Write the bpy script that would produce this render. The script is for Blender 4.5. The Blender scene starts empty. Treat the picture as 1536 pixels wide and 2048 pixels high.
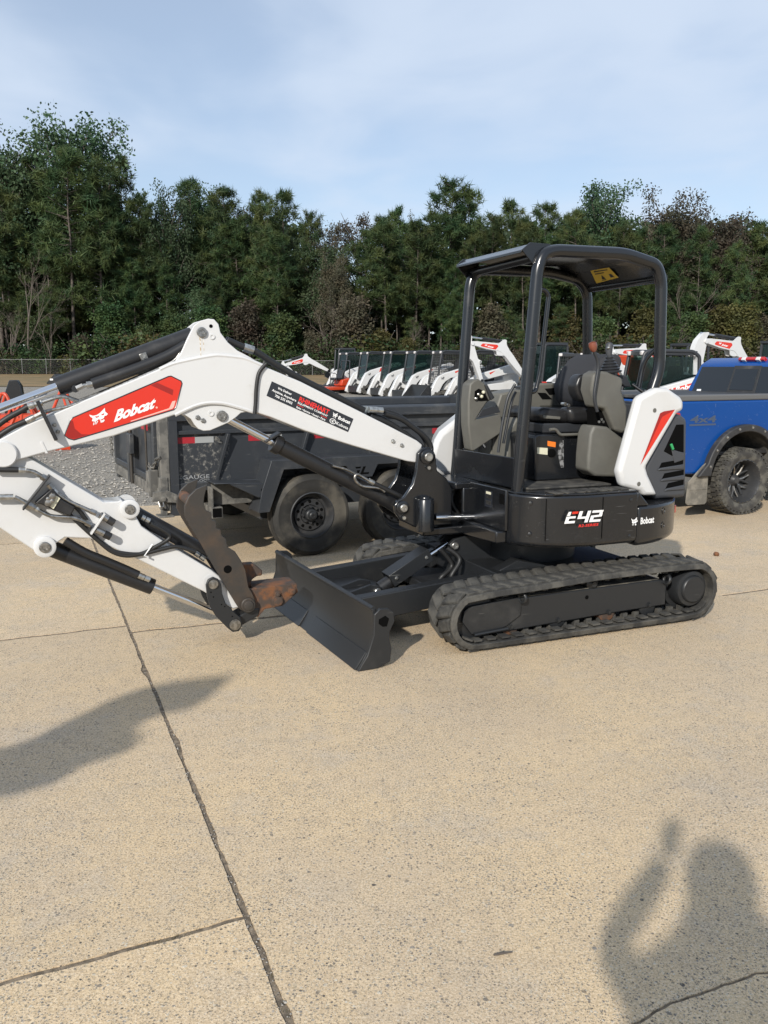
import bpy, bmesh, math, random
from math import sin, cos, pi, radians as R
from mathutils import Vector as V, Matrix, noise as mnoise

# ---------------------------------------------------------------- camera, sky, sun
SC = bpy.context.scene
COL = SC.collection
EYE = 1.75
cd = bpy.data.cameras.new('camera')
cam = bpy.data.objects.new('camera', cd); COL.objects.link(cam)
cd.sensor_fit = 'VERTICAL'; cd.sensor_height = 36.0; cd.lens = 1680 / 2048 * 36.0
cd.clip_start = 0.02; cd.clip_end = 3000
cam.location = (0, 0, EYE); cam.rotation_euler = (R(90 - 9.761), 0, 0)
SC.camera = cam

SUN_EL, SUN_AZ = R(28.5), R(200.4)          # azimuth clockwise from +Y
TOSUN = V((sin(SUN_AZ) * cos(SUN_EL), cos(SUN_AZ) * cos(SUN_EL), sin(SUN_EL)))
sd = bpy.data.lights.new('sun', 'SUN'); sd.energy = 3.6; sd.angle = R(1.1); sd.color = (1.0, 0.95, 0.87)
so = bpy.data.objects.new('sun', sd); COL.objects.link(so)
so.rotation_euler = TOSUN.to_track_quat('Z', 'Y').to_euler(); so.location = (-10, -30, 30)

w = bpy.data.worlds.new('World'); SC.world = w; w.use_nodes = True
nt = w.node_tree; nt.nodes.clear()
def N(t, **k):
    n = nt.nodes.new(t)
    for a, b in k.items(): setattr(n, a, b)
    return n
out = N('ShaderNodeOutputWorld'); bg = N('ShaderNodeBackground'); bg.inputs['Strength'].default_value = 0.10
sky = N('ShaderNodeTexSky', sky_type='NISHITA'); sky.sun_disc = False
sky.sun_elevation = SUN_EL; sky.sun_rotation = SUN_AZ; sky.air_density = 1.0; sky.dust_density = 0.25; sky.ozone_density = 2.0
tc = N('ShaderNodeTexCoord'); sep = N('ShaderNodeSeparateXYZ'); nt.links.new(tc.outputs['Generated'], sep.inputs[0])
def M(op, a, b):
    n = N('ShaderNodeMath', operation=op)
    for i, s in enumerate((a, b)):
        if isinstance(s, (int, float)): n.inputs[i].default_value = s
        else: nt.links.new(s, n.inputs[i])
    return n.outputs[0]
zz = M('MAXIMUM', sep.outputs['Z'], 0.0); den = M('ADD', zz, 0.10)
cx = M('DIVIDE', sep.outputs['X'], den); cy = M('DIVIDE', sep.outputs['Y'], den)
cmb = N('ShaderNodeCombineXYZ')
nt.links.new(M('ADD', M('MULTIPLY', cx, 0.85), M('MULTIPLY', cy, 0.25)), cmb.inputs[0])
nt.links.new(M('ADD', M('MULTIPLY', cy, 0.75), M('MULTIPLY', cx, -0.20)), cmb.inputs[1])
def cloud(scale, detail, off):
    n = N('ShaderNodeTexNoise'); n.inputs['Scale'].default_value = scale; n.inputs['Detail'].default_value = detail
    n.inputs['Roughness'].default_value = 0.48; n.inputs['Distortion'].default_value = 0.4
    mp = N('ShaderNodeMapping'); mp.inputs['Location'].default_value = off
    nt.links.new(cmb.outputs[0], mp.inputs[0]); nt.links.new(mp.outputs[0], n.inputs['Vector'])
    return n.outputs['Fac']
c1 = cloud(0.75, 5, (3.1, 1.7, 0)); c2 = cloud(2.6, 6, (0.4, 5.2, 0))
cc = M('ADD', M('MULTIPLY', c1, 0.72), M('MULTIPLY', c2, 0.28))
rp = N('ShaderNodeValToRGB'); nt.links.new(cc, rp.inputs[0])
rp.color_ramp.interpolation = 'EASE'
rp.color_ramp.elements[0].position = 0.38; rp.color_ramp.elements[0].color = (0.42, 0.42, 0.42, 1)
rp.color_ramp.elements[1].position = 0.62; rp.color_ramp.elements[1].color = (0.88, 0.88, 0.88, 1)
mx = N('ShaderNodeMix', data_type='RGBA'); nt.links.new(rp.outputs[0], mx.inputs['Factor'])
nt.links.new(sky.outputs[0], mx.inputs['A']); mx.inputs['B'].default_value = (5.35, 6.15, 7.35, 1)
nt.links.new(mx.outputs['Result'], bg.inputs['Color']); nt.links.new(bg.outputs[0], out.inputs[0])
SC.view_settings.view_transform = 'Standard'; SC.view_settings.look = 'None'
SC.view_settings.exposure = 0.37; SC.view_settings.gamma = 1.0; SC.view_settings.use_curve_mapping = False
SC.cycles.max_bounces = 6; SC.cycles.diffuse_bounces = 3; SC.cycles.glossy_bounces = 3; SC.cycles.transparent_max_bounces = 12
SC.cycles.caustics_reflective = False; SC.cycles.caustics_refractive = False

random.seed(7)
# ---------------------------------------------------------------- helpers
def mat(name, col, rough=0.5, metal=0.0, col2=None, scale=8.0, lo=0.4, hi=0.6, bump=0.0, bscale=60.0, coat=0.0, dust=None, dscale=3.0, dlo=0.5, dhi=0.7, spec=0.5, obj_rand=0.0, detail=6, scratch=None):
    m = bpy.data.materials.new(name); m.use_nodes = True
    t = m.node_tree; b = t.nodes['Principled BSDF']
    b.inputs['Roughness'].default_value = rough; b.inputs['Metallic'].default_value = metal
    b.inputs['Specular IOR Level'].default_value = spec
    if coat: b.inputs['Coat Weight'].default_value = coat; b.inputs['Coat Roughness'].default_value = 0.08
    co = t.nodes.new('ShaderNodeTexCoord')
    def noise(sc, det=6, ro=0.6):
        n = t.nodes.new('ShaderNodeTexNoise'); n.inputs['Scale'].default_value = sc; n.inputs['Detail'].default_value = det; n.inputs['Roughness'].default_value = ro
        t.links.new(co.outputs['Object'], n.inputs['Vector']); return n
    def ramp(src, lo, hi):
        r = t.nodes.new('ShaderNodeMapRange'); r.inputs[1].default_value = lo; r.inputs[2].default_value = hi; r.interpolation_type = 'SMOOTHSTEP'
        t.links.new(src, r.inputs[0]); return r.outputs[0]
    def mix(f, a, c):
        x = t.nodes.new('ShaderNodeMix'); x.data_type = 'RGBA'
        t.links.new(f, x.inputs['Factor'])
        for s, i in ((a, 'A'), (c, 'B')):
            if isinstance(s, tuple): x.inputs[i].default_value = (*s, 1)
            else: t.links.new(s, x.inputs[i])
        return x.outputs['Result']
    cur = tuple(col)
    if col2: cur = mix(ramp(noise(scale, detail).outputs['Fac'], lo, hi), cur, tuple(col2))
    if dust:
        f = ramp(noise(dscale, 8, 0.7).outputs['Fac'], dlo, dhi); cur = mix(f, cur, tuple(dust))
        rr = t.nodes.new('ShaderNodeMapRange'); rr.inputs[3].default_value = rough; rr.inputs[4].default_value = min(1, rough + 0.4)
        t.links.new(f, rr.inputs[0]); t.links.new(rr.outputs[0], b.inputs['Roughness'])
    if scratch:
        mp = t.nodes.new('ShaderNodeMapping'); mp.inputs['Scale'].default_value = (5, 90, 70); mp.inputs['Rotation'].default_value = (0.25, 0.5, 0.35); t.links.new(co.outputs['Object'], mp.inputs[0])
        n = t.nodes.new('ShaderNodeTexNoise'); n.inputs['Scale'].default_value = 1.0; n.inputs['Detail'].default_value = 2; t.links.new(mp.outputs[0], n.inputs['Vector'])
        ml = t.nodes.new('ShaderNodeMath'); ml.operation = 'MULTIPLY'; t.links.new(ramp(n.outputs['Fac'], 0.66, 0.74), ml.inputs[0]); t.links.new(ramp(noise(1.7, 4).outputs['Fac'], 0.42, 0.70), ml.inputs[1])
        cur = mix(ml.outputs[0], cur, tuple(scratch))
    if obj_rand:
        oi = t.nodes.new('ShaderNodeObjectInfo'); hs = t.nodes.new('ShaderNodeHueSaturation')
        mr = t.nodes.new('ShaderNodeMapRange'); mr.inputs[3].default_value = 1 - obj_rand; mr.inputs[4].default_value = 1 + obj_rand
        t.links.new(oi.outputs['Random'], mr.inputs[0]); t.links.new(mr.outputs[0], hs.inputs['Value'])
        if isinstance(cur, tuple): hs.inputs['Color'].default_value = (*cur, 1)
        else: t.links.new(cur, hs.inputs['Color'])
        cur = hs.outputs[0]
    if isinstance(cur, tuple): b.inputs['Base Color'].default_value = (*cur, 1)
    else: t.links.new(cur, b.inputs['Base Color'])
    if bump:
        bn = t.nodes.new('ShaderNodeBump'); bn.inputs['Strength'].default_value = bump; bn.inputs['Distance'].default_value = 0.01
        t.links.new(noise(bscale, 5).outputs['Fac'], bn.inputs['Height']); t.links.new(bn.outputs[0], b.inputs['Normal'])
    return m

class MB:
    def __init__(s): s.v = []; s.f = []
    def add(s, vs, fs):
        k = len(s.v); s.v += [tuple(p) for p in vs]; s.f += [tuple(i + k for i in q) for q in fs]; return s
    def box(s, c, d, rz=0, ry=0):
        m = Matrix.Rotation(rz, 3, 'Z') @ Matrix.Rotation(ry, 3, 'Y')
        vs = [V(c) + m @ V((d[0] * a / 2, d[1] * b / 2, d[2] * e / 2)) for a in (-1, 1) for b in (-1, 1) for e in (-1, 1)]
        return s.add(vs, [(0, 1, 3, 2), (4, 6, 7, 5), (0, 4, 5, 1), (2, 3, 7, 6), (0, 2, 6, 4), (1, 5, 7, 3)])
    def bb(s, a, b):
        return s.box([(p + q) / 2 for p, q in zip(a, b)], [abs(q - p) for p, q in zip(a, b)])
    def prism(s, pts, f0, f1):
        n = len(pts); A = [f0(*p) for p in pts]; B = [f1(*p) for p in pts]
        return s.add(A + B, [tuple(range(n)), tuple(range(2 * n - 1, n - 1, -1))] + [(i, i + n, (i + 1) % n + n, (i + 1) % n) for i in range(n)])
    def pxz(s, pts, y0, y1): return s.prism(pts, lambda x, z: (x, y0, z), lambda x, z: (x, y1, z))
    def pxy(s, pts, z0, z1): return s.prism(pts, lambda x, y: (x, y, z0), lambda x, y: (x, y, z1))
    def pyz(s, pts, x0, x1): return s.prism(pts, lambda y, z: (x0, y, z), lambda y, z: (x1, y, z))
    def poly(s, pts): return s.add(pts, [tuple(range(len(pts)))])
    def tube(s, pts, r, n=10, cap=True):
        P = [V(p) for p in pts]; rs = r if isinstance(r, (list, tuple)) else [r] * len(P)
        k = len(s.v); up = None
        for i, p in enumerate(P):
            d = ((P[min(i + 1, len(P) - 1)] - p).normalized() + (p - P[max(i - 1, 0)]).normalized())
            d = d.normalized() if d.length > 1e-6 else V((0, 0, 1))
            if up is None: up = V((0, 0, 1)) if abs(d.z) < 0.9 else V((1, 0, 0))
            a = d.cross(up).normalized(); up = a.cross(d).normalized()
            for j in range(n):
                t = 2 * pi * j / n; s.v.append(tuple(p + rs[i] * (a * cos(t) + up * sin(t))))
        for i in range(len(P) - 1):
            for j in range(n):
                j2 = (j + 1) % n; s.f.append((k + i * n + j, k + i * n + j2, k + (i + 1) * n + j2, k + (i + 1) * n + j))
        if cap:
            s.f.append(tuple(k + j for j in range(n - 1, -1, -1))); s.f.append(tuple(k + (len(P) - 1) * n + j for j in range(n)))
        return s
    def cyl(s, a, b, r, r2=None, n=24): return s.tube([a, b], [r, r if r2 is None else r2], n)
    def lathe(s, prof, o, ax, n=32, closed=False, cap=True):       # prof: (radius, height along axis)
        ax = V(ax).normalized(); u = ax.orthogonal().normalized(); w_ = ax.cross(u); k = len(s.v); o = V(o)
        for r, h in prof:
            for j in range(n):
                t = 2 * pi * j / n; s.v.append(tuple(o + ax * h + r * (u * cos(t) + w_ * sin(t))))
        m = len(prof)
        for i in range(m if closed else m - 1):
            for j in range(n):
                j2 = (j + 1) % n; i2 = (i + 1) % m; s.f.append((k + i * n + j, k + i * n + j2, k + i2 * n + j2, k + i2 * n + j))
        if not closed and cap:
            if prof[0][0] > 1e-5: s.f.append(tuple(k + j for j in range(n - 1, -1, -1)))
            if prof[-1][0] > 1e-5: s.f.append(tuple(k + (m - 1) * n + j for j in range(n)))
        return s
    def build(s, name, m, parent=None, bevel=0, seg=2, smooth=40, loc=None):
        me = bpy.data.meshes.new(name); me.from_pydata(s.v, [], s.f); me.update()
        bm = bmesh.new(); bm.from_mesh(me); bmesh.ops.recalc_face_normals(bm, faces=bm.faces); bm.to_mesh(me); bm.free()
        if m is not None: me.materials.append(m)
        if smooth:
            me.shade_smooth(); me.set_sharp_from_angle(angle=R(smooth))
        o = bpy.data.objects.new(name, me); COL.objects.link(o)
        if parent is not None: o.parent = parent
        if loc: o.location = loc
        if bevel:
            b = o.modifiers.new('bevel', 'BEVEL'); b.width = bevel; b.segments = seg; b.limit_method = 'ANGLE'; b.angle_limit = R(35); b.harden_normals = False
        return o

def spline(pts, k=6):
    P = [V(p) for p in pts]; o = []
    for i in range(len(P) - 1):
        a, b, c, d = P[max(i - 1, 0)], P[i], P[i + 1], P[min(i + 2, len(P) - 1)]
        for j in range(k):
            t = j / k; o.append(0.5 * ((2 * b) + (c - a) * t + (2 * a - 5 * b + 4 * c - d) * t * t + (3 * b - a - 3 * c + d) * t ** 3))
    o.append(P[-1]); return o
def rounded(pts, r, k=5):             # round the corners of an open polyline
    P = [V(p) for p in pts]; o = [P[0]]
    for i in range(1, len(P) - 1):
        a = (P[i - 1] - P[i]); b = (P[i + 1] - P[i]); q = min(r, a.length * 0.48, b.length * 0.48)
        A = P[i] + a.normalized() * q; B = P[i] + b.normalized() * q
        for j in range(k + 1):
            t = j / k; o.append((1 - t) ** 2 * A + 2 * t * (1 - t) * P[i] + t * t * B)
    o.append(P[-1]); return o
def empty(name, loc, rz, label, cat, group=None):
    o = bpy.data.objects.new(name, None); COL.objects.link(o); o.location = loc; o.rotation_euler = (0, 0, rz); o.empty_display_size = 0.2
    return tag(o, label, cat, group)
def tag(o, label, cat, group=None):
    o['label'] = label; o['category'] = cat
    if group: o['group'] = group
    return o
def struct(o): o['kind'] = 'structure'; return o
def stuff(o): o['kind'] = 'stuff'; return o
def copy_tree(o, parent=None):
    c = o.copy(); COL.objects.link(c); c.parent = parent
    for ch in list(o.children): copy_tree(ch, c)
    return c

_txt = {}
def glyphs(s, bold):
    k = (s, bold)
    if k not in _txt:
        cu = bpy.data.curves.new('t', 'FONT'); cu.body = s; cu.offset = bold; cu.fill_mode = 'FRONT'; cu.resolution_u = 3
        to = bpy.data.objects.new('t', cu); COL.objects.link(to); bpy.context.view_layer.update()
        me = bpy.data.meshes.new_from_object(to.evaluated_get(bpy.context.evaluated_depsgraph_get()))
        _txt[k] = ([v.co.copy() for v in me.vertices], [tuple(p.vertices) for p in me.polygons])
        bpy.data.objects.remove(to); bpy.data.curves.remove(cu); bpy.data.meshes.remove(me)
    return _txt[k]
def text(s, o, u, v, m, parent, bold=0.02, cap=0.70, name='lettering', shear=0.0):
    """lettering that fills the box o, o+u (width), o+v (cap height)"""
    vs, fs = glyphs(s, bold); o, u, v = V(o), V(u), V(v)
    x0 = min(p.x for p in vs); x1 = max(p.x for p in vs)
    b = MB(); b.v = [tuple(o + u * ((p.x - x0) / (x1 - x0) + shear * p.y / cap) + v * (p.y / cap)) for p in vs]; b.f = fs
    me = bpy.data.meshes.new(name); me.from_pydata(b.v, [], b.f); me.materials.append(m); me.update()
    ob = bpy.data.objects.new(name, me); COL.objects.link(ob); ob.parent = parent; return ob

# ---------------------------------------------------------------- materials
WHITE = mat('white_paint', (0.60, 0.60, 0.595), 0.34, coat=0.35, col2=(0.565, 0.56, 0.545), scale=3, lo=0.45, hi=0.7, dust=(0.46, 0.44, 0.40), dscale=5, dlo=0.60, dhi=0.85)
BLACK = mat('black_paint', (0.0085, 0.0095, 0.0115), 0.26, coat=0.35, dust=(0.045, 0.044, 0.042), dscale=2.6, dlo=0.56, dhi=0.95, scratch=(0.045, 0.045, 0.045))
CHAR = mat('charcoal_paint', (0.0165, 0.0178, 0.0195), 0.42, dust=(0.062, 0.059, 0.053), dscale=3, dlo=0.52, dhi=0.95, scratch=(0.085, 0.085, 0.08))
CYLM = mat('cylinder_paint', (0.014, 0.014, 0.015), 0.42, dust=(0.08, 0.075, 0.07), dscale=4, dlo=0.5, dhi=1.0)
CHROME = mat('chrome', (0.72, 0.72, 0.73), 0.12, 1.0)
STEEL = mat('steel', (0.42, 0.41, 0.39), 0.38, 1.0, col2=(0.25, 0.24, 0.22), scale=40)
ZINC = mat('zinc', (0.55, 0.55, 0.52), 0.33, 0.9, col2=(0.36, 0.35, 0.33), scale=30)
RUBBER = mat('track_rubber', (0.028, 0.0275, 0.026), 0.85, col2=(0.085, 0.080, 0.069), scale=7, lo=0.36, hi=0.64, bump=0.6, bscale=45)
HOSE = mat('hose_rubber', (0.014, 0.014, 0.014), 0.5)
GRILL = mat('grille_plastic', (0.050, 0.053, 0.060), 0.5, bump=0.08, bscale=400)
PLAST = mat('dark_plastic', (0.028, 0.030, 0.034), 0.42, bump=0.08, bscale=400)
GREY = mat('grey_plastic', (0.128, 0.124, 0.107), 0.55, col2=(0.112, 0.108, 0.094), scale=4, bump=0.06, bscale=500)
RED = mat('red_decal', (0.62, 0.030, 0.014), 0.28, coat=0.3)
DRED = mat('dark_red_decal', (0.30, 0.014, 0.010), 0.28, coat=0.3)
WDEC = mat('white_decal', (0.80, 0.80, 0.79), 0.35)
PINK = mat('pink_decal', (0.80, 0.42, 0.36), 0.35)
BDEC = mat('black_decal', (0.022, 0.025, 0.032), 0.3)
RTXT = mat('red_lettering', (0.75, 0.035, 0.03), 0.35)
YEL = mat('yellow_sticker', (0.72, 0.50, 0.05), 0.4)
CREAM = mat('cream_sticker', (0.66, 0.63, 0.47), 0.5)
ORNG = mat('orange_sticker', (0.85, 0.20, 0.02), 0.4)
VINYL = mat('black_vinyl', (0.018, 0.018, 0.019), 0.34)
SEATF = mat('seat_fabric', (0.030, 0.031, 0.036), 0.8, bump=0.15, bscale=600)
RUST = mat('rusty_steel', (0.050, 0.045, 0.040), 0.5, 0.3, col2=(0.092, 0.063, 0.043), scale=5, lo=0.42, hi=0.75, bump=0.15, bscale=50)
RUSTO = mat('orange_rust', (0.175, 0.070, 0.026), 0.75, col2=(0.060, 0.042, 0.032), scale=11, lo=0.36, hi=0.58, bump=0.2, bscale=80)
DUSTM = mat('packed_dust', (0.16, 0.145, 0.115), 0.95, col2=(0.06, 0.056, 0.05), scale=12, bump=0.3, bscale=120)
DARK = mat('dark_void', (0.004, 0.004, 0.004), 0.9, spec=0.05)  # near-black; plates over openings and recesses carry it as painted inner shade
MATT = mat('floor_mat', (0.030, 0.029, 0.027), 0.8, col2=(0.075, 0.07, 0.06), scale=12, bump=0.3, bscale=150)
KNOB = mat('brown_knob', (0.20, 0.060, 0.034), 0.35, coat=0.4)
GREEN = mat('green_tag', (0.03, 0.30, 0.10), 0.4)
# ---------------------------------------------------------------- ground
SA = R(23.0); SU = V((cos(SA), sin(SA), 0)); SV = V((-sin(SA), cos(SA), 0))
CON_V = 11.0                                       # far edge of the concrete, along SV
def gz(x, y):
    v = x * SV.x + y * SV.y
    pts = [(CON_V, -0.02), (13, 0.01), (40, 0.34), (105, 0.80), (140, 1.1), (4000, 1.1)]
    if v <= pts[0][0]: return -0.02
    for (a, b), (c, d) in zip(pts, pts[1:]):
        if v <= c: return b + (d - b) * (v - a) / (c - a)
def ground_mat(name, base, spots, peb, wear, bump, pscale):
    """base tones mixed by large noise, aggregate pebbles by voronoi cells at two sizes"""
    m = bpy.data.materials.new(name); m.use_nodes = True; t = m.node_tree; b = t.nodes['Principled BSDF']
    b.inputs['Roughness'].default_value = 0.9; b.inputs['Specular IOR Level'].default_value = 0.25
    co = t.nodes.new('ShaderNodeTexCoord')
    def noise(sc, det=6, ro=0.6):
        n = t.nodes.new('ShaderNodeTexNoise'); n.inputs['Scale'].default_value = sc; n.inputs['Detail'].default_value = det; n.inputs['Roughness'].default_value = ro
        t.links.new(co.outputs['Object'], n.inputs['Vector']); return n.outputs['Fac']
    def mr(src, a, c, d=0.0, e=1.0):
        r = t.nodes.new('ShaderNodeMapRange'); r.interpolation_type = 'SMOOTHSTEP'
        for i, q in enumerate((a, c, d, e)): r.inputs[i + 1].default_value = q
        t.links.new(src, r.inputs[0]); return r.outputs[0]
    def mix(f, a, c, mode='MIX'):
        x = t.nodes.new('ShaderNodeMix'); x.data_type = 'RGBA'; x.blend_type = mode
        if isinstance(f, float): x.inputs['Factor'].default_value = f
        else: t.links.new(f, x.inputs['Factor'])
        for s, i in ((a, 'A'), (c, 'B')):
            if isinstance(s, tuple): x.inputs[i].default_value = (*s, 1)
            else: t.links.new(s, x.inputs[i])
        return x.outputs['Result']
    def math_(op, a, c):
        n = t.nodes.new('ShaderNodeMath'); n.operation = op
        for i, s in enumerate((a, c)):
            if isinstance(s, (int, float)): n.inputs[i].default_value = s
            else: t.links.new(s, n.inputs[i])
        return n.outputs[0]
    cur = mix(mr(noise(0.7, 5), 0.38, 0.64), base[0], base[1])
    cur = mix(mr(noise(2.6, 7, 0.68), 0.50, 0.74), cur, base[2])
    cur = mix(mr(noise(0.95, 9, 0.74), 0.50, 0.68, 0.0, 0.65), cur, base[3]); cur = mix(mr(noise(0.33, 6, 0.6), 0.48, 0.64, 0.0, 0.40), cur, base[4])
    cur = mix(mr(noise(14, 6, 0.7), 0.40, 0.66, 0.0, 0.35), cur, base[4])
    hgt = None
    for sc, amt, lo, hi in pscale:
        vo = t.nodes.new('ShaderNodeTexVoronoi'); vo.inputs['Scale'].default_value = sc; vo.inputs['Randomness'].default_value = 1.0
        nz = t.nodes.new('ShaderNodeTexNoise'); nz.inputs['Scale'].default_value = sc * 0.8; nz.inputs['Detail'].default_value = 2
        t.links.new(co.outputs['Object'], nz.inputs['Vector'])
        ad = t.nodes.new('ShaderNodeVectorMath'); ad.operation = 'MULTIPLY_ADD'; ad.inputs[1].default_value = (0.6 / sc,) * 3
        t.links.new(nz.outputs['Color'], ad.inputs[0]); t.links.new(co.outputs['Object'], ad.inputs[2]); t.links.new(ad.outputs[0], vo.inputs['Vector'])
        sp = t.nodes.new('ShaderNodeSeparateColor'); t.links.new(vo.outputs['Color'], sp.inputs[0])
        cr = t.nodes.new('ShaderNodeValToRGB'); cr.color_ramp.interpolation = 'CONSTANT'
        el = cr.color_ramp.elements
        for i, (p, c) in enumerate(peb):
            e = el[i] if i < 2 else el.new(p)
            e.position = p; e.color = (*c, 1)
        t.links.new(sp.outputs[0], cr.inputs[0])
        inside = mr(vo.outputs['Distance'], lo, hi, 1.0, 0.0)
        pick = mr(sp.outputs[1], 1 - amt - 0.02, 1 - amt)
        region = mr(noise(1.3 + sc * 0.004, 4), 0.30, 0.62, 0.45, 1.0)
        f = math_('MULTIPLY', math_('MULTIPLY', inside, pick), region)
        cur = mix(f, cur, cr.outputs[0])
        h = math_('MULTIPLY', inside, pick); hgt = h if hgt is None else math_('ADD', hgt, h)
    fine = noise(330, 4, 0.75); mid = noise(125, 3, 0.65)
    cur = mix(mr(fine, 0.30, 0.70), mix(1.0, cur, wear, 'MULTIPLY'), cur); cur = mix(mr(mid, 0.36, 0.62), mix(1.0, cur, wear, 'MULTIPLY'), cur)
    cur = mix(mr(mid, 0.60, 0.74, 0.0, 0.5), cur, (0.74, 0.65, 0.50))
    oi = t.nodes.new('ShaderNodeObjectInfo'); hs = t.nodes.new('ShaderNodeHueSaturation'); t.links.new(mr(oi.outputs['Random'], 0.0, 1.0, 0.94, 1.05), hs.inputs['Value']); t.links.new(cur, hs.inputs['Color']); cur = hs.outputs[0]
    t.links.new(cur, b.inputs['Base Color'])
    bn = t.nodes.new('ShaderNodeBump'); bn.inputs['Strength'].default_value = bump; bn.inputs['Distance'].default_value = 0.004
    t.links.new(math_('ADD', math_('MULTIPLY', hgt, 0.5), math_('MULTIPLY', noise(170, 4, 0.7), 1.4)), bn.inputs['Height']); t.links.new(bn.outputs[0], b.inputs['Normal'])
    return m
CONC = ground_mat('exposed_aggregate_concrete', ((0.82, 0.635, 0.410), (0.76, 0.605, 0.425), (0.71, 0.59, 0.445), (0.60, 0.535, 0.46), (0.56, 0.44, 0.31)), None,
    [(0.0, (0.22, 0.20, 0.175)), (0.20, (0.37, 0.315, 0.24)), (0.38, (0.56, 0.475, 0.34)), (0.60, (0.30, 0.285, 0.265)), (0.76, (0.70, 0.64, 0.53)), (0.92, (0.13, 0.12, 0.11))],
    (0.74, 0.72, 0.68), 0.30, [(90, 0.40, 0.28, 0.46), (38, 0.07, 0.20, 0.32), (190, 0.55, 0.32, 0.5)])
GRAV = ground_mat('grey_gravel', ((0.40, 0.362, 0.30), (0.34, 0.31, 0.262), (0.40, 0.345, 0.265), (0.22, 0.205, 0.185), (0.42, 0.39, 0.34)), None,
    [(0.0, (0.12, 0.115, 0.11)), (0.25, (0.27, 0.255, 0.235)), (0.5, (0.37, 0.345, 0.305)), (0.7, (0.20, 0.19, 0.18)), (0.86, (0.52, 0.49, 0.45))],
    (0.75, 0.74, 0.72), 1.0, [(30, 0.8, 0.35, 0.5), (70, 0.8, 0.35, 0.5)])
JOINT = mat('joint_dirt', (0.11, 0.088, 0.063), 0.95, col2=(0.26, 0.205, 0.145), scale=34, lo=0.36, hi=0.66, bump=0.4, bscale=200)
GRASSM = mat('dry_grass', (0.24, 0.155, 0.070), 0.95, col2=(0.15, 0.115, 0.05), scale=0.5, lo=0.4, hi=0.6, bump=0.5, bscale=30)

def sheet(name, m, grid, zoff):
    xs, ys = grid; b = MB()
    b.v = [(x, y, gz(x, y) + zoff) for y in ys for x in xs]
    n = len(xs); b.f = [(j * n + i, j * n + i + 1, (j + 1) * n + i + 1, (j + 1) * n + i) for j in range(len(ys) - 1) for i in range(n - 1)]
    return struct(b.build(name, m, smooth=180))
XS = [-1500, -400, -150, -80] + list(range(-60, 61, 6)) + [80, 150, 400, 1500]
sheet('gravel_ground', GRAV, (XS, [-400, -100, -30, 0, 5, 8, 10, 12, 14, 17, 20, 25, 30, 36, 42, 50, 60, 75, 90, 105, 125, 145, 200, 400, 1500]), 0)
sheet('grass_verge', GRASSM, ([-150, -100, -70, -50, -40, -34, -30, -26, -22, -18, -12, -6, 0, 10, 30, 60, 120], [56, 60, 66, 72, 80, 90, 100, 110, 125, 150]), 0.03)

# concrete pavement: a base of dirt with the cast slabs on it, gaps left between them
def uv(u, v): return SU * u + SV * v
b = MB(); b.poly([tuple(uv(u, v) + V((0, 0, -0.0045))) for u, v in ((-14, -8), (18, -8), (18, CON_V), (-14, CON_V))])
pave = struct(b.build('concrete_pavement', JOINT, smooth=0))
def jag(a, b_, seed, amp):           # a slightly crumbled edge between two (u, v) corners
    a = V((*a, 0)); b_ = V((*b_, 0)); d = b_ - a; L = d.length; n = V((-d.y, d.x, 0)) / L; k = max(2, int(L / 0.035)); o = []
    for i in range(k):
        t = i / k; p = a + d * t
        q = mnoise.noise(V((t * L * 5, seed, 0))) * amp * 0.7 + mnoise.noise(V((t * L * 22, seed + 9, 0))) * amp * 0.5 + max(0, mnoise.noise(V((t * L * 3.1, seed + 3, 2))) - 0.34) * amp * 4.5
        o.append(p + n * q)
    return o
def curve_edge(u0, u1, v, seed):     # wander shared by the two slabs either side of a cross joint
    return [(u, v + mnoise.noise(V((u * 0.9, seed, 4))) * 0.035 + mnoise.noise(V((u * 5, seed, 7))) * (0.050 if v == 1.60 else 0.014) + mnoise.noise(V((u * 17, seed, 7))) * (0.014 if v == 1.60 else 0.005)) for u in [u0 + (u1 - u0) * i / 70 for i in range(71)]]
COLS = [(-13.5, -3.3, [-7, -1, 2.4, 5.8, 9.1]), (-3.3, 0.55, [-7.5, -0.9, 2.42, 5.80, 9.1]), (0.55, 4.9, [-7.5, -2, 1.60, 5.62, 9.0]), (4.9, 17.5, [-7.5, 1.5, 4.80, 8.2])]
ci = 0
for u0, u1, vs in COLS:
    vs = vs + [CON_V]
    for k in range(len(vs) - 1):
        g = 0.0095
        g0 = 0.0012 if u0 == 4.9 else g; g1 = 0.0012 if u1 == 4.9 else g
        lo = curve_edge(u0 + g0, u1 - g1, vs[k], u0 * 3 + k); hi = curve_edge(u0 + g0, u1 - g1, vs[k + 1], u0 * 3 + k + 1)
        gl = 0.004 if vs[k] == 1.60 else (0.018 if vs[k] > 3 else 0.010); gh = 0.004 if vs[k + 1] == 1.60 else (0.018 if vs[k + 1] > 3 else 0.010)
        lo = [(u, v + gl) for u, v in lo]; hi = [(u, v - gh) for u, v in hi]
        pts = []
        ring = lo + hi[::-1]
        for i in range(len(ring)):
            near = u0 > -4 and u0 < 4.8 and abs(ring[i][0] - 4.9) > 0.05
            pts += jag(ring[i], ring[(i + 1) % len(ring)], ci * 13.7 + i * 0.0, 0.0095) if near else [V((*ring[i], 0))]
        ci += 1
        P = [uv(p.x, p.y) for p in pts]
        dz = random.uniform(-0.0015, 0.0015)
        sl = MB().prism([(p.x, p.y) for p in P], lambda x, y: (x, y, -0.02), lambda x, y: (x, y, dz)).build('slab', CONC, pave, smooth=0)

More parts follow.
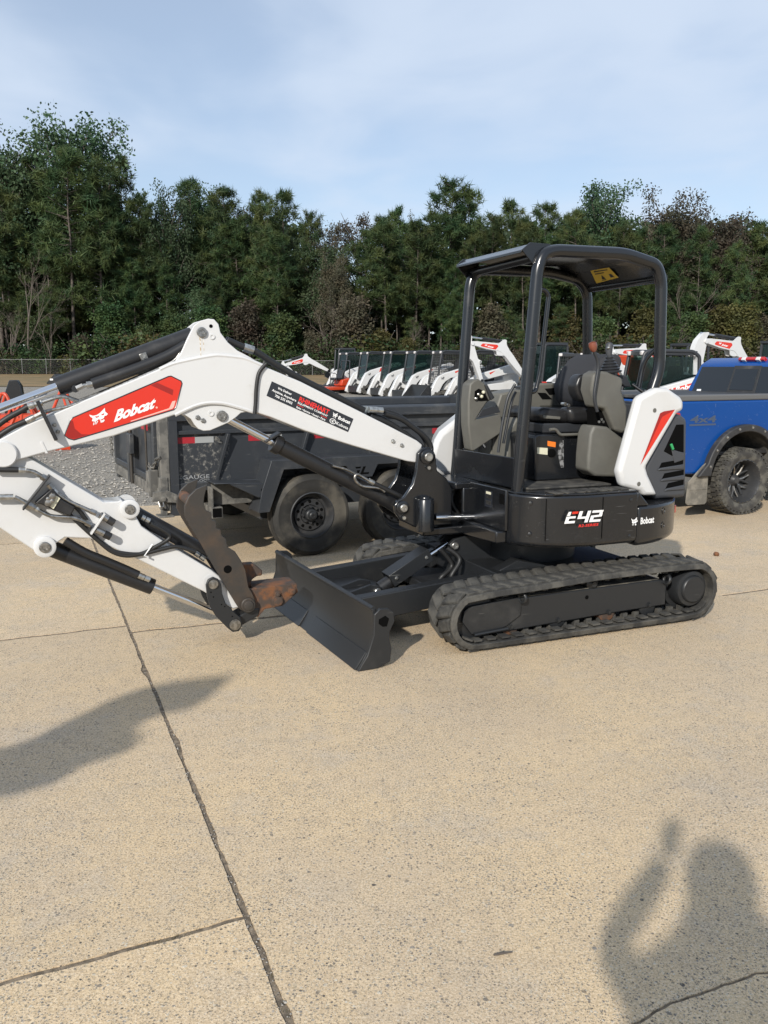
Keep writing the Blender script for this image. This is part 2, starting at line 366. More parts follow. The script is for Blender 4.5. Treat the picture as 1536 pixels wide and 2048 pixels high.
# loose stones near the edge of the gravel, one mass
def stones(name, m, n, xr, yr, smin, smax, seed, test=lambda x, y: True, power=1.0, z=None):
    rnd = random.Random(seed); b = MB(); k = 0
    ico = [(0, 0, 1), (0.9, 0, 0.1), (0.25, 0.85, 0), (-0.75, 0.5, 0.1), (-0.7, -0.55, 0), (0.3, -0.8, 0.1), (0, 0, -0.8)]
    icf = [(0, 1, 2), (0, 2, 3), (0, 3, 4), (0, 4, 5), (0, 5, 1), (6, 2, 1), (6, 3, 2), (6, 4, 3), (6, 5, 4), (6, 1, 5)]
    while k < n:
        x = rnd.uniform(*xr); y = yr[0] + (yr[1] - yr[0]) * rnd.random() ** power
        if not test(x, y): k += 0.2 if seed != 8 else 0; continue
        s = smin + (smax - smin) * rnd.random() ** 2.5; a = rnd.uniform(0, 6.28); c_, s_ = cos(a), sin(a); zz_ = (gz(x, y) if z is None else z) + s * 0.25
        sc = (rnd.uniform(0.7, 1.3), rnd.uniform(0.7, 1.2), rnd.uniform(0.45, 0.8))
        b.add([(x + s * (p[0] * sc[0] * c_ - p[1] * sc[1] * s_), y + s * (p[0] * sc[0] * s_ + p[1] * sc[1] * c_), zz_ + s * p[2] * sc[2]) for p in ico], icf); k += 1
    return stuff(b.build(name, m, smooth=0))
STONE = mat('gravel_stone', (0.24, 0.225, 0.20), 0.9, col2=(0.42, 0.385, 0.33), scale=22, lo=0.42, hi=0.6, dust=(0.11, 0.105, 0.10), dscale=35, dlo=0.55, dhi=0.6)
stones('gravel', STONE, 17000, (-9, 0.5), (9.3, 24), 0.009, 0.040, 3, lambda x, y: x * SV.x + y * SV.y > CON_V + 0.03 * sin(x * 3) and x < 1 - 0.1 * y, 1.4)
stones('joint_grit', STONE, 420, (-3.0, 0.3), (1.9, 8.5), 0.002, 0.006, 8, lambda x, y: abs(x * SU.x + y * SU.y - 0.55) < 0.014, 1.5, z=-0.002)
stones('grit', STONE, 260, (-3.0, 3.2), (2, 9), 0.0015, 0.005, 5, z=0.001)
# outlines of the excavator's plates and hoses, metres in its own frame: forward, up
TR = {
 'boom': [(3.547, 1.315), (3.525, 1.342), (3.504, 1.358), (3.36, 1.435), (3.199, 1.499), (3.048, 1.567), (2.792, 1.67), (2.589, 1.756), (2.545, 1.77), (2.43, 1.797), (2.314, 1.818), (2.262, 1.821), (2.165, 1.813), (2.101, 1.801), (1.99, 1.756), (1.761, 1.663), (1.526, 1.548), (1.341, 1.458), (1.15, 1.365), (0.953, 1.266), (0.912, 1.235), (0.948, 1.121), (0.967, 1.118), (1.033, 1.131), (1.405, 1.245), (1.743, 1.356), (1.962, 1.446), (2.063, 1.479), (2.174, 1.515), (2.263, 1.537), (2.351, 1.539), (2.435, 1.519), (2.543, 1.471), (2.898, 1.356), (3.255, 1.279), (3.428, 1.235), (3.489, 1.204), (3.544, 1.215), (3.561, 1.266)],
 'boom_ear': [(2.588, 1.747), (2.543, 1.765), (2.494, 1.832), (2.452, 1.917), (2.411, 1.993), (2.372, 2.023), (2.324, 2.037), (2.288, 2.035), (2.262, 2.007), (2.252, 1.958), (2.208, 1.899), (2.152, 1.852), (2.075, 1.813), (2.014, 1.774), (1.986, 1.75), (2.163, 1.789), (2.312, 1.795), (2.429, 1.774)],
 'boom_lug': [(2.54, 1.482), (2.479, 1.466), (2.447, 1.444), (2.428, 1.41), (2.406, 1.383), (2.375, 1.37), (2.335, 1.371), (2.275, 1.394), (2.22, 1.416), (2.173, 1.447), (2.141, 1.474), (2.107, 1.479), (2.05, 1.484), (2.17, 1.535), (2.259, 1.558), (2.347, 1.559), (2.432, 1.539)],
 'ridge_up': [(2.619, 1.738), (2.545, 1.77), (2.43, 1.797), (2.314, 1.818), (2.262, 1.821), (2.165, 1.813), (2.101, 1.801), (1.99, 1.756)],
 'ridge_lo': [(2.063, 1.479), (2.174, 1.515), (2.263, 1.537), (2.351, 1.539), (2.435, 1.519), (2.543, 1.471)],
 'decal_red': [(3.167, 1.368), (3.133, 1.45), (3.116, 1.469), (2.572, 1.698), (2.557, 1.7), (2.5, 1.671), (2.495, 1.656), (2.536, 1.516), (2.551, 1.502), (3.118, 1.341), (3.147, 1.35)],
 'decal_txt': [(2.888, 1.442), (2.661, 1.516), (2.903, 1.509), (2.678, 1.583)],
 'decal_cat': [(3.027, 1.491), (3.002, 1.479), (2.989, 1.474), (2.956, 1.485), (2.94, 1.512), (2.935, 1.514), (2.935, 1.485), (2.938, 1.473), (2.918, 1.45), (2.925, 1.443), (2.939, 1.446), (2.947, 1.434), (2.949, 1.424), (2.941, 1.416), (2.948, 1.408), (2.96, 1.411), (2.959, 1.422), (2.956, 1.436), (2.962, 1.446), (2.972, 1.441), (2.991, 1.43), (3.007, 1.44), (3.008, 1.452), (3.003, 1.462), (3.021, 1.477)],
 'cat_eyeL': [(2.994, 1.461), (2.978, 1.455), (2.964, 1.461), (2.967, 1.452), (2.983, 1.452)],
 'cat_eyeR': [(2.954, 1.466), (2.938, 1.468), (2.941, 1.459), (2.952, 1.457)],
 'decal_hi': [(2.675, 1.647), (2.638, 1.662), (2.547, 1.619), (2.553, 1.587)],
 'decal_lo': [(2.576, 1.51), (2.554, 1.554), (2.533, 1.559), (2.548, 1.517), (2.561, 1.505)],
 'decal_blk': [(1.946, 1.666), (1.408, 1.422), (1.446, 1.337), (1.982, 1.577)],
 'pins_boom': [(2.365, 1.957), (2.261, 1.459), (2.368, 1.888), (2.308, 1.994), (2.304, 1.933), (2.326, 1.475), (2.406, 1.451), (2.374, 1.432), (1.129, 1.267), (1.065, 1.237)],
 'boss_tip': [(3.494, 1.274)],
 'boss_piv': [(0.886, 1.157)],
 'rust': [(2.383, 1.907), (2.347, 1.908), (2.356, 1.841), (2.376, 1.841)],
 'armcyl': [(3.693, 1.447), (3.496, 1.532), (3.187, 1.639), (2.4, 1.936), (2.341, 1.96)],
 'armsleeve': [(2.997, 1.655), (2.781, 1.73), (2.576, 1.812), (2.449, 1.883)],
 'armfit': [(3.086, 1.63), (3.05, 1.646), (2.997, 1.655)],
 'boomcyl': [(2.234, 1.451), (1.932, 1.288), (1.893, 1.264), (1.095, 0.841), (1.008, 0.793)],
 'cylhose': [(1.17, 0.924), (1.215, 0.952), (1.33, 0.971), (1.378, 1.011), (1.383, 1.04), (1.365, 1.051), (1.339, 1.038), (1.286, 1.006)],
 'cylhose2': [(1.286, 1.006), (1.25, 0.987), (1.179, 0.95), (1.088, 0.903), (1.042, 0.879)],
 'cylhose3': [(1.531, 1.114), (1.436, 1.085), (1.358, 1.044), (1.287, 1.012)],
 'arm': [(3.361, 1.244), (3.145, 1.089), (2.997, 0.983), (2.972, 0.964), (2.893, 0.965), (2.872, 0.973), (2.794, 0.868), (2.765, 0.806), (2.644, 0.705), (2.354, 0.496), (2.308, 0.453), (2.185, 0.234), (2.229, 0.229), (2.409, 0.363), (2.784, 0.596), (3.021, 0.735), (3.065, 0.754), (3.2, 0.77), (3.254, 0.736), (3.273, 0.693), (3.325, 0.682), (3.366, 0.701), (3.541, 0.852), (3.658, 0.992), (3.759, 1.304), (3.719, 1.44), (3.683, 1.488), (3.648, 1.465), (3.57, 1.339), (3.482, 1.313)],
 'arm_bosses': [(2.829, 0.917), (3.312, 0.726), (2.35, 0.422)],
 'bktcyl': [(3.312, 0.706), (3.258, 0.668), (2.706, 0.399), (2.29, 0.172), (2.195, 0.096)],
 'bktsleeve': [(3.199, 0.742), (3.095, 0.665), (2.987, 0.606), (2.877, 0.545), (2.794, 0.496)],
 'bktfit': [(2.794, 0.496), (2.727, 0.461)],
 'thcyl': [(2.82, 0.901), (2.774, 0.859), (2.397, 0.608), (2.278, 0.533)],
 'thfit': [(2.758, 0.855), (2.712, 0.827)],
 'thfit2': [(2.445, 0.606), (2.386, 0.56)],
 'hoseA': [(3.549, 1.191), (3.42, 1.183)],
 'fitA': [(3.42, 1.183), (3.382, 1.179), (3.341, 1.167), (3.304, 1.141)],
 'hoseB': [(3.56, 1.034), (3.527, 1.032)],
 'fitB': [(3.527, 1.034), (3.451, 1.031), (3.427, 1.017), (3.395, 0.993)],
 'bracket': [(3.274, 1.13), (3.4, 0.975)],
 'valve': [(3.276, 1.132), (3.215, 1.012), (3.25, 0.955), (3.335, 0.983), (3.375, 0.999), (3.365, 1.025), (3.295, 1.098)],
 'valveplate': [(3.213, 1.013), (3.252, 0.953), (3.282, 0.977), (3.233, 1.03)],
 'valvecaps': [(3.256, 1.028), (3.278, 1.016), (3.257, 1.004), (3.279, 0.993)],
 'pipe1': [(3.268, 1.095), (3.232, 1.041), (3.17, 0.99), (3.022, 0.909)],
 'pipe2': [(3.37, 0.979), (3.333, 0.949), (3.275, 0.909), (3.14, 0.893), (3.053, 0.843)],
 'armbracket': [(2.981, 0.9), (3.05, 0.803)],
 'coup1': [(3.001, 0.9), (2.926, 0.846)],
 'coup2': [(3.028, 0.814), (2.949, 0.764)],
 'hose1': [(3.161, 0.98), (3.111, 0.925), (3.071, 0.854), (3.06, 0.805)],
 'hose2': [(3.182, 0.924), (3.107, 0.838), (3.022, 0.744), (2.944, 0.668), (2.862, 0.636), (2.767, 0.643), (2.689, 0.677), (2.62, 0.712), (2.604, 0.741), (2.646, 0.779), (2.711, 0.819)],
 'hose3': [(3.124, 0.868), (3.056, 0.785), (2.952, 0.684), (2.88, 0.653), (2.777, 0.639), (2.651, 0.659), (2.564, 0.667), (2.457, 0.627)],
 'hoseclip': [(2.709, 0.696), (2.759, 0.63), (2.736, 0.618)],
 'thumb': [(2.366, 1.039), (2.434, 1.017), (2.481, 0.974), (2.508, 0.917), (2.51, 0.858), (2.482, 0.79), (2.422, 0.679), (2.341, 0.516), (2.273, 0.386), (2.205, 0.256), (2.185, 0.226), (2.153, 0.206), (2.114, 0.208), (2.087, 0.238), (2.083, 0.268), (2.104, 0.326), (2.129, 0.372), (2.144, 0.484), (2.172, 0.549), (2.206, 0.607), (2.254, 0.641), (2.263, 0.696), (2.288, 0.716), (2.293, 0.753), (2.317, 0.766), (2.319, 0.809), (2.345, 0.821), (2.346, 0.864), (2.381, 0.884), (2.392, 0.931), (2.384, 0.977)],
 'thumbpin': [(2.136, 0.255), (2.257, 0.498)],
 'link': [(2.353, 0.461), (2.323, 0.445), (2.305, 0.411), (2.301, 0.349), (2.279, 0.28), (2.238, 0.231), (2.191, 0.183), (2.177, 0.132), (2.2, 0.092), (2.242, 0.09), (2.278, 0.125), (2.346, 0.208), (2.38, 0.273), (2.395, 0.341), (2.4, 0.414), (2.385, 0.448)],
 'linkpins': [(2.355, 0.416), (2.226, 0.138)],
 'linkholes': [(2.371, 0.366), (2.357, 0.334), (2.308, 0.28), (2.288, 0.265), (2.242, 0.195)],
 'hook': [(2.127, 0.493), (2.059, 0.487), (2.004, 0.431), (2.011, 0.407), (2.036, 0.408), (2.061, 0.408), (2.084, 0.382), (2.082, 0.338), (2.119, 0.335), (2.142, 0.407)],
 'coupler': [(2.094, 0.348), (1.807, 0.351), (1.805, 0.293), (1.844, 0.262), (1.903, 0.211), (2.016, 0.211), (2.062, 0.159), (2.117, 0.184), (2.114, 0.272)],
 'couplerpins': [(1.934, 0.253), (1.837, 0.309), (1.933, 0.297)],
 'toplink': [(2.212, 0.117), (2.146, 0.172), (2.045, 0.205)],
 'swing': [(0.962, 1.181), (0.932, 1.21), (0.892, 1.222), (0.85, 1.207), (0.827, 1.159), (0.84, 1.118), (0.746, 1.046), (0.833, 0.981), (0.839, 0.862), (0.976, 0.837), (1.003, 0.695), (1.085, 0.736), (1.122, 0.789), (1.129, 0.848), (1.103, 0.873), (1.06, 0.892), (0.986, 0.981), (0.968, 1.09)],
 'swingpins': [(0.893, 1.158), (1.074, 0.822), (0.92, 0.76)],
 'swingcyl': [(0.854, 0.742), (0.467, 0.715)],
 'hosebundle': [(1.15, 1.465), (1.031, 1.426), (0.937, 1.363), (0.855, 1.299), (0.813, 1.235), (0.813, 1.173)],
 'hosebundle2': [(1.252, 1.446), (1.136, 1.408), (1.03, 1.345), (0.923, 1.268), (0.855, 1.205)],
 'boomtophose': [(2.197, 1.916), (2.097, 1.873), (2.061, 1.864), (2.037, 1.855), (1.981, 1.823), (1.902, 1.773), (1.74, 1.684), (1.501, 1.568), (1.302, 1.472)],
 'bandhose': [(1.981, 1.773), (2.027, 1.719), (2.046, 1.632), (2.054, 1.534), (2.062, 1.468)],
 'pipes_top': [(3.29, 1.546), (3.264, 1.559), (3.167, 1.585), (3.09, 1.561), (3.046, 1.565), (2.788, 1.67), (2.54, 1.783), (2.49, 1.85)],
 'pipes_top2': [(3.285, 1.492), (3.241, 1.509), (3.137, 1.53), (3.047, 1.561), (2.791, 1.656), (2.544, 1.764)],
 'pipehose': [(3.533, 1.416), (3.463, 1.469), (3.385, 1.512), (3.35, 1.534), (3.29, 1.551)],
 'pipehose2': [(3.537, 1.354), (3.502, 1.38), (3.433, 1.423), (3.364, 1.453), (3.285, 1.492)],
 'pipebracket': [(3.299, 1.566), (3.214, 1.347)],
 'ramp': [(3.505, 1.335), (3.332, 1.43), (3.139, 1.499), (3.167, 1.323), (3.432, 1.314)],
 'bladeend': [(1.565, 0.332), (1.514, 0.361), (1.468, 0.354), (1.44, 0.326), (1.435, 0.272), (1.468, 0.213), (1.468, 0.168), (1.453, 0.112), (1.463, 0.022), (1.542, -0.012), (1.663, -0.026), (1.607, 0.087), (1.565, 0.207)],
 'bladehole': [(1.542, 0.302), (1.496, 0.319), (1.47, 0.296), (1.486, 0.251), (1.514, 0.254), (1.542, 0.276)],
 'bladecyl': [(1.173, 0.231), (1.113, 0.268), (0.813, 0.439), (0.646, 0.513)],
 'bladearm': [(1.464, 0.3), (0.969, 0.346), (0.967, 0.189), (1.465, 0.158)],
 'side_top': [(0.608, 0.989), (0.353, 0.975), (-0.189, 0.928), (-0.28, 0.889), (-0.397, 0.841), (-0.733, 0.869)],
 'side_bot': [(0.598, 0.673), (0.339, 0.633), (-0.108, 0.59), (-0.454, 0.606), (-0.641, 0.654)],
 'front': [(-0.265, 0.968), (0.192, 0.973), (0.635, 0.982), (0.67, 0.634), (0.241, 0.64), (-0.056, 0.642)],
 'cover': [(-0.241, 1.066), (-0.371, 1.54), (-0.392, 1.563), (-0.517, 1.615), (-0.612, 1.617), (-0.73, 1.554), (-0.757, 1.525), (-0.762, 1.463), (-0.708, 1.445), (-0.47, 1.089), (-0.491, 1.035), (-0.585, 0.887), (-0.459, 0.892), (-0.427, 0.928), (-0.279, 0.965)],
 'cover_face': [(-0.29, 1.069), (-0.432, 1.493), (-0.477, 1.515), (-0.751, 1.518), (-0.762, 1.463), (-0.708, 1.445), (-0.47, 1.089), (-0.491, 1.035), (-0.585, 0.887), (-0.459, 0.892), (-0.427, 0.928), (-0.306, 0.982)],
 'stripe': [(-0.412, 1.104), (-0.559, 1.453), (-0.583, 1.46), (-0.678, 1.47)],
 'stripe_in': [(-0.426, 1.149), (-0.567, 1.425), (-0.65, 1.442)],
 'cover_bolts': [(-0.508, 1.468), (-0.408, 0.978)],
 'grille': [(-0.744, 1.437), (-0.769, 1.432), (-0.8, 1.427), (-0.848, 0.884), (-0.631, 0.886), (-0.527, 1.082)],
 'slots': [(-0.602, 1.07), (-0.821, 1.099), (-0.632, 0.995), (-0.827, 1.02), (-0.668, 0.919), (-0.833, 0.94), (-0.672, 1.193), (-0.735, 1.332), (-0.802, 1.34), (-0.816, 1.163)],
 'e42': [(0.33, 0.787), (0.05, 0.767), (0.285, 0.857), (0.016, 0.845)],
 'r2': [(0.204, 0.743), (0.064, 0.734), (0.2, 0.76)],
 'bob2': [(-0.274, 0.735), (-0.4, 0.733), (-0.271, 0.777)],
 'bobcat2': [(-0.209, 0.735), (-0.262, 0.737), (-0.206, 0.784)],
 'label': [(0.337, 0.938), (0.447, 0.943), (0.447, 0.832), (0.342, 0.826)],
 'slot': [(0.535, 0.94), (0.601, 0.942), (0.6, 0.875), (0.538, 0.871)],
 'lhole': [(-0.523, 0.905), (-0.107, 0.955), (-0.099, 0.704), (-0.517, 0.631)],
 'nearposts': [(0.449, 0.965), (0.431, 1.225), (0.347, 2.352), (0.313, 2.438), (0.222, 2.479), (-0.317, 2.488), (-0.523, 2.447), (-0.603, 2.376), (-0.623, 2.328), (-0.647, 1.733), (-0.582, 1.565), (-0.542, 1.531)],
 'farposts': [(0.451, 1.166), (0.407, 1.732), (0.357, 2.336), (0.337, 2.4), (0.256, 2.427), (-0.543, 2.405), (-0.659, 2.365), (-0.709, 2.3), (-0.738, 1.808)],
 'sticker': [(0.044, 2.443), (0.263, 2.437), (0.372, 2.359), (0.127, 2.341)],
 'handle': [(0.28, 2.245), (0.235, 2.241), (0.215, 2.21), (0.265, 1.718), (0.288, 1.621), (0.363, 1.596)],
 'handle2': [(-0.722, 1.887), (-0.639, 1.828), (-0.602, 1.75), (-0.576, 1.613)],
 'handle3': [(-0.625, 1.527), (-0.553, 1.637)],
 'mono': [(0.435, 1.633), (0.401, 1.66), (0.365, 1.67), (0.321, 1.642), (0.289, 1.618), (0.244, 1.529), (0.265, 1.515), (0.286, 1.506), (0.333, 1.446), (0.38, 1.381), (0.17, 1.414), (0.156, 1.281), (0.391, 1.151), (0.413, 1.156), (0.443, 1.341), (0.446, 1.508)],
 'monobl': [(0.395, 1.582), (0.364, 1.601), (0.321, 1.582), (0.282, 1.516), (0.346, 1.512), (0.399, 1.522)],
 'monoscr': [(0.321, 1.628), (0.303, 1.632), (0.239, 1.534), (0.271, 1.516)],
 'monodark': [(0.333, 1.451), (0.248, 1.473), (0.204, 1.463), (0.182, 1.429), (0.375, 1.391)],
 'pedal1': [(0.214, 1.636), (0.269, 1.552), (0.288, 1.471), (0.315, 1.327), (0.337, 1.164)],
 'pedal2': [(0.177, 1.581), (0.202, 1.536), (0.221, 1.459), (0.239, 1.368), (0.267, 1.221)],
 'rcons': [(-0.005, 1.584), (-0.129, 1.588), (-0.215, 1.635), (-0.394, 1.634), (-0.485, 1.623), (-0.527, 1.579), (-0.515, 1.535), (-0.477, 1.508), (-0.493, 1.454), (-0.415, 1.45), (-0.235, 1.453), (-0.221, 1.312), (-0.161, 1.195), (-0.077, 1.262)],
 'rslot1': [(-0.258, 1.592), (-0.369, 1.599), (-0.436, 1.555), (-0.301, 1.544)],
 'rslot2': [(-0.192, 1.564), (-0.269, 1.56), (-0.328, 1.511), (-0.239, 1.512)],
 'cush': [(0.126, 1.445), (0.089, 1.474), (-0.087, 1.466), (-0.377, 1.461), (-0.464, 1.454), (-0.469, 1.362), (-0.248, 1.362), (-0.091, 1.376), (0.109, 1.386)],
 'cush2': [(0.079, 1.384), (-0.141, 1.369), (-0.373, 1.348), (-0.376, 1.291), (-0.144, 1.283), (0.064, 1.304)],
 'seatback': [(-0.26, 1.53), (-0.237, 1.622), (-0.289, 1.702), (-0.376, 1.797), (-0.466, 1.843), (-0.578, 1.859), (-0.674, 1.839), (-0.701, 1.809), (-0.676, 1.701), (-0.643, 1.613), (-0.486, 1.46), (-0.331, 1.458)],
 'seatbol': [(-0.14, 1.567), (-0.125, 1.626), (-0.14, 1.674), (-0.186, 1.713), (-0.229, 1.674), (-0.247, 1.625), (-0.249, 1.516), (-0.159, 1.537)],
 'seatbase': [(0.172, 1.284), (0.144, 1.302), (-0.293, 1.279), (-0.308, 0.988), (-0.187, 0.979), (-0.101, 1.014), (0.165, 1.061)],
 'lconsU': [(-0.19, 1.728), (-0.257, 1.723), (-0.383, 1.68), (-0.391, 1.646), (-0.382, 1.598), (-0.437, 1.476), (-0.44, 1.325), (-0.406, 1.301), (-0.338, 1.327), (-0.253, 1.475), (-0.176, 1.486), (-0.13, 1.601), (-0.142, 1.705)],
 'lconsL': [(-0.165, 1.366), (-0.277, 1.353), (-0.426, 1.261), (-0.389, 1.059), (-0.393, 0.999), (-0.189, 1.019), (-0.128, 1.061), (-0.128, 1.169), (-0.139, 1.309)],
 'boot': [(-0.198, 1.733), (-0.22, 1.761), (-0.241, 1.804), (-0.281, 1.818), (-0.323, 1.799), (-0.338, 1.752), (-0.346, 1.709), (-0.257, 1.723)],
 'joy': [(-0.278, 1.813), (-0.27, 1.861), (-0.267, 1.912)],
 'lever': [(-0.227, 1.454), (-0.192, 1.551), (-0.205, 1.647), (-0.22, 1.752), (-0.211, 1.804), (-0.177, 1.861)],
 'knob': [(-0.177, 1.861), (-0.162, 1.912)],
 'sbar': [(0.057, 1.329), (0.006, 1.333), (-0.025, 1.291), (-0.207, 1.29)],
 'slabel': [(0.139, 1.209), (0.054, 1.201), (0.053, 1.154), (0.137, 1.165)],
 'olabel': [(0.056, 1.251), (-0.011, 1.239), (-0.01, 1.204), (0.055, 1.216)],
 'seatlabel': [(0.077, 1.426), (-0.061, 1.413), (-0.059, 1.393), (0.076, 1.404)],
 'keypan': [(-0.422, 1.679), (-0.445, 1.704), (-0.488, 1.699), (-0.532, 1.615), (-0.48, 1.625), (-0.423, 1.665)],
 'hoodwhite': [(0.581, 1.216), (0.557, 1.26), (0.417, 1.398), (0.186, 1.552), (-0.031, 1.599), (-0.145, 1.502), (-0.158, 1.094), (0.41, 0.952), (0.546, 1.019), (0.567, 1.084)],
 'trk_out': [(1.075, 0.24), (0.987, 0.362), (0.921, 0.382), (0.65, 0.407), (0.171, 0.415), (-0.094, 0.436), (-0.554, 0.432), (-0.858, 0.414), (-0.963, 0.354), (-1.046, 0.266), (-1.055, 0.163), (-1.002, 0.047), (-0.646, -0.002), (-0.006, -0.002), (0.531, 0.001), (0.954, -0.014), (1.049, 0.078)],
 'trk_in': [(0.967, 0.309), (0.85, 0.335), (0.144, 0.38), (-0.586, 0.411), (-0.894, 0.378), (-0.949, 0.318), (-0.946, 0.197), (-0.854, 0.095), (-0.609, 0.082), (0.512, 0.081), (0.896, 0.084), (0.998, 0.167)],
 'trk_frame': [(0.87, 0.288), (0.531, 0.314), (0.486, 0.293), (0.112, 0.294), (-0.58, 0.304), (-0.64, 0.298), (-0.641, 0.118), (0.488, 0.094), (0.865, 0.068), (0.944, 0.164), (0.928, 0.255)],
 'trk_cover': [(0.881, 0.294), (0.552, 0.313), (0.529, 0.263), (0.531, 0.192), (0.652, 0.119), (0.877, 0.099), (0.946, 0.185), (0.939, 0.262)],
 'trk_drive': [(-0.837, 0.233), (-0.828, 0.344)],
 'trk_tie': [(0.527, 0.301), (-0.628, 0.311)],
 'trk_bolts': [(0.591, 0.115), (0.235, 0.117), (-0.165, 0.123), (0.235, 0.121), (0.017, 0.249), (-0.502, 0.139)],
 'trk_carrier': [(-0.032, 0.339)],
 'ubracket': [(0.844, 0.628), (0.808, 0.638), (0.521, 0.603), (0.347, 0.513), (0.178, 0.403), (0.362, 0.376), (0.468, 0.369), (0.591, 0.355), (0.869, 0.539)],
}
# ---------------------------------------------------------------- the excavator in front
EX = empty('mini_excavator', (1.0527, 6.1318, 0), R(-157.5), 'large white and black compact excavator with open canopy, in the foreground on the concrete', 'excavator')
def p3(k, y): return [(x, y, z) for x, z in TR[k]]
def px(k, x): return [(x, y, z) for y, z in TR[k]]
def cat_head(o, u, v, m, parent, eyes, name='cat_head_logo'):
    """head of a lynx with pointed ears, in the box o, o+u, o+v"""
    P = [(0.00, 0.90), (0.20, 0.72), (0.40, 0.68), (0.58, 0.76), (0.84, 1.0), (0.85, 0.72), (0.99, 0.48), (0.92, 0.40), (0.82, 0.42), (0.78, 0.32), (0.75, 0.22), (0.82, 0.10), (0.74, 0.0), (0.60, 0.02), (0.58, 0.18), (0.52, 0.34), (0.32, 0.22), (0.14, 0.36), (0.18, 0.55), (0.06, 0.72)]
    o, u, v = V(o), V(u), V(v); f = lambda q, e=0: tuple(o + u * q[0] + v * q[1] + e * u.cross(v).normalized())
    b = MB().poly([f(q) for q in P])
    for k in range(3): b.poly([f((0.22 + 0.10 * k, 0.21 + 0.01 * k)), f((0.27 + 0.10 * k, 0.20 + 0.01 * k)), f((0.22 + 0.08 * k, 0.02)), f((0.19 + 0.08 * k, 0.04))])
    h = b.build(name, m, parent, smooth=0)
    b = MB()
    for q in (((0.30, 0.62), (0.46, 0.56), (0.53, 0.60), (0.50, 0.50), (0.38, 0.48)), ((0.64, 0.60), (0.80, 0.64), (0.77, 0.52), (0.66, 0.54)), ((0.57, 0.24), (0.76, 0.27), (0.76, 0.20), (0.66, 0.16))):
        b.poly([f(p, 0.0008 if u.cross(v).y > 0 else 0.0008) for p in q])
    b.build('eye', eyes, h, smooth=0)
    return h
def plate(name, pts, y0, y1, m, parent, bevel=0.004, **k): return MB().pxz(pts, y0, y1).build(name, m, parent, bevel=bevel, **k)
def pin(p, y0, y1, r, m, parent, name='pin', y_in=None):
    b = MB(); b.lathe([(r, 0), (r, abs(y1 - y0) - 0.004), (r - 0.004, abs(y1 - y0)), (r * 0.45, abs(y1 - y0)), (r * 0.4, abs(y1 - y0) - 0.003)], (p[0], y0, p[1]), (0, 1 if y1 > y0 else -1, 0), 20)
    return b.build(name, m, parent)
def bolt(p, d, r, parent, m=ZINC, h=0.012):
    return MB().lathe([(r * 1.25, 0), (r * 1.25, 0.002), (r, 0.002), (r, h - 0.002), (r * 0.8, h)], p, d, 6).build('bolt', m, parent, smooth=0)
def tubeo(name, pts, r, m, parent, n=10, sp=0): return MB().tube(spline(pts, sp) if sp else pts, r, n).build(name, m, parent)
def mirror(o): return [(-x, z) for x, z in o]

# ---- tracks
TP = []
for k in range(9): TP.append((0.86 - 1.62 * k / 8, 0.0))
for k in range(1, 12): a = R(-90 - 180 * k / 12); TP.append((-0.835 + 0.222 * cos(a), 0.218 + 0.218 * sin(a)))
TP += [(-0.80, 0.434), (-0.55, 0.439), (-0.30, 0.436), (-0.02, 0.434), (0.25, 0.420), (0.50, 0.410), (0.72, 0.404)]
for k in range(1, 11): a = R(80 - 170 * k / 11); TP.append((0.868 + 0.205 * cos(a), 0.202 + 0.202 * sin(a)))
def resample(P, step):
    P = [V((*p, 0)) for p in P] + [V((*P[0], 0))]; L = sum((b - a).length for a, b in zip(P, P[1:])); n = round(L / step); o = []; i = 0; acc = 0
    for k in range(n):
        d = L * k / n
        while acc + (P[i + 1] - P[i]).length < d: acc += (P[i + 1] - P[i]).length; i += 1
        s = P[i + 1] - P[i]; o.append((P[i] + s * ((d - acc) / s.length), s.normalized()))
    return o
TS = resample(TP, 0.098)
fine = resample(TP, 0.033)
def inset(P, d): return [(p.x - t.y * -d * -1, p.y + t.x * -d * -1) for p, t in P]
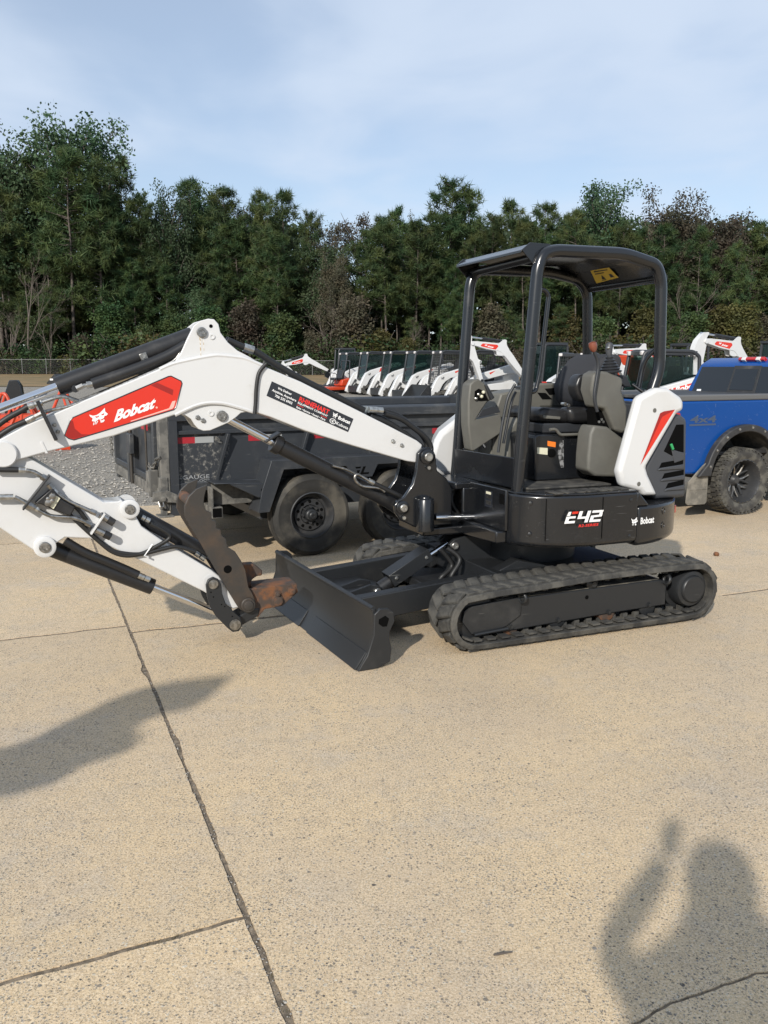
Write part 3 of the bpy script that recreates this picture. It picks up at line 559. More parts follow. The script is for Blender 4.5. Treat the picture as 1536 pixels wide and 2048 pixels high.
# travel direction of TP is clockwise seen from +y side, inward normal:
def inn(p, t, d):
    n = V((-t.y, t.x, 0)); c = V((0, 0.21, 0)); 
    if n.dot(V((max(-0.83, min(0.86, p.x)), 0.215, 0)) - p) < 0: n = -n
    return p + n * d
lug_me = {}
def track(yc, parent):
    t = bpy.data.objects.new('track', None); COL.objects.link(t); t.parent = parent; t.location = (0, yc, 0)
    b = MB(); n = len(fine); o0 = 0.018; o1 = 0.056
    for p, d in fine:
        a = inn(p, d, o0); e = inn(p, d, o1)
        b.v += [(a.x, -0.165, a.y), (a.x, 0.165, a.y), (e.x, 0.175, e.y), (e.x, -0.175, e.y)]
    for i in range(n):
        j = (i + 1) % n
        for q in range(4): b.f.append((i * 4 + q, i * 4 + (q + 1) % 4, j * 4 + (q + 1) % 4, j * 4 + q))
    belt = b.build('belt', RUBBER, t, bevel=0.005)
    # inner guide teeth, small: one mass
    b = MB()
    for p, d in TS:
        e = inn(p, d, 0.075); ang = math.atan2(-d.y, d.x)
        for s in (-0.06, 0.06): b.box((e.x, s, e.y), (0.04, 0.03, 0.04), ry=ang)
        if e.y < 0.12: b.box((e.x, 0.13, e.y), (0.055, 0.06, 0.012), ry=ang)
    stuff(b.build('guide_teeth', RUBBER, t))
    if 'L' not in lug_me:
        for key, s in (('L', 1), ('R', -1)):
            b = MB(); w0, w1, h = 0.045, 0.034, 0.016
            xs = [(0.004 * s, 0.028), (0.080 * s, 0.000), (0.150 * s, -0.026)]
            for yy, sh in xs:
                b.v += [(sh - w0, yy, -0.006), (sh + w0, yy, -0.006), (sh + w1, yy, h), (sh - w1, yy, h)]
            for i in range(2):
                for q in range(4): b.f.append((i * 4 + q, i * 4 + (q + 1) % 4, i * 4 + 4 + (q + 1) % 4, i * 4 + 4 + q))
            b.f += [(0, 1, 2, 3), (8, 9, 10, 11)]
            lo = b.build('lug', RUBBER, t, bevel=0.006, seg=2); lug_me[key] = lo.data; bpy.data.objects.remove(lo)
    for i, (p, d) in enumerate(TS):
        for key, s in (('L', 1), ('R', -1)):
            pp, dd = (p, d) if s > 0 else ((p + TS[(i + 1) % len(TS)][0]) / 2, d)
            q = inn(pp, dd, 0.018); out_ = (inn(pp, dd, 0) - q).normalized()
            lo = bpy.data.objects.new('lug', lug_me[key]); COL.objects.link(lo); lo.parent = t
            zx = V((out_.x, 0, out_.y)); yx = V((0, 1, 0)); xx = yx.cross(zx)
            mt = Matrix((xx, yx, zx)).transposed().to_4x4(); mt.translation = (q.x, 0.0, q.y); lo.matrix_local = mt
            bv = lo.modifiers.new('bevel', 'BEVEL'); bv.width = 0.006; bv.segments = 2
    # running gear
    b = MB().lathe([(0.07, -0.09), (0.155, -0.085), (0.162, -0.06), (0.162, 0.06), (0.155, 0.085), (0.07, 0.09)], (0.868, 0, 0.215), (0, 1, 0), 32); b.build('idler_wheel', CHAR, t)
    s = MB().lathe([(0.08, -0.04), (0.16, -0.035), (0.16, 0.035), (0.08, 0.04)], (-0.84, 0, 0.222), (0, 1, 0), 26)
    for k in range(13): a = 2 * pi * k / 13; s.box((-0.84 + 0.165 * cos(a), 0, 0.222 + 0.165 * sin(a)), (0.035, 0.06, 0.03), ry=-a)
    s.build('sprocket', CHAR, t)
    sg = 1 if yc > 0 else -1
    MB().lathe([(0.13, 0), (0.13, 0.10), (0.122, 0.118), (0.098, 0.122), (0.095, 0.135), (0.088, 0.142)], (-0.835, 0.02 * sg, 0.232), (0, sg, 0), 32).build('drive_motor', CHAR, t)
    for x in (-0.50, -0.16, 0.235, 0.59):
        MB().lathe([(0.05, -0.09), (0.068, -0.085), (0.068, 0.085), (0.05, 0.09)], (x, 0.0, 0.128), (0, 1, 0), 20).build('roller', RUSTO if x in (0.59, -0.16) else CHAR, t)
    MB().lathe([(0.035, -0.09), (0.045, -0.09), (0.045, 0.09), (0.030, 0.10), (0.018, 0.115)], (-0.03, 0, 0.335), (0, 1, 0), 20).build('carrier_roller', CHAR, t)
    fr = [(0.86, 0.275), (0.72, 0.300), (-0.58, 0.312), (-0.645, 0.295), (-0.645, 0.125), (-0.25, 0.118), (0.45, 0.095), (0.70, 0.085), (0.87, 0.12), (0.92, 0.2)]
    plate('track_frame', fr, -0.135 * sg, 0.100 * sg, CHAR, t, 0.008)
    MB().pxz([(0.70, 0.3005), (0.70, 0.3035), (-0.575, 0.3155), (-0.575, 0.3125)], -0.11 * sg, 0.094 * sg).build('packed_dust', DUSTM, t)
    cv = [(0.905, 0.285), (0.555, 0.309), (0.530, 0.265), (0.532, 0.192), (0.652, 0.122), (0.885, 0.105), (0.948, 0.19), (0.938, 0.262)]
    plate('tension_cover', cv, 0.100 * sg, 0.116 * sg, CHAR, t, 0.004)
    MB().tube([(0.87, 0.125 * sg, 0.105), (0.63, 0.125 * sg, 0.118)], 0.010, 8).build('guard_bar', CHAR, t)
    for x, z in ((0.527, 0.305), (-0.63, 0.312)):
        MB().lathe([(0.030 + 0.012 * cos(a), 0.012 * sin(a)) for a in [2 * pi * k / 10 for k in range(10)]], (x, 0.115 * sg, z), (0.5, 0, 0.15) if x < 0 else (0.5, 0.2, 0), 18, closed=True).build('tie_down_ring', CHAR, t)
    for x, z in ((0.591, 0.118), (0.235, 0.12), (-0.165, 0.13), (-0.502, 0.142)):
        MB().lathe([(0.020, 0), (0.020, 0.006), (0.013, 0.006), (0.013, 0.016)], (x, 0.098 * sg, z), (0, sg, 0), 6).build('bolt', CHAR, t, smooth=0)
    MB().cyl((0.017, 0.09 * sg, 0.25), (0.017, 0.1015 * sg, 0.25), 0.014, n=16).build('frame_hole', DARK, t)
    return t
track(0.70, EX); track(-0.70, EX)

# ---- undercarriage, blade
b = MB(); b.bb((-0.55, -0.55, 0.20), (0.55, 0.55, 0.40)); b.cyl((0, 0, 0.38), (0, 0, 0.60), 0.36, n=40)
b.pxz([(0.50, 0.25), (0.95, 0.30), (0.95, 0.24), (0.5, 0.16)], -0.30, 0.30)
b.build('undercarriage', CHAR, EX, bevel=0.006)
b = MB()
for s in (-1, 1):
    b.pxz([(0.30, 0.36), (0.20, 0.44), (0.38, 0.55), (0.55, 0.575), (0.64, 0.555), (0.68, 0.52), (0.65, 0.48), (0.50, 0.34)], s * 0.075 - 0.018, s * 0.075 + 0.018)
b.build('cylinder_bracket', CHAR, EX, bevel=0.004)
for s in (-1, 1): MB().pxz([(0.60, 0.36), (0.35, 0.46), (0.10, 0.40), (0.10, 0.24), (0.60, 0.24)], s * 0.42 - 0.05, s * 0.42 + 0.05).build('leg_plate', CHAR, EX, bevel=0.006)
pin((0.646, 0.515), 0.095, 0.125, 0.026, ZINC, EX)
bl = bpy.data.objects.new('dozer_blade', None); COL.objects.link(bl); bl.parent = EX
bl.matrix_local = Matrix.Translation((1.6, 0.87, 0)) @ Matrix.Rotation(R(3.6), 4, 'Z') @ Matrix.Translation((-1.6, -0.87, 0))
prof = [(1.672, 0.0), (1.640, 0.045), (1.598, 0.115), (1.575, 0.190), (1.566, 0.260), (1.568, 0.330), (1.575, 0.362)]
back = [(x - 0.022, z) for x, z in prof[::-1]]
MB().pxz(prof + back, -0.872, 0.866).build('mouldboard', CHAR, bl, bevel=0.003)
MB().tube([(1.560, -0.865, 0.358), (1.560, 0.86, 0.358)], 0.017, 10).build('top_edge', CHAR, bl)
EP = [(1.566, 0.332), (1.530, 0.362), (1.475, 0.358), (1.440, 0.328), (1.435, 0.272), (1.466, 0.215), (1.468, 0.165), (1.453, 0.112), (1.463, 0.030), (1.545, 0.0), (1.672, 0.0), (1.612, 0.087), (1.570, 0.207)]
for s in (1, -1):
    plate('end_plate', EP, s * 0.864, s * 0.886, CHAR, bl, 0.004)
    plate('end_hole', [(1.538, 0.300), (1.496, 0.317), (1.472, 0.296), (1.486, 0.251), (1.514, 0.252), (1.540, 0.274)], s * 0.880, s * 0.8875, DARK, bl, 0)
for y0, y1 in ((-0.862, -0.09), (0.06, 0.858)):
    MB().pxz([(1.682, 0.002), (1.610, 0.105), (1.598, 0.100), (1.660, 0.0)], y0, y1).build('cutting_edge', CHAR, bl, bevel=0.002)
for s in (1, -1): MB().pxz([(1.545, 0.30), (0.55, 0.36), (0.55, 0.20), (1.555, 0.13)], s * 0.40 - 0.045, s * 0.40 + 0.045).build('push_arm', CHAR, bl, bevel=0.008)
MB().pxz([(1.545, 0.22), (1.15, 0.24), (1.00, 0.20), (1.0, 0.17), (1.548, 0.15)], -0.36, 0.36).build('cross_plate', CHAR, bl, bevel=0.006)
for s in (-0.085, 0.085): plate('lift_lug', [(1.50, 0.22), (1.22, 0.285), (1.145, 0.265), (1.130, 0.225), (1.17, 0.19)], s - 0.012, s + 0.012, CHAR, bl, 0.003)
pin((1.172, 0.232), 0.097, 0.12, 0.026, ZINC, bl)
for s in (-0.30, 0.30): plate('gusset', [(1.543, 0.33), (1.30, 0.22), (1.545, 0.2)], s - 0.008, s + 0.008, CHAR, bl, 0.002)
bc = MB().tube([(1.172, 0, 0.232), (0.85, 0, 0.405)], 0.048, 20).build('blade_cylinder', CYLM, EX)
MB().tube([(0.85, 0, 0.405), (0.65, 0, 0.512)], 0.021, 16).build('rod', CHROME, bc)
dx, dz = V((0.85 - 1.12, 0, 0.405 - 0.262)).normalized().x, V((0.85 - 1.12, 0, 0.405 - 0.262)).normalized().z
g0, g1 = V((1.10, 0, 0.275)), V((0.80, 0, 0.44)); nn = V((0, 0, 1)); up_ = (g1 - g0).normalized().cross(V((0, 1, 0))).normalized()
if up_.z < 0: up_ = -up_
bpts = lambda p, y, h: tuple(p + V((0, y, 0)) + up_ * h)
b = MB(); 
sec = [(-0.062, -0.03), (-0.062, 0.06), (0.062, 0.06), (0.062, -0.03), (0.068, -0.03), (0.068, 0.066), (-0.068, 0.066), (-0.068, -0.03)]
b.prism(sec, lambda y, h: bpts(g0, y, h), lambda y, h: bpts(g1, y, h))
gd = b.build('cylinder_guard', CHAR, bc, bevel=0.004)
for q in (0.12, 0.88): bolt(tuple(g0.lerp(g1, q) + V((0, 0.068, 0)) + up_ * 0.02), (0, 1, 0), 0.011, bc)
tubeo('blade_hose', [(0.70, 0.10, 0.50), (0.62, 0.14, 0.42), (0.70, 0.16, 0.30), (0.60, 0.1, 0.24)], 0.018, HOSE, EX, sp=6)
tubeo('blade_hose', [(0.72, 0.04, 0.48), (0.64, 0.06, 0.36), (0.74, 0.08, 0.28), (0.62, 0.0, 0.24)], 0.018, HOSE, EX, sp=6)

# ---- upper structure
BX = 0.0
PLAN = [(0.52, -0.28), (0.52, 0.62), (0.47, 0.70), (0.38, 0.78), (0.24, 0.845), (0.05, 0.88), (-0.30, 0.88), (-0.30, -0.86), (0.35, -0.86), (0.52, -0.74)]
def chamf(plan, z0, z1, ch, m, name, parent, bevel=0.012):
    c = sum((V((*p, 0)) for p in plan), V()) / len(plan)
    ins = [tuple((V((*p, 0)) + (c - V((*p, 0))).normalized() * ch).xy) for p in plan]
    b = MB(); n = len(plan)
    b.v = [(*p, z0) for p in ins] + [(*p, z0 + ch * 0.7) for p in plan] + [(*p, z1) for p in plan]
    b.f = [tuple(range(n)), tuple(range(3 * n - 1, 2 * n - 1, -1))] + [(i + k * n, (i + 1) % n + k * n, (i + 1) % n + (k + 1) * n, i + (k + 1) * n) for k in (0, 1) for i in range(n)]
    return b.build(name, m, parent, bevel=bevel, seg=3)
house = chamf(PLAN, 0.605, 0.945, 0.035, BLACK, 'side_skirt', EX)
CWP = [(-0.302, 0.88), (-0.48, 0.855), (-0.66, 0.775), (-0.80, 0.66), (-0.92, 0.50), (-1.01, 0.28), (-1.04, 0.0), (-1.01, -0.28), (-0.92, -0.50), (-0.80, -0.66), (-0.66, -0.775), (-0.48, -0.85), (-0.302, -0.86)]
CWP = [tuple(p.xy) for p in spline([(*p, 0) for p in CWP], 3)]
cw = chamf(CWP, 0.575, 0.850, 0.05, BLACK, 'counterweight', EX, 0.02)
MB().pxz([(-0.298, 0.948), (-0.312, 0.944), (-0.40, 0.852), (-0.298, 0.852)], 0.60, 0.872).build('ledge', BLACK, cw, bevel=0.012)
MB().cyl((0, 0, 0.56), (0, 0, 0.606), 0.50, n=48).build('turntable', CHAR, EX)
# front frame: panels either side of the opening for the boom foot
MB().pyz([(-0.10, 0.60), (-0.10, 0.70), (0.60, 0.70), (0.60, 0.62), (0.25, 0.60)], 0.522, 0.60).build('front_frame', BLACK, EX, bevel=0.01)
b = MB(); b.pyz([(0.12, 0.70), (0.12, 0.965), (0.615, 0.972), (0.615, 0.70)], 0.522, 0.545); fp = b.build('front_panel', BLACK, EX, bevel=0.006)
b = MB(); b.pyz([(0.40, 0.885), (0.40, 0.945), (0.35, 0.945), (0.35, 0.885)], 0.545, 0.548); MB().pyz([(0.345, 0.828), (0.345, 0.94), (0.445, 0.94), (0.445, 0.828)], 0.545, 0.5465).build('spec_label', BDEC, fp, smooth=0)
for k, (z0, z1) in enumerate(((0.915, 0.932), (0.885, 0.908), (0.845, 0.872))):
    MB().pyz([(0.362, z0), (0.362, z1), (0.428, z1), (0.428, z0)], 0.5468, 0.5472).build('label_block', CREAM if k == 0 else STEEL, fp, smooth=0)
MB().pyz([(0.537, 0.873), (0.537, 0.940), (0.598, 0.940), (0.598, 0.873)], 0.545, 0.5465).build('access_slot', DARK, fp, smooth=0)
b = MB(); b.bb((0.46, -0.30, 0.60), (0.72, -0.24, 0.95)); b.bb((0.46, 0.10, 0.60), (0.60, 0.13, 0.93)); b.bb((0.46, -0.30, 0.915), (0.66, 0.13, 0.965)); b.bb((0.46, -0.30, 0.60), (0.90, 0.13, 0.66))
b.build('boom_mount', BLACK, EX, bevel=0.012)
MB().lathe([(0.075, 0.655), (0.075, 0.90), (0.06, 0.915), (0.06, 0.93)], (0.76, 0.0, 0), (0, 0, 1), 28).build('swing_pivot', BLACK, EX, bevel=0.004)
sw = bpy.data.objects.new('swing_cylinder', None); COL.objects.link(sw); sw.parent = EX
MB().tube([(0.84, 0.19, 0.742), (0.46, 0.19, 0.722)], 0.021, 16).build('rod', CHROME, sw); MB().tube([(0.47, 0.19, 0.722), (0.2, 0.19, 0.71)], 0.045, 16).build('barrel', CYLM, sw)
tubeo('hose', [(0.62, 0.06, 0.93), (0.70, 0.07, 0.84), (0.66, 0.08, 0.75), (0.56, 0.09, 0.70)], 0.014, HOSE, sw, sp=6)
tubeo('hose', [(0.60, 0.02, 0.93), (0.64, 0.04, 0.83), (0.60, 0.05, 0.74), (0.54, 0.05, 0.68)], 0.014, HOSE, sw, sp=6)
# lettering on the skirt
yS = 0.8835
def line_y(x): return yS
e = TR['e42']; W_ = V((-0.285, 0, -0.004)); H_ = V((-0.012, 0, 0.074))
o42 = V((0.275, yS, 0.778))
# stylised block digits with slanted strokes
def block(polys, o, u, v, m, parent, name):
    b = MB(); o, u, v = V(o), V(u), V(v)
    for P in polys: b.poly([tuple(o + u * a + v * c) for a, c in P])
    return b.build(name, m, parent, smooth=0)
sk = lambda P: [(a + 0.05 * c, c) for a, c in P]
E_ = [sk([(0, 0), (0.27, 0), (0.27, 0.2), (0.09, 0.2), (0.09, 0.42), (0.25, 0.42), (0.25, 0.6), (0.0, 0.6)]), sk([(0.0, 0.66), (0.09, 0.66), (0.09, 1), (0.02, 1)])]
Er = [sk([(0.12, 0.80), (0.28, 0.80), (0.28, 1), (0.12, 1)])]
F_ = [sk([(0.31, 1), (0.40, 1), (0.40, 0.52), (0.53, 0.52), (0.53, 1), (0.62, 1), (0.62, 0), (0.53, 0), (0.53, 0.34), (0.31, 0.34)])]
T_ = [sk([(0.66, 0.0), (0.96, 0.0), (0.96, 0.2), (0.75, 0.2), (0.75, 0.40), (0.96, 0.44), (0.96, 1.0), (0.66, 1.0), (0.66, 0.80), (0.87, 0.80), (0.87, 0.60), (0.66, 0.56)])]
block(E_, o42, W_, H_, WDEC, EX, 'letter_block'); block(Er, o42, W_, H_, RED, EX, 'letter_accent'); block(F_, o42, W_, H_, WDEC, EX, 'numeral_block'); block(T_, o42, W_, H_, WDEC, EX, 'numeral_block')
text('R2-SERIES', (0.165, yS, 0.748), (-0.150, 0, 0), (0, 0, 0.016), RTXT, EX, 0.02, shear=0.03)
def on_cw(x): # y of the counterweight side at x
    for (a, b_), (c, d) in zip(CWP, CWP[1:]):
        if c <= x <= a: return b_ + (d - b_) * (x - a) / (c - a) + 0.0035
    return 0.886
text('Bobcat', (-0.325, on_cw(-0.325), 0.733), (-0.125, on_cw(-0.45) - on_cw(-0.325) , 0), (0, 0, 0.042), WDEC, cw, 0.035)
cat_head((-0.245, 0.884, 0.728), (-0.055, 0, 0), (0, 0, 0.055), WDEC, EX, BLACK)
for z in (0.70, 0.80): MB().lathe([(0.024, 0), (0.024, 0.004), (0.016, 0.004), (0.014, 0)], (-0.56, 0.825, z), (-0.4, 0.9, 0), 18).build('bolt', BLACK, cw)
MB().box((-0.90, 0.545, 0.745), (0.012, 0.05, 0.055), rz=R(-58)).build('reflector', RED, cw, bevel=0.003)
for x in (0.36, -0.02): MB().bb((x, (0.806 if x > 0.2 else 0.878), 0.66), (x + 0.004, (0.808 if x > 0.2 else 0.8835), 0.93)).build('panel_seam', DARK, house)
for x, z in ((0.44, 0.90), (0.44, 0.70), (-0.24, 0.90), (-0.24, 0.66)): MB().lathe([(0.011, 0), (0.011, 0.004), (0.007, 0.006)], (x, 0.745 if x > 0 else 0.879, z), (0.5 if x > 0 else 0, 1, 0), 12).build('bolt', CHAR, house)
# white rear cover with red flash
cvr = MB().pxz([p for p in TR['cover']], 0.665, 0.742).build('engine_cover', WHITE, EX, bevel=0.034, seg=3)
cf = TR['cover_face']
MB().poly([(x, 0.7435, z) for x, z in [(-0.412, 1.104), (-0.555, 1.448), (-0.585, 1.460), (-0.678, 1.470)]]).build('red_flash', RED, cvr, smooth=0)
MB().poly([(x, 0.7445, z) for x, z in [(-0.412, 1.104), (-0.555, 1.448), (-0.585, 1.460), (-0.678, 1.470), (-0.574, 1.425), (-0.56, 1.40)]]).build('red_flash_edge', DRED, cvr, smooth=0)
for x, z in TR['cover_bolts']:
    MB().lathe([(0.015, 0), (0.013, 0.001), (0.008, 0.0005), (0.0, 0.0005)], (x, 0.744, z), (0, 1, 0), 18).build('bolt_recess', GREY, cvr)
gr = [(-0.710, 1.452), (-0.785, 1.428), (-0.835, 1.40), (-0.865, 0.853), (-0.585, 0.853), (-0.500, 1.035), (-0.482, 1.089)]
rh = MB().pxz(gr, -0.62, 0.700).build('rear_grille', GRILL, EX, bevel=0.03, seg=3)
MB().pxz([(-0.640, 1.185), (-0.735, 1.365), (-0.80, 1.365), (-0.815, 1.15), (-0.76, 1.130)], 0.690, 0.7035).build('grille_recess', DARK, rh, bevel=0.004)
MB().pxz([(-0.70, 1.20), (-0.735, 1.10), (-0.82, 1.12), (-0.82, 1.17), (-0.77, 1.18)], 0.695, 0.706).build('grille_step', GRILL, rh, bevel=0.006)
for k, (x0, z0, x1) in enumerate(((-0.602, 1.060, -0.815), (-0.632, 0.985, -0.825), (-0.668, 0.915, -0.83))):
    MB().pxz([(x0, z0), (x0 - 0.025, z0 + 0.048), (x1, z0 + 0.066), (x1, z0 + 0.026)], 0.692, 0.7035).build('grille_slot', DARK, rh, bevel=0.004)
    MB().pxz([(x0 + 0.01, z0 - 0.004), (x0 - 0.01, z0 + 0.012), (x1, z0 + 0.030), (x1, z0 - 0.004)], 0.692, 0.712).build('grille_slat', GRILL, rh, bevel=0.006)
MB().box((-0.70, 0.712, 1.215), (0.018, 0.012, 0.045), ry=0.5).build('green_latch', GREEN, rh, bevel=0.003)
# hood over the far side and behind the seat
b = MB(); b.pxz([(-0.43, 0.94), (-0.43, 1.40), (-0.55, 1.52), (-0.80, 1.50), (-0.92, 1.38), (-0.92, 0.85)], -0.60, 0.30); b.build('rear_hood', PLAST, EX, bevel=0.03, seg=3)
hw = [(0.60, 0.955), (0.62, 1.10), (0.585, 1.215), (0.545, 1.275), (0.40, 1.375), (0.10, 1.47), (-0.30, 1.50), (-0.90, 1.45), (-0.92, 0.86), (0.50, 0.93)]
MB().prism(hw, lambda x, z: (x - 0.02, -0.40, z), lambda x, z: (x - (0.21 if x > 0.3 else 0.0), -0.82, z)).build('side_hood', WHITE, EX, bevel=0.05, seg=3)

# ---- cab floor, front panel, canopy
MB().pxy([(0.50, -0.30), (0.50, 0.60), (0.36, 0.79), (0.10, 0.862), (-0.298, 0.862), (-0.298, -0.3)], 0.945, 0.958).build('deck', BLACK, EX, bevel=0.004)
MB().pxy([(0.43, -0.28), (0.43, 0.52), (0.34, 0.60), (-0.28, 0.62), (-0.28, -0.28)], 0.958, 0.972).build('floor_mat', MATT, EX, bevel=0.005)
b = MB(); 
for i in range(7): b.box((0.28 - 0.085 * i, 0.77, 0.962), (0.062, 0.12, 0.010))
b.build('tread_strip', MATT, EX, bevel=0.003)
MB().pyz([(-0.27, 0.96), (-0.27, 1.160), (0.58, 1.172), (0.58, 0.975)], 0.452, 0.470).build('toe_panel', BLACK, EX, bevel=0.004)
cn = bpy.data.objects.new('canopy', None); COL.objects.link(cn); cn.parent = EX
NP = [(0.452, 0.60, 0.93), (0.430, 0.60, 1.25), (0.347, 0.60, 2.36), (0.310, 0.60, 2.452), (0.222, 0.60, 2.475), (-0.317, 0.60, 2.482), (-0.58, 0.60, 2.425), (-0.625, 0.60, 2.32), (-0.650, 0.60, 1.74), (-0.565, 0.60, 1.50), (-0.53, 0.60, 1.40)]
FPp = [(0.452, -0.27, 0.95), (0.430, -0.27, 1.25), (0.357, -0.27, 2.34), (0.320, -0.27, 2.425), (0.24, -0.27, 2.445), (-0.30, -0.27, 2.455), (-0.57, -0.27, 2.41), (-0.66, -0.27, 2.32), (-0.690, -0.27, 1.74), (-0.60, -0.27, 1.45)]
MB().tube(rounded(NP, 0.085, 6), 0.040, 18).build('post_frame', BLACK, cn); MB().tube(rounded(FPp, 0.085, 6), 0.038, 18).build('post_frame', BLACK, cn)
# roof skin: arched sheet with folded edges
RX = [(0.46, 2.468), (0.40, 2.508), (0.20, 2.512), (-0.36, 2.508), (-0.52, 2.455), (-0.67, 2.335)]
ROOFU = mat('roof_lining', (0.30, 0.29, 0.27), 0.75)
und = [(x, z - 0.016) for x, z in RX]
MB().pxz(RX + und[::-1], -0.29, 0.585).build('roof', BLACK, cn, bevel=0.004)
MB().pxz([(0.36, 2.490), (-0.02, 2.493), (-0.02, 2.485), (0.36, 2.482)], -0.20, 0.54).build('roof_lining', ROOFU, cn)  # light grey lining; its tone and extent paint ground light on the underside
for yy in (-0.292, 0.588): plate('roof_gusset', [(0.46, 2.470), (0.40, 2.517), (0.25, 2.515), (0.32, 2.42), (0.345, 2.36)], yy - 0.005, yy + 0.005, BLACK, cn, 0.002)
MB().tube([(0.33, -0.27, 2.425), (0.33, 0.60, 2.44)], 0.030, 12).build('cross_bar', BLACK, cn); MB().tube([(-0.662, -0.27, 2.345), (-0.648, 0.60, 2.345)], 0.030, 12).build('cross_bar', BLACK, cn)
STK = [V(q) for q in [(-0.493, -0.016, 2.451), (-0.499, 0.198, 2.446), (-0.581, 0.203, 2.38), (-0.6, -0.078, 2.365)]]
sk_ = lambda a, c, e=0.0: tuple(STK[3].lerp(STK[2], a).lerp(STK[0].lerp(STK[1], a), c) + V((0.10, 0, -0.12)) * e)
ys = MB().add([sk_(0, 0), sk_(1, 0), sk_(1, 1), sk_(0, 1)], [(0, 1, 2, 3)]).build('warning_sticker', YEL, cn, smooth=0)
for a0, c0, a1, c1_ in ((0.15, 0.80, 0.85, 0.88), (0.15, 0.62, 0.60, 0.69), (0.30, 0.08, 0.50, 0.13)): MB().poly([sk_(a0, c0, 0.01), sk_(a1, c0, 0.01), sk_(a1, c1_, 0.01), sk_(a0, c1_, 0.01)]).build('printed_line', BDEC, ys, smooth=0)
MB().poly([sk_(0.33, 0.18, 0.01), sk_(0.50, 0.18, 0.01), sk_(0.41, 0.52, 0.01)]).build('warning_triangle', BDEC, ys, smooth=0)
MB().poly([sk_(0.72, 0.16, 0.01), sk_(0.88, 0.16, 0.01), sk_(0.84, 0.46, 0.01), sk_(0.75, 0.46, 0.01)]).build('pictogram', BDEC, ys, smooth=0)
MB().tube(rounded([(0.345, 0.56, 2.241), (0.261, 0.56, 2.237), (0.232, 0.56, 2.206), (0.280, 0.56, 1.718), (0.305, 0.56, 1.610), (0.33, 0.57, 1.594), (0.40, 0.585, 1.594)], 0.04), 0.015, 10).build('grab_rail', BLACK, cn)
MB().tube(rounded([(-0.645, 0.58, 1.885), (-0.60, 0.52, 1.815), (-0.585, 0.50, 1.73), (-0.565, 0.50, 1.60)], 0.04), 0.016, 10).build('grab_rail', BLACK, cn)
MB().tube([(-0.60, 0.55, 1.565), (-0.525, 0.48, 1.635)], 0.013, 10).build('grab_rail', BLACK, cn)
plate('post_gusset', [(0.440, 1.16), (0.400, 1.42), (0.32, 1.18), (0.30, 1.165)], -0.275, -0.263, BLACK, cn, 0.002)
MB().tube([(0.425, -0.235, 1.415), (0.30, -0.10, 1.175)], 0.013, 8).build('brace', BLACK, cn)

# ---- consoles, seat, levers
mo = MB().pxz(TR['mono'], -0.22, -0.10).build('front_console', GREY, EX, bevel=0.012)
plate('console_recess', TR['monobl'], -0.105, -0.094, DARK, mo, 0.002)
plate('console_slope', TR['monodark'], -0.104, -0.094, PLAST, mo, 0.002)
plate('display', TR['monoscr'], -0.20, -0.08, PLAST, mo, 0.006)
for p in ((0.37, 1.56), (0.345, 1.545), (0.33, 1.575), (0.39, 1.53)): MB().lathe([(0.012, 0), (0.012, 0.015), (0.006, 0.02)], (p[0], -0.098, p[1]), (0, 1, 0), 10).build('console_knob', ZINC if p[0] > 0.35 else CREAM, mo)
rc = MB().pxz([(-0.005, 1.584), (-0.129, 1.588), (-0.215, 1.632), (-0.394, 1.634), (-0.52, 1.60), (-0.53, 1.45), (-0.235, 1.453), (-0.221, 1.312), (-0.12, 1.0), (0.20, 1.0), (0.17, 1.42), (0.12, 1.56)], -0.42, -0.20).build('side_console', GREY, EX, bevel=0.015)
plate('storage_slot', TR['rslot1'], -0.21, -0.196, DARK, rc, 0.003); plate('storage_slot', TR['rslot2'], -0.21, -0.196, DARK, rc, 0.003)
for k in range(3): MB().box((-0.26 - 0.045 * k, -0.28, 1.638), (0.022, 0.04, 0.01)).build('switch', RED if k == 1 else PLAST, rc, bevel=0.002)
MB().box((-0.12, -0.27, 1.605), (0.13, 0.1, 0.02), ry=0.05).build('armrest_pad', PLAST, rc, bevel=0.008)
MB().pxz([(0.20, 1.0), (0.18, 1.30), (0.10, 1.40), (0.05, 1.0)], -0.2, 0.02).build('console_leg', GREY, rc, bevel=0.015)
for k, y in (('pedal1', 0.15), ('pedal2', 0.10)): MB().tube(rounded(p3(k, y), 0.05), 0.010, 10).build('travel_lever', PLAST, EX)
for y in (0.16, 0.06): MB().box((0.34, y, 1.02), (0.13, 0.075, 0.012), ry=-0.5).build('pedal', PLAST, EX, bevel=0.004)
st = bpy.data.objects.new('seat', None); COL.objects.link(st); st.parent = EX
sb = MB().pxz([(0.165, 1.285), (0.135, 1.300), (-0.293, 1.290), (-0.308, 0.972), (0.15, 0.972)], -0.10, 0.335).build('seat_box', BLACK, st, bevel=0.014, seg=3)
MB().pxz(TR['slabel'], 0.332, 0.3368).build('label', CREAM, sb, smooth=0); ol = MB().pxz(TR['olabel'], 0.332, 0.3368).build('label', ORNG, sb, smooth=0)
SCUFF = mat('scuff', (0.25, 0.25, 0.25), 0.7, col2=(0.02, 0.02, 0.02), scale=40, lo=0.40, hi=0.55)
MB().pxz([(-0.045, 1.25), (-0.075, 1.25), (-0.085, 1.06), (-0.06, 1.06), (-0.03, 1.16)], 0.332, 0.3362).build('scuff_mark', SCUFF, sb, smooth=0)
MB().lathe([(0.030, 0), (0.030, 0.012), (0.012, 0.016)], (0.02, 0.333, 1.165), (0, 1, 0), 14).build('knob', DARK, sb)
MB().tube(rounded(p3('sbar', 0.36), 0.03), 0.011, 10).build('adjust_bar', GREY, st)
def cushion(name, pts, y0, y1, m, bev): return MB().pxz(pts, y0, y1).build(name, m, st, bevel=bev, seg=4, smooth=60)
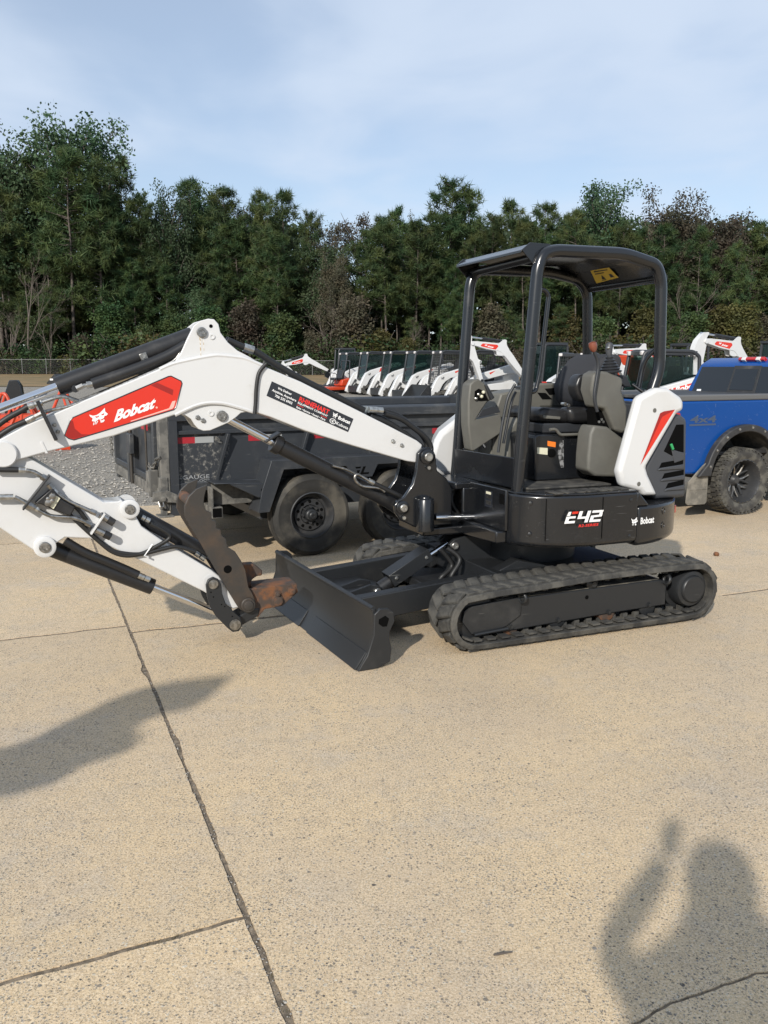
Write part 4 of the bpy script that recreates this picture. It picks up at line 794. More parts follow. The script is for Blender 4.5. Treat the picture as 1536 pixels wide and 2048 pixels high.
cushion('seat_cushion', [(0.120, 1.455), (0.06, 1.478), (-0.10, 1.462), (-0.38, 1.462), (-0.45, 1.45), (-0.46, 1.37), (-0.25, 1.362), (0.10, 1.380)], -0.14, 0.30, VINYL, 0.040)
cushion('seat_bolster', [(-0.10, 1.478), (-0.38, 1.475), (-0.40, 1.38), (-0.30, 1.362), (-0.12, 1.37)], 0.20, 0.345, VINYL, 0.040)
cushion('seat_suspension', [(0.085, 1.37), (-0.37, 1.36), (-0.37, 1.295), (0.08, 1.30)], -0.12, 0.30, PLAST, 0.012)
MB().pxz(TR['seatlabel'], 0.295, 0.312).build('label', GREY, st, bevel=0.003)
cushion('seat_back', [(-0.29, 1.52), (-0.27, 1.62), (-0.32, 1.72), (-0.40, 1.81), (-0.47, 1.845), (-0.56, 1.84), (-0.585, 1.79), (-0.52, 1.62), (-0.44, 1.46), (-0.34, 1.458)], -0.12, 0.30, SEATF, 0.045)
cushion('back_bolster', [(-0.14, 1.57), (-0.125, 1.63), (-0.15, 1.69), (-0.19, 1.712), (-0.24, 1.67), (-0.26, 1.61), (-0.26, 1.50), (-0.17, 1.53)], 0.27, 0.385, VINYL, 0.040)
for p in ((-0.09, 1.50), (-0.12, 1.49)): MB().cyl((p[0], 0.28, p[1]), (p[0], 0.32, p[1]), 0.012, n=10).build('recliner_bolt', ZINC, st)
lc = MB().pxz(TR['lconsU'], 0.42, 0.555).build('control_console', GREY, EX, bevel=0.018, seg=3)
MB().pxz(TR['lconsL'], 0.40, 0.555).build('console_base', GREY, lc, bevel=0.018, seg=3)
MB().pxz([(-0.19, 1.49), (-0.30, 1.44), (-0.40, 1.31), (-0.29, 1.33), (-0.20, 1.35)], 0.43, 0.50).build('linkage', DARK, lc)
for x, z in ((-0.26, 1.40), (-0.24, 1.385), (-0.275, 1.383), (-0.335, 1.335)): MB().lathe([(0.009, 0), (0.009, 0.01)], (x, 0.50, z), (0, 1, 0), 8).build('bolt', ZINC, lc)
bcx = V((-0.325, 0.49, 1.715)); b = MB(); pr = [(0.075, 0.0)]
for k in range(5): pr += [(0.082 - 0.011 * k, 0.008 + 0.019 * k), (0.062 - 0.010 * k, 0.018 + 0.019 * k)]
pr += [(0.028, 0.105), (0.018, 0.118)]
b.lathe(pr, bcx, (0.1, 0, 1), 24); b.build('lever_boot', PLAST, lc)
MB().tube([bcx + V((0.01, 0, 0.10)), bcx + V((0.018, 0, 0.15)), bcx + V((0.014, 0, 0.185)), bcx + V((0.010, 0, 0.20))], [0.016, 0.024, 0.026, 0.016], 14).build('joystick', GRILL, lc)
MB().lathe([(0.01, 0), (0.01, 0.012), (0.005, 0.016)], bcx + V((0.03, 0.015, 0.165)), (1, 0.4, 0.2), 10).build('thumb_button', ZINC, lc)
MB().tube(rounded([(-0.167, 0.58, 1.459), (-0.133, 0.58, 1.554), (-0.146, 0.58, 1.649), (-0.161, 0.58, 1.752), (-0.152, 0.58, 1.803), (-0.118, 0.58, 1.859)], 0.06), 0.012, 10).build('lock_lever', PLAST, lc)
MB().lathe([(0.012, -0.005), (0.024, 0.01), (0.029, 0.035), (0.026, 0.055), (0.012, 0.062)], (-0.118, 0.58, 1.857), (0.25, 0, 1), 16).build('lever_knob', KNOB, lc)
MB().pxz([(-0.41, 1.675), (-0.445, 1.70), (-0.485, 1.69), (-0.53, 1.615), (-0.47, 1.62)], 0.42, 0.47).build('key_panel', PLAST, EX, bevel=0.006)
# ---- swing bracket and boom
swb = MB()
for s in (1, -1): swb.pxz([(0.962, 1.181), (0.932, 1.212), (0.892, 1.224), (0.850, 1.210), (0.827, 1.165), (0.815, 1.06), (0.74, 1.0), (0.70, 0.93), (0.70, 0.68), (0.98, 0.68), (1.085, 0.736), (1.125, 0.789), (1.131, 0.840), (1.105, 0.873), (1.060, 0.892), (0.995, 0.975), (0.972, 1.06)], s * 0.145 - 0.018, s * 0.145 + 0.018)
swb.bb((0.72, -0.145, 0.68), (0.92, 0.145, 0.93))
swb = swb.build('swing_bracket', BLACK, EX, bevel=0.008)
MB().lathe([(0.062, 0), (0.062, 0.215), (0.055, 0.225), (0.040, 0.225), (0.036, 0.236), (0.0, 0.236)], (0.915, 0.185, 0.655), (0, 0, 1), 28).build('swing_lug', BLACK, swb, bevel=0.003)
for (x, z, r) in ((0.893, 1.158, 0.052), (1.074, 0.822, 0.046)):
    MB().lathe([(r, 0), (r, 0.016), (r - 0.006, 0.020), (r * 0.62, 0.020)], (x, 0.162, z), (0, 1, 0), 24).build('pin_collar', BLACK, swb)
    pin((x, z), 0.165, 0.200, r * 0.58, ZINC, swb)
    MB().cyl((x - 0.005, 0.172, z - r - 0.022), (x - 0.005, 0.190, z - r - 0.022), 0.012, n=10).build('keeper_bolt', ZINC, swb)
MB().lathe([(0.034, -0.17), (0.034, 0.17)], (0.893, 0, 1.158), (0, 1, 0), 20).build('pin', STEEL, swb)

def boom_set(par, full=True, rb=0.0, ra=0.0):
    """boom, arm and their cylinders; rb and ra turn the boom and the arm (radians)"""
    T = lambda k: TR[k]
    bo = bpy.data.objects.new('boom', None); COL.objects.link(bo); bo.parent = par
    if rb:
        bo.matrix_local = Matrix.Translation((0.886, 0, 1.157)) @ Matrix.Rotation(-rb, 4, 'Y') @ Matrix.Translation((-0.886, 0, -1.157))
    bw = 0.008 if full else 0
    body = MB().pxz(T('boom'), -0.13, 0.13).build('boom_body', WHITE, bo, bevel=bw, seg=3)
    for y0, y1 in ((0.088, 0.114), (-0.114, -0.088)):
        MB().pxz(T('boom_ear'), y0, y1).build('boom_ear', WHITE, bo, bevel=0.004 if full else 0)
        MB().pxz(T('boom_lug'), y0, y1).build('boom_lug', WHITE, bo, bevel=0.004 if full else 0)
    sg = (1,) if full else (1, -1)
    for s in sg:
        d = MB().pxz(T('decal_red'), s * 0.1295, s * 0.1312).build('red_decal', RED if full else RED, bo, smooth=0)
        if s > 0:
            o = V((2.893, 0.1325, 1.440)); u = V((-0.228, 0, 0.076)); v = V((-0.016 - 0.008, 0, 0.066)) * 1.0
            text('Bobcat', o, u, v, WDEC, d, 0.041)
            cat_head(V((3.030, 0.1325, 1.413)), V((-0.105, 0, 0.035)), V((-0.002, 0, 0.078)), WDEC, d, RED)
    MB().tube([(0.886, -0.13, 1.157), (0.886, 0.13, 1.157)], 0.050, 20).build('boom_foot', WHITE, bo)
    for s in (1, -1):
        MB().lathe([(0.075, 0), (0.075, 0.018), (0.068, 0.024), (0.045, 0.024)], (3.494, s * 0.128, 1.274), (0, s, 0), 28).build('pin_collar', WHITE, bo)
    # rod of the arm cylinder
    ac = MB().tube([(3.187, 0, 1.639), (2.40, 0, 1.936)], 0.057, 24).build('arm_cylinder', CYLM, bo)
    MB().tube([(2.42, 0, 1.93), (2.34, 0, 1.955)], 0.040, 18).build('cylinder_eye', CYLM, ac)
    MB().tube([(3.72, 0, 1.437), (3.187, 0, 1.639)], 0.026, 18).build('rod', CHROME, ac)
    arm = bpy.data.objects.new('arm', None); COL.objects.link(arm); arm.parent = bo
    if ra: arm.matrix_local = Matrix.Translation((3.494, 0, 1.274)) @ Matrix.Rotation(-ra, 4, 'Y') @ Matrix.Translation((-3.494, 0, -1.274))
    ab = MB().pxz(T('arm'), -0.098, 0.098).build('arm_body', WHITE, arm, bevel=0.007 if full else 0, seg=2)
    for p, r in ((T('arm_bosses')[0], 0.058), (T('arm_bosses')[1], 0.062)):
        for s in (1, -1): MB().lathe([(r, 0), (r, 0.022), (r - 0.006, 0.026), (r * 0.55, 0.026)], (p[0], s * 0.096, p[1]), (0, s, 0), 26).build('pin_collar', WHITE, arm)
        pin(p, 0.118, 0.134, r * 0.52, STEEL, arm)
    bk = MB().tube([(3.312, 0, 0.706), (3.27, 0, 0.688), (2.706, 0, 0.399)], 0.050, 22).build('bucket_cylinder', CYLM, arm)
    MB().tube([(2.706, 0, 0.399), (2.215, 0, 0.140)], 0.024, 16).build('rod', CHROME, bk)
    lk = MB()
    for s in (1, -1): lk.pxz(T('link'), s * 0.137 - 0.012, s * 0.137 + 0.012)
    lk = lk.build('bucket_link', CHAR, arm, bevel=0.004 if full else 0)
    if not full:
        return bo
    # ---- details of the near machine
    for k in ('ridge_up', 'ridge_lo'):
        MB().tube(spline(p3(k, 0.121), 3), 0.013, 8).build('weld_bead', WHITE, bo)
    for i, r in ((0, 0.030), (1, 0.032)):
        x, z = TR['pins_boom'][i]
        MB().lathe([(r, 0), (r, 0.014), (r - 0.003, 0.017), (r * 0.5, 0.017), (r * 0.45, 0.014)], (x, 0.114, z), (0, 1, 0), 24).build('pin', STEEL, bo)
    x, z = TR['pins_boom'][3]; MB().cyl((x, 0.110, z), (x, 0.1155, z), 0.011, n=16).build('lug_hole', DARK, bo)
    for i in (4, 5):
        x, z = TR['pins_boom'][i]; MB().lathe([(0.017, 0), (0.017, 0.007), (0.009, 0.007), (0.008, 0.003)], (x, 0.113, z), (0, 1, 0), 18).build('plug', WHITE, bo)
    for i in (6, 7): bolt((TR['pins_boom'][i][0], 0.113, TR['pins_boom'][i][1]), (0, 1, 0), 0.013, bo, STEEL)
    for i in (8, 9): bolt((TR['pins_boom'][i][0], 0.13, TR['pins_boom'][i][1]), (0, 1, 0), 0.012, bo)
    RSTAIN = mat('rust_run', (0.42, 0.30, 0.15), 0.6, col2=(0.68, 0.66, 0.62), scale=60, lo=0.42, hi=0.56)
    for q, (x0, x1, z0) in enumerate(((2.379, 2.372, 1.815), (2.358, 2.354, 1.84), (2.366, 2.364, 1.87))):
        MB().pxz([(x0, 1.928), (x1, 1.928), (x1 - 0.001, z0), (x0 - 0.003, z0)], 0.1138, 0.1146).build('rust_run', RSTAIN, bo, smooth=0)
    # decals of the near side
    d = [c for c in bo.children if c.name.startswith('red_decal')][0]
    MB().pxz(TR['decal_hi'], 0.1310, 0.1318).build('decal_shade', DRED, d, smooth=0)
    MB().pxz([(3.160, 1.368), (3.130, 1.448), (3.118, 1.452), (3.110, 1.405), (3.075, 1.372), (3.035, 1.370), (3.115, 1.347), (3.145, 1.354)], 0.1310, 0.1318).build('decal_shade', DRED, d, smooth=0)
    MB().pxz([(2.576, 1.512), (2.556, 1.552), (2.536, 1.556), (2.548, 1.518), (2.558, 1.508), (2.80, 1.437), (2.80, 1.442)], 0.1310, 0.1318).build('decal_flash', PINK, d, smooth=0)
    MB().tube([(x, 0.1306, z) for x, z in TR['decal_red'] + TR['decal_red'][:1]], 0.0035, 6).build('decal_border', BDEC, d)
    MB().lathe([(0.006, 0), (0.006, 0.0004)], (2.648, 0.1315, 1.517), (0, 1, 0), 12).build('trade_dot', PINK, d, smooth=0)
    k = MB().pxz(TR['decal_blk'], 0.1295, 0.1312).build('dealer_decal', BDEC, bo, smooth=0)
    A, B_, C_, D_ = [V((x, 0.1325, z)) for x, z in TR['decal_blk']]
    U = B_ - A; Vv = A - D_; at = lambda a, c: D_ + U * a + Vv * c
    def tx(s, a, c, wd, h, m, bold=0.025): text(s, at(a, c), U * wd, Vv * h, m, k, bold)
    tx('We Deliver', 0.085, 0.70, 0.165, 0.14, WDEC); tx('Anytime, Anywhere', 0.035, 0.44, 0.285, 0.14, WDEC); tx('706 232 6962', 0.085, 0.17, 0.205, 0.15, WDEC)
    tx('RHINEHART', 0.345, 0.56, 0.365, 0.30, RTXT, 0.03); tx('EQUIPMENT COMPANY', 0.345, 0.385, 0.365, 0.12, WDEC, 0.02)
    tx('Sales • Service • Rental • Parts', 0.345, 0.09, 0.355, 0.12, WDEC)
    MB().poly([at(0.345, 0.28), at(0.42, 0.28), at(0.42, 0.31), at(0.345, 0.31)]).build('red_rule', RTXT, k, smooth=0); MB().poly([at(0.635, 0.28), at(0.71, 0.28), at(0.71, 0.31), at(0.635, 0.31)]).build('red_rule', RTXT, k, smooth=0)
    cat_head(at(0.752, 0.52), U * 0.065, Vv * 0.38, WDEC, k, BDEC); tx('Bobcat', 0.83, 0.56, 0.150, 0.22, WDEC, 0.035); tx('Kubota', 0.83, 0.17, 0.150, 0.20, WDEC, 0.01)
    ringo = MB()
    n = 28
    for i in range(n):
        a0, a1 = 2 * pi * i / n, 2 * pi * (i + 1) / n
        f = lambda a, r: tuple(at(0.785 + 0.039 * r * cos(a), 0.27 + 0.175 * r * sin(a)))
        ringo.poly([f(a0, 0.78), f(a1, 0.78), f(a1, 1), f(a0, 1)])
    f2 = lambda a, c: tuple(at(0.785 + 0.039 * a, 0.27 + 0.175 * c))
    ringo.poly([f2(-0.5, 0.1), f2(0.35, 0.5), f2(0.5, 0.28), f2(-0.3, -0.1)]); ringo.poly([f2(-0.45, -0.1), f2(-0.1, 0.02), f2(0.4, -0.45), f2(0.1, -0.5)])
    ringo.build('round_emblem', WDEC, k, smooth=0)
    # hoses and pipes on the boom
    tubeo('sleeve_hose', p3('armsleeve', 0.075), 0.033, CYLM, ac, 12, 4)
    f = p3('armfit', 0.075); MB().tube([f[2], V(f[2]).lerp(V(f[1]), 0.6)], 0.021, 12).build('fitting', ZINC, ac); MB().tube([V(f[2]).lerp(V(f[1]), 0.6), f[1]], 0.012, 10).build('fitting', ZINC, ac); MB().tube([f[1], f[0]], 0.017, 6).build('fitting', ZINC, ac)
    MB().lathe([(0.022, 0), (0.022, 0.03)], (3.09, 0.03, 1.628), (0, 1, 0.1), 10).build('port', CYLM, ac)
    x, z = 2.70, 1.815; MB().box((x, 0.048, z), (0.045, 0.03, 0.04), ry=0.36).build('clamp', STEEL, ac, bevel=0.003); MB().lathe([(0.010, 0), (0.010, 0.012)], (x, 0.06, z), (0, 1, 0), 6).build('bolt', ZINC, ac)
    for kk, y, dz_ in (('pipes_top', 0.095, 0), ('pipes_top2', 0.118, 0), ('pipes_top', 0.05, 0.004)):
        pts = p3(kk, y); tubeo('steel_pipe', [(a, b, c + dz_) for a, b, c in pts], 0.0105, STEEL, bo, 10, 4)
    for kk in ('pipehose', 'pipehose2'):
        pts = p3(kk, 0.12); tubeo('hose', pts[:4], 0.017, HOSE, bo, 10, 5)
        a, c = V(pts[3]), V(pts[4]); MB().tube([a, a.lerp(c, 0.55)], 0.019, 12).build('fitting', ZINC, bo); MB().tube([a.lerp(c, 0.55), c], 0.014, 6).build('fitting', ZINC, bo)
    for kk in ('pipes_top', 'pipes_top2'):
        a, c = V(p3(kk, 0.12)[0]), V(p3(kk, 0.12)[1]); MB().tube([a, a.lerp(c, 0.6)], 0.018, 6).build('fitting', ZINC, bo)
    a, c = [V(q) for q in p3('pipebracket', 0.14)]; dd = (c - a).normalized(); q = V((dd.z, 0, -dd.x)) * 0.010
    MB().pxz([tuple((a + q).xz), tuple((c + q).xz), tuple((c - q).xz), tuple((a - q).xz)], 0.128, 0.20).build('hose_bracket', CYLM, bo, bevel=0.002)
    for t in (0.62, 0.80): bolt(tuple(a.lerp(c, t) + V((-0.03, 0, 0.0)) + V((0, -0.010, 0))), (0, 1, 0), 0.010, bo, STEEL)
    MB().pxz([(3.30, 1.335), (3.285, 1.337), (3.26, 1.27), (3.275, 1.268)], 0.1285, 0.134).build('weld_bar', WHITE, bo, bevel=0.002)
    tubeo('hose', p3('bandhose', 0.139), 0.012, HOSE, bo, 10, 5)
    t = p3('boomtophose', 0.05); tubeo('hose', t, 0.020, HOSE, bo, 10, 4); tubeo('hose', [(a, b - 0.05, c + 0.006) for a, b, c in t], 0.020, HOSE, bo, 10, 4)
    a = V(t[1]); c = V(t[3]); MB().tube([a, c], 0.026, 12).build('fitting', ZINC, bo)
    for kk, y in (('hosebundle', -0.02), ('hosebundle2', 0.05), ('hosebundle', 0.05), ('hosebundle2', -0.05)):
        o = 0.02 if y == 0.05 else 0; tubeo('hose', [(a, b, c - o) for a, b, c in p3(kk, y)], 0.019, HOSE, bo, 10, 5)
    for y in (-0.05, 0.0, 0.05): MB().tube([(1.17, y, 1.467), (1.27, y, 1.475)], 0.022, 10).build('fitting', ZINC, bo)
    # boom cylinder
    bcy = MB().tube([(1.893, 0, 1.264), (1.095, 0, 0.841)], 0.052, 26).build('boom_cylinder', CYLM, par)
    MB().tube([(1.915, 0, 1.276), (1.865, 0, 1.249)], 0.062, 26).build('gland', CYLM, bcy, bevel=0.004)
    MB().tube([(2.262, 0, 1.466), (1.893, 0, 1.264)], 0.025, 18).build('rod', CHROME, bcy)
    MB().tube([(1.12, 0, 0.854), (1.04, 0, 0.811)], [0.05, 0.06], 20).build('cylinder_eye', CYLM, bcy)
    pl = MB(); pl.box((1.92, 0.0, 1.310), (0.12, 0.10, 0.012), ry=0.48); pl.build('rod_guard', CYLM, bcy, bevel=0.003)
    tubeo('pipe', p3('cylhose', 0.085), 0.010, STEEL, bcy, 10, 4); a = [V(q) for q in p3('cylhose2', 0.085)]
    MB().tube([a[0], a[1]], 0.018, 10).build('fitting', ZINC, bcy); tubeo('hose', a[1:], 0.017, HOSE, bcy, 10, 4)
    tubeo('hose', p3('cylhose3', 0.06), 0.010, STEEL, bcy, 10, 4)
    # arm fittings
    s = MB().tube(spline(p3('bktsleeve', 0.055), 4), 0.026, 12).build('sleeve_hose', CYLM, bk)
    f = [V(q) for q in p3('bktfit', 0.06)]; MB().tube([f[0], f[0].lerp(f[1], 0.5)], 0.020, 12).build('fitting', ZINC, bk); MB().tube([f[0].lerp(f[1], 0.55), f[1]], 0.018, 6).build('fitting', ZINC, bk)
    th = MB().tube([(2.82, 0, 0.90), (2.774, 0, 0.859), (2.36, 0, 0.583)], 0.048, 22).build('thumb_cylinder', CYLM, arm); MB().tube([(2.36, 0, 0.583), (2.257, 0, 0.498)], 0.024, 14).build('rod', CHROME, th)
    for kk in ('thfit', 'thfit2'):
        f = [V(q) for q in p3(kk, 0.06)]; MB().tube([f[0], f[0].lerp(f[1], 0.42)], 0.017, 10).build('fitting', ZINC, th); MB().tube([f[0].lerp(f[1], 0.52), f[1]], 0.017, 10).build('fitting', ZINC, th)
    for kk in ('hoseA', 'hoseB'): tubeo('hose', p3(kk, 0.14), 0.016, HOSE, arm)
    for kk in ('fitA', 'fitB'):
        f = [V(q) for q in p3(kk, 0.14)]; MB().tube([f[0], f[0].lerp(f[1], 0.9)], 0.0175, 12).build('fitting', ZINC, arm); tubeo('pipe', f[1:], 0.0125, STEEL, arm, 10, 5)
        MB().tube([f[3], f[3] + (f[3] - f[2]).normalized() * 0.035], 0.021, 6).build('fitting', STEEL, arm)
    a, c = [V(q) for q in p3('bracket', 0.13)]; dd = (c - a).normalized(); a -= dd * 0.02; c += dd * 0.02; q = V((dd.z, 0, -dd.x)) * 0.005
    MB().pxz([tuple((a + q).xz), tuple((c + q).xz), tuple((c - q).xz), tuple((a - q).xz)], 0.098, 0.185).build('valve_bracket', CHAR, arm, bevel=0.002)
    va = MB().pxz([(3.250, 1.075), (3.205, 1.005), (3.135, 0.955), (3.165, 0.905), (3.250, 0.945), (3.320, 0.985), (3.350, 0.99)], 0.098, 0.165).build('diverter_valve', CYLM, arm, bevel=0.006)
    MB().pxz(TR['valveplate'], 0.165, 0.172).build('valve_label', CREAM, va, bevel=0.001)
    for (x, z), r in zip(TR['valvecaps'], (0.020, 0.013, 0.013, 0.022)): MB().lathe([(r, 0), (r, 0.02), (r * 0.8, 0.026), (r * 0.3, 0.028)], (x, 0.165, z), (0, 1, 0), 16).build('valve_cap', STEEL, va)
    for kk in ('pipe1', 'pipe2'):
        f = [V(q) for q in p3(kk, 0.145)]; tubeo('pipe', rounded(f, 0.04), 0.0115, STEEL, arm)
        MB().tube([f[0], f[0].lerp(f[1], 0.55)], 0.0185, 6).build('fitting', STEEL, arm); MB().tube([f[0].lerp(f[1], 0.65), f[0].lerp(f[1], 1.0)], 0.016, 6).build('fitting', ZINC, arm); MB().tube([f[-1], f[-1] + (f[-2] - f[-1]).normalized() * 0.035], 0.018, 6).build('fitting', STEEL, arm)
    a, c = [V(q) for q in p3('armbracket', 0.13)]; dd = (c - a).normalized(); a -= dd * 0.01; c += dd * 0.015; q = V((dd.z, 0, -dd.x)) * 0.006
    MB().pxz([tuple((a + q).xz), tuple((c + q).xz), tuple((c - q).xz), tuple((a - q).xz)], 0.098, 0.175).build('coupler_bracket', WHITE, arm, bevel=0.002)
    for kk in ('coup1', 'coup2'):
        f = [V(q) for q in p3(kk, 0.15)]; MB().tube([f[0], f[0].lerp(f[1], 0.55)], 0.020, 14).build('hose_coupler', STEEL, arm); MB().tube([f[0].lerp(f[1], 0.58), f[1]], 0.023, 14).build('coupler_cap', CYLM, arm)
    for kk in ('hose1', 'hose2', 'hose3'): tubeo('hose', p3(kk, 0.118), 0.0125, HOSE, arm, 10, 5)
    f = [V(q) for q in p3('hoseclip', 0.132)]; MB().tube(f, 0.006, 6).build('hose_clip', WHITE, arm)
    # link, thumb, coupler
    for i, r in ((0, 0.024), (1, 0.030)):
        x, z = TR['linkpins'][i]; MB().lathe([(r + 0.006, 0), (r + 0.006, 0.006), (r, 0.006), (r, 0.015), (r * 0.5, 0.016)], (x, 0.149, z), (0, 1, 0), 20).build('pin', STEEL, lk); MB().tube([(x, -0.14, z), (x, 0.14, z)], 0.03, 16).build('pin', STEEL, lk)
    for x, z in TR['linkholes']: MB().cyl((x, 0.148, z), (x, 0.1497, z), 0.005, n=8).build('hole', DARK, lk)
    tm = bpy.data.objects.new('thumb', None); COL.objects.link(tm); tm.parent = par
    for yy in (0.115, -0.185): MB().pxz(TR['thumb'], yy - 0.012, yy + 0.012).build('thumb_plate', RUST, tm, bevel=0.003)
    MB().tube([(2.462, -0.185, 0.935), (2.462, 0.115, 0.935)], 0.034, 14).build('cross_tube', RUSTO, tm); MB().tube([(2.30, -0.185, 0.62), (2.30, 0.115, 0.62)], 0.025, 14).build('cross_tube', RUST, tm)
    x, z = TR['thumbpin'][0]; MB().lathe([(0.048, 0), (0.048, 0.020), (0.042, 0.026), (0.034, 0.026), (0.030, 0.034), (0.024, 0.036)], (x, 0.127, z), (0, 1, 0), 22).build('thumb_pin', RUST, tm)
    x, z = TR['thumbpin'][1]; MB().cyl((x, 0.1265, z), (x, 0.1280, z), 0.026, n=18).build('thumb_hole', DARK, tm)
    MB().tube([(2.355, -0.1, 0.416), (2.355, 0.1, 0.416)], 0.055, 20).build('arm_tip', WHITE, arm)
    MB().tube([(2.136, -0.12, 0.255), (2.136, 0.12, 0.255)], 0.048, 20).build('arm_tip', WHITE, arm)
    qc = MB()
    for s in (1, -1): qc.pxz([(2.115, 0.348), (1.99, 0.352), (1.80, 0.352), (1.793, 0.293), (1.835, 0.262), (1.90, 0.211), (2.016, 0.205), (2.062, 0.155), (2.117, 0.175), (2.150, 0.230)], s * 0.088 - 0.012, s * 0.088 + 0.012)
    qc.pxz([(2.09, 0.350), (1.800, 0.354), (1.79, 0.30), (2.09, 0.31)], -0.10, 0.076)
    qc = qc.build('quick_coupler', RUSTO, par, bevel=0.004)
    MB().box((2.02, 0.0, 0.33), (0.10, 0.12, 0.04)).build('coupler_slot', DARK, qc)
    hk = MB()
    hk.pxz([(2.150, 0.40), (2.135, 0.490), (2.062, 0.490), (2.005, 0.440), (2.008, 0.405), (2.040, 0.405), (2.075, 0.385), (2.090, 0.33), (2.15, 0.33)], -0.07, 0.01); hk.build('coupler_hook', RUSTO, qc, bevel=0.008)
    for (x, z), r in zip(TR['couplerpins'], (0.030, 0.020, 0.012)): MB().lathe([(r + 0.010, 0), (r + 0.010, 0.010), (r, 0.012), (r, 0.026), (r * 0.5, 0.028)], (x, 0.099, z), (0, 1, 0), 14).build('pin', RUSTO, qc)
    MB().pxz([(2.255, 0.10), (2.20, 0.10), (2.06, 0.165), (2.05, 0.215), (2.10, 0.22), (2.21, 0.17), (2.245, 0.16)], -0.05, 0.105).build('top_link', CHAR, par, bevel=0.008)
    return bo
boom_set(EX)
# ---------------------------------------------------------------- dump trailer
TGREY = mat('trailer_paint', (0.031, 0.0345, 0.040), 0.45, dust=(0.12, 0.118, 0.11), dscale=2.5, dlo=0.48, dhi=0.92, scratch=(0.14, 0.14, 0.135))
TDIRT = mat('splashed_paint', (0.031, 0.0345, 0.040), 0.5, dust=(0.24, 0.23, 0.205), dscale=22, dlo=0.50, dhi=0.68)
TDUST = mat('dusty_steel', (0.085, 0.083, 0.077), 0.8, col2=(0.16, 0.152, 0.135), scale=12, bump=0.15, bscale=80)
TYRE = mat('tyre_rubber', (0.022, 0.021, 0.019), 0.75, col2=(0.085, 0.076, 0.060), scale=4, lo=0.40, hi=0.65, bump=0.15, bscale=60)
RIM = mat('rim_paint', (0.034, 0.035, 0.037), 0.42, dust=(0.10, 0.09, 0.08), dscale=8, dlo=0.5, dhi=0.85)
GTXT = mat('grey_lettering', (0.36, 0.37, 0.38), 0.5); DEC4 = mat('grey_decal', (0.055, 0.075, 0.115), 0.4)
REFR = mat('red_reflector', (0.36, 0.02, 0.03), 0.45); REFW = mat('white_reflector', (0.33, 0.34, 0.34), 0.4)
TR_ = empty('dump_trailer', (-0.66, 7.71, 0), R(27), 'dark grey tandem axle dump trailer with barn doors, parked behind the big excavator', 'trailer')
SY = 0.27; WB = 2.45; TL = 2.95; X0 = -1.28
MB().bb((X0, SY, 0.72), (TL, SY + 0.012, 1.30)).build('side_panel', TGREY, TR_)
MB().bb((X0 - 0.0, SY - 0.0015, 0.735), (-0.70, SY + 0.0, 1.18)).build('splash_patch', TDIRT, TR_, smooth=0)
MB().bb((X0, WB - 0.012, 0.72), (TL, WB, 1.30)).build('side_panel', TGREY, TR_)
MB().bb((TL - 0.012, SY, 0.72), (TL, WB, 1.38)).build('front_panel', TGREY, TR_); MB().bb((X0, SY, 0.70), (TL, WB, 0.725)).build('floor', TDUST, TR_)
for y in (SY, WB): 
    MB().pyz([(y - 0.055, 1.285), (y - 0.055, 1.365), (y - 0.02, 1.385), (y + 0.05, 1.385), (y + 0.05, 1.285)], X0 - 0.02, TL).build('top_rail', TGREY, TR_, bevel=0.006)
    MB().bb((X0, y - 0.035, 1.165), (TL, y - 0.001, 1.20)).build('mid_rail', TGREY, TR_, bevel=0.004)
    MB().bb((X0, y - 0.04, 0.66), (TL, y + 0.04, 0.735)).build('bottom_rail', TGREY, TR_, bevel=0.006)
# inclined stakes along the side
for x in (-0.77, 0.0, 0.72, 1.5, 2.2):
    MB().prism([(x - 0.03 + 0.06, 1.165), (x + 0.06, 1.165), (x - 0.045, 0.74), (x - 0.075, 0.74)], lambda a, z: (a, SY - 0.002, z), lambda a, z: (a, SY - (0.085 if z > 1 else 0.02), z)).build('side_stake', TGREY, TR_, bevel=0.004)
for x in (-1.17, -0.52, 0.13, 0.78, 1.43):
    MB().bb((x, SY - 0.003, 1.085), (x + 0.155, SY - 0.001, 1.140)).build('red_reflector', REFR, TR_, smooth=0); MB().bb((x + 0.155, SY - 0.003, 1.085), (x + 0.325, SY - 0.001, 1.140)).build('white_reflector', REFW, TR_, smooth=0)
text('-GAUGE', (-1.165, SY - 0.004, 0.765), (0.27, 0, 0), (0, 0, 0.035), GTXT, TR_, -0.005, shear=0.004)
text('FLOOR', (-1.03, SY - 0.004, 0.735), (0.14, 0, 0), (0, 0, 0.022), GTXT, TR_, -0.005)
MB().tube([(-0.83, SY - 0.03, 1.14), (-0.80, SY - 0.05, 1.11), (-0.85, SY - 0.05, 1.11)], 0.006, 6).build('tie_hook', TDUST, TR_)
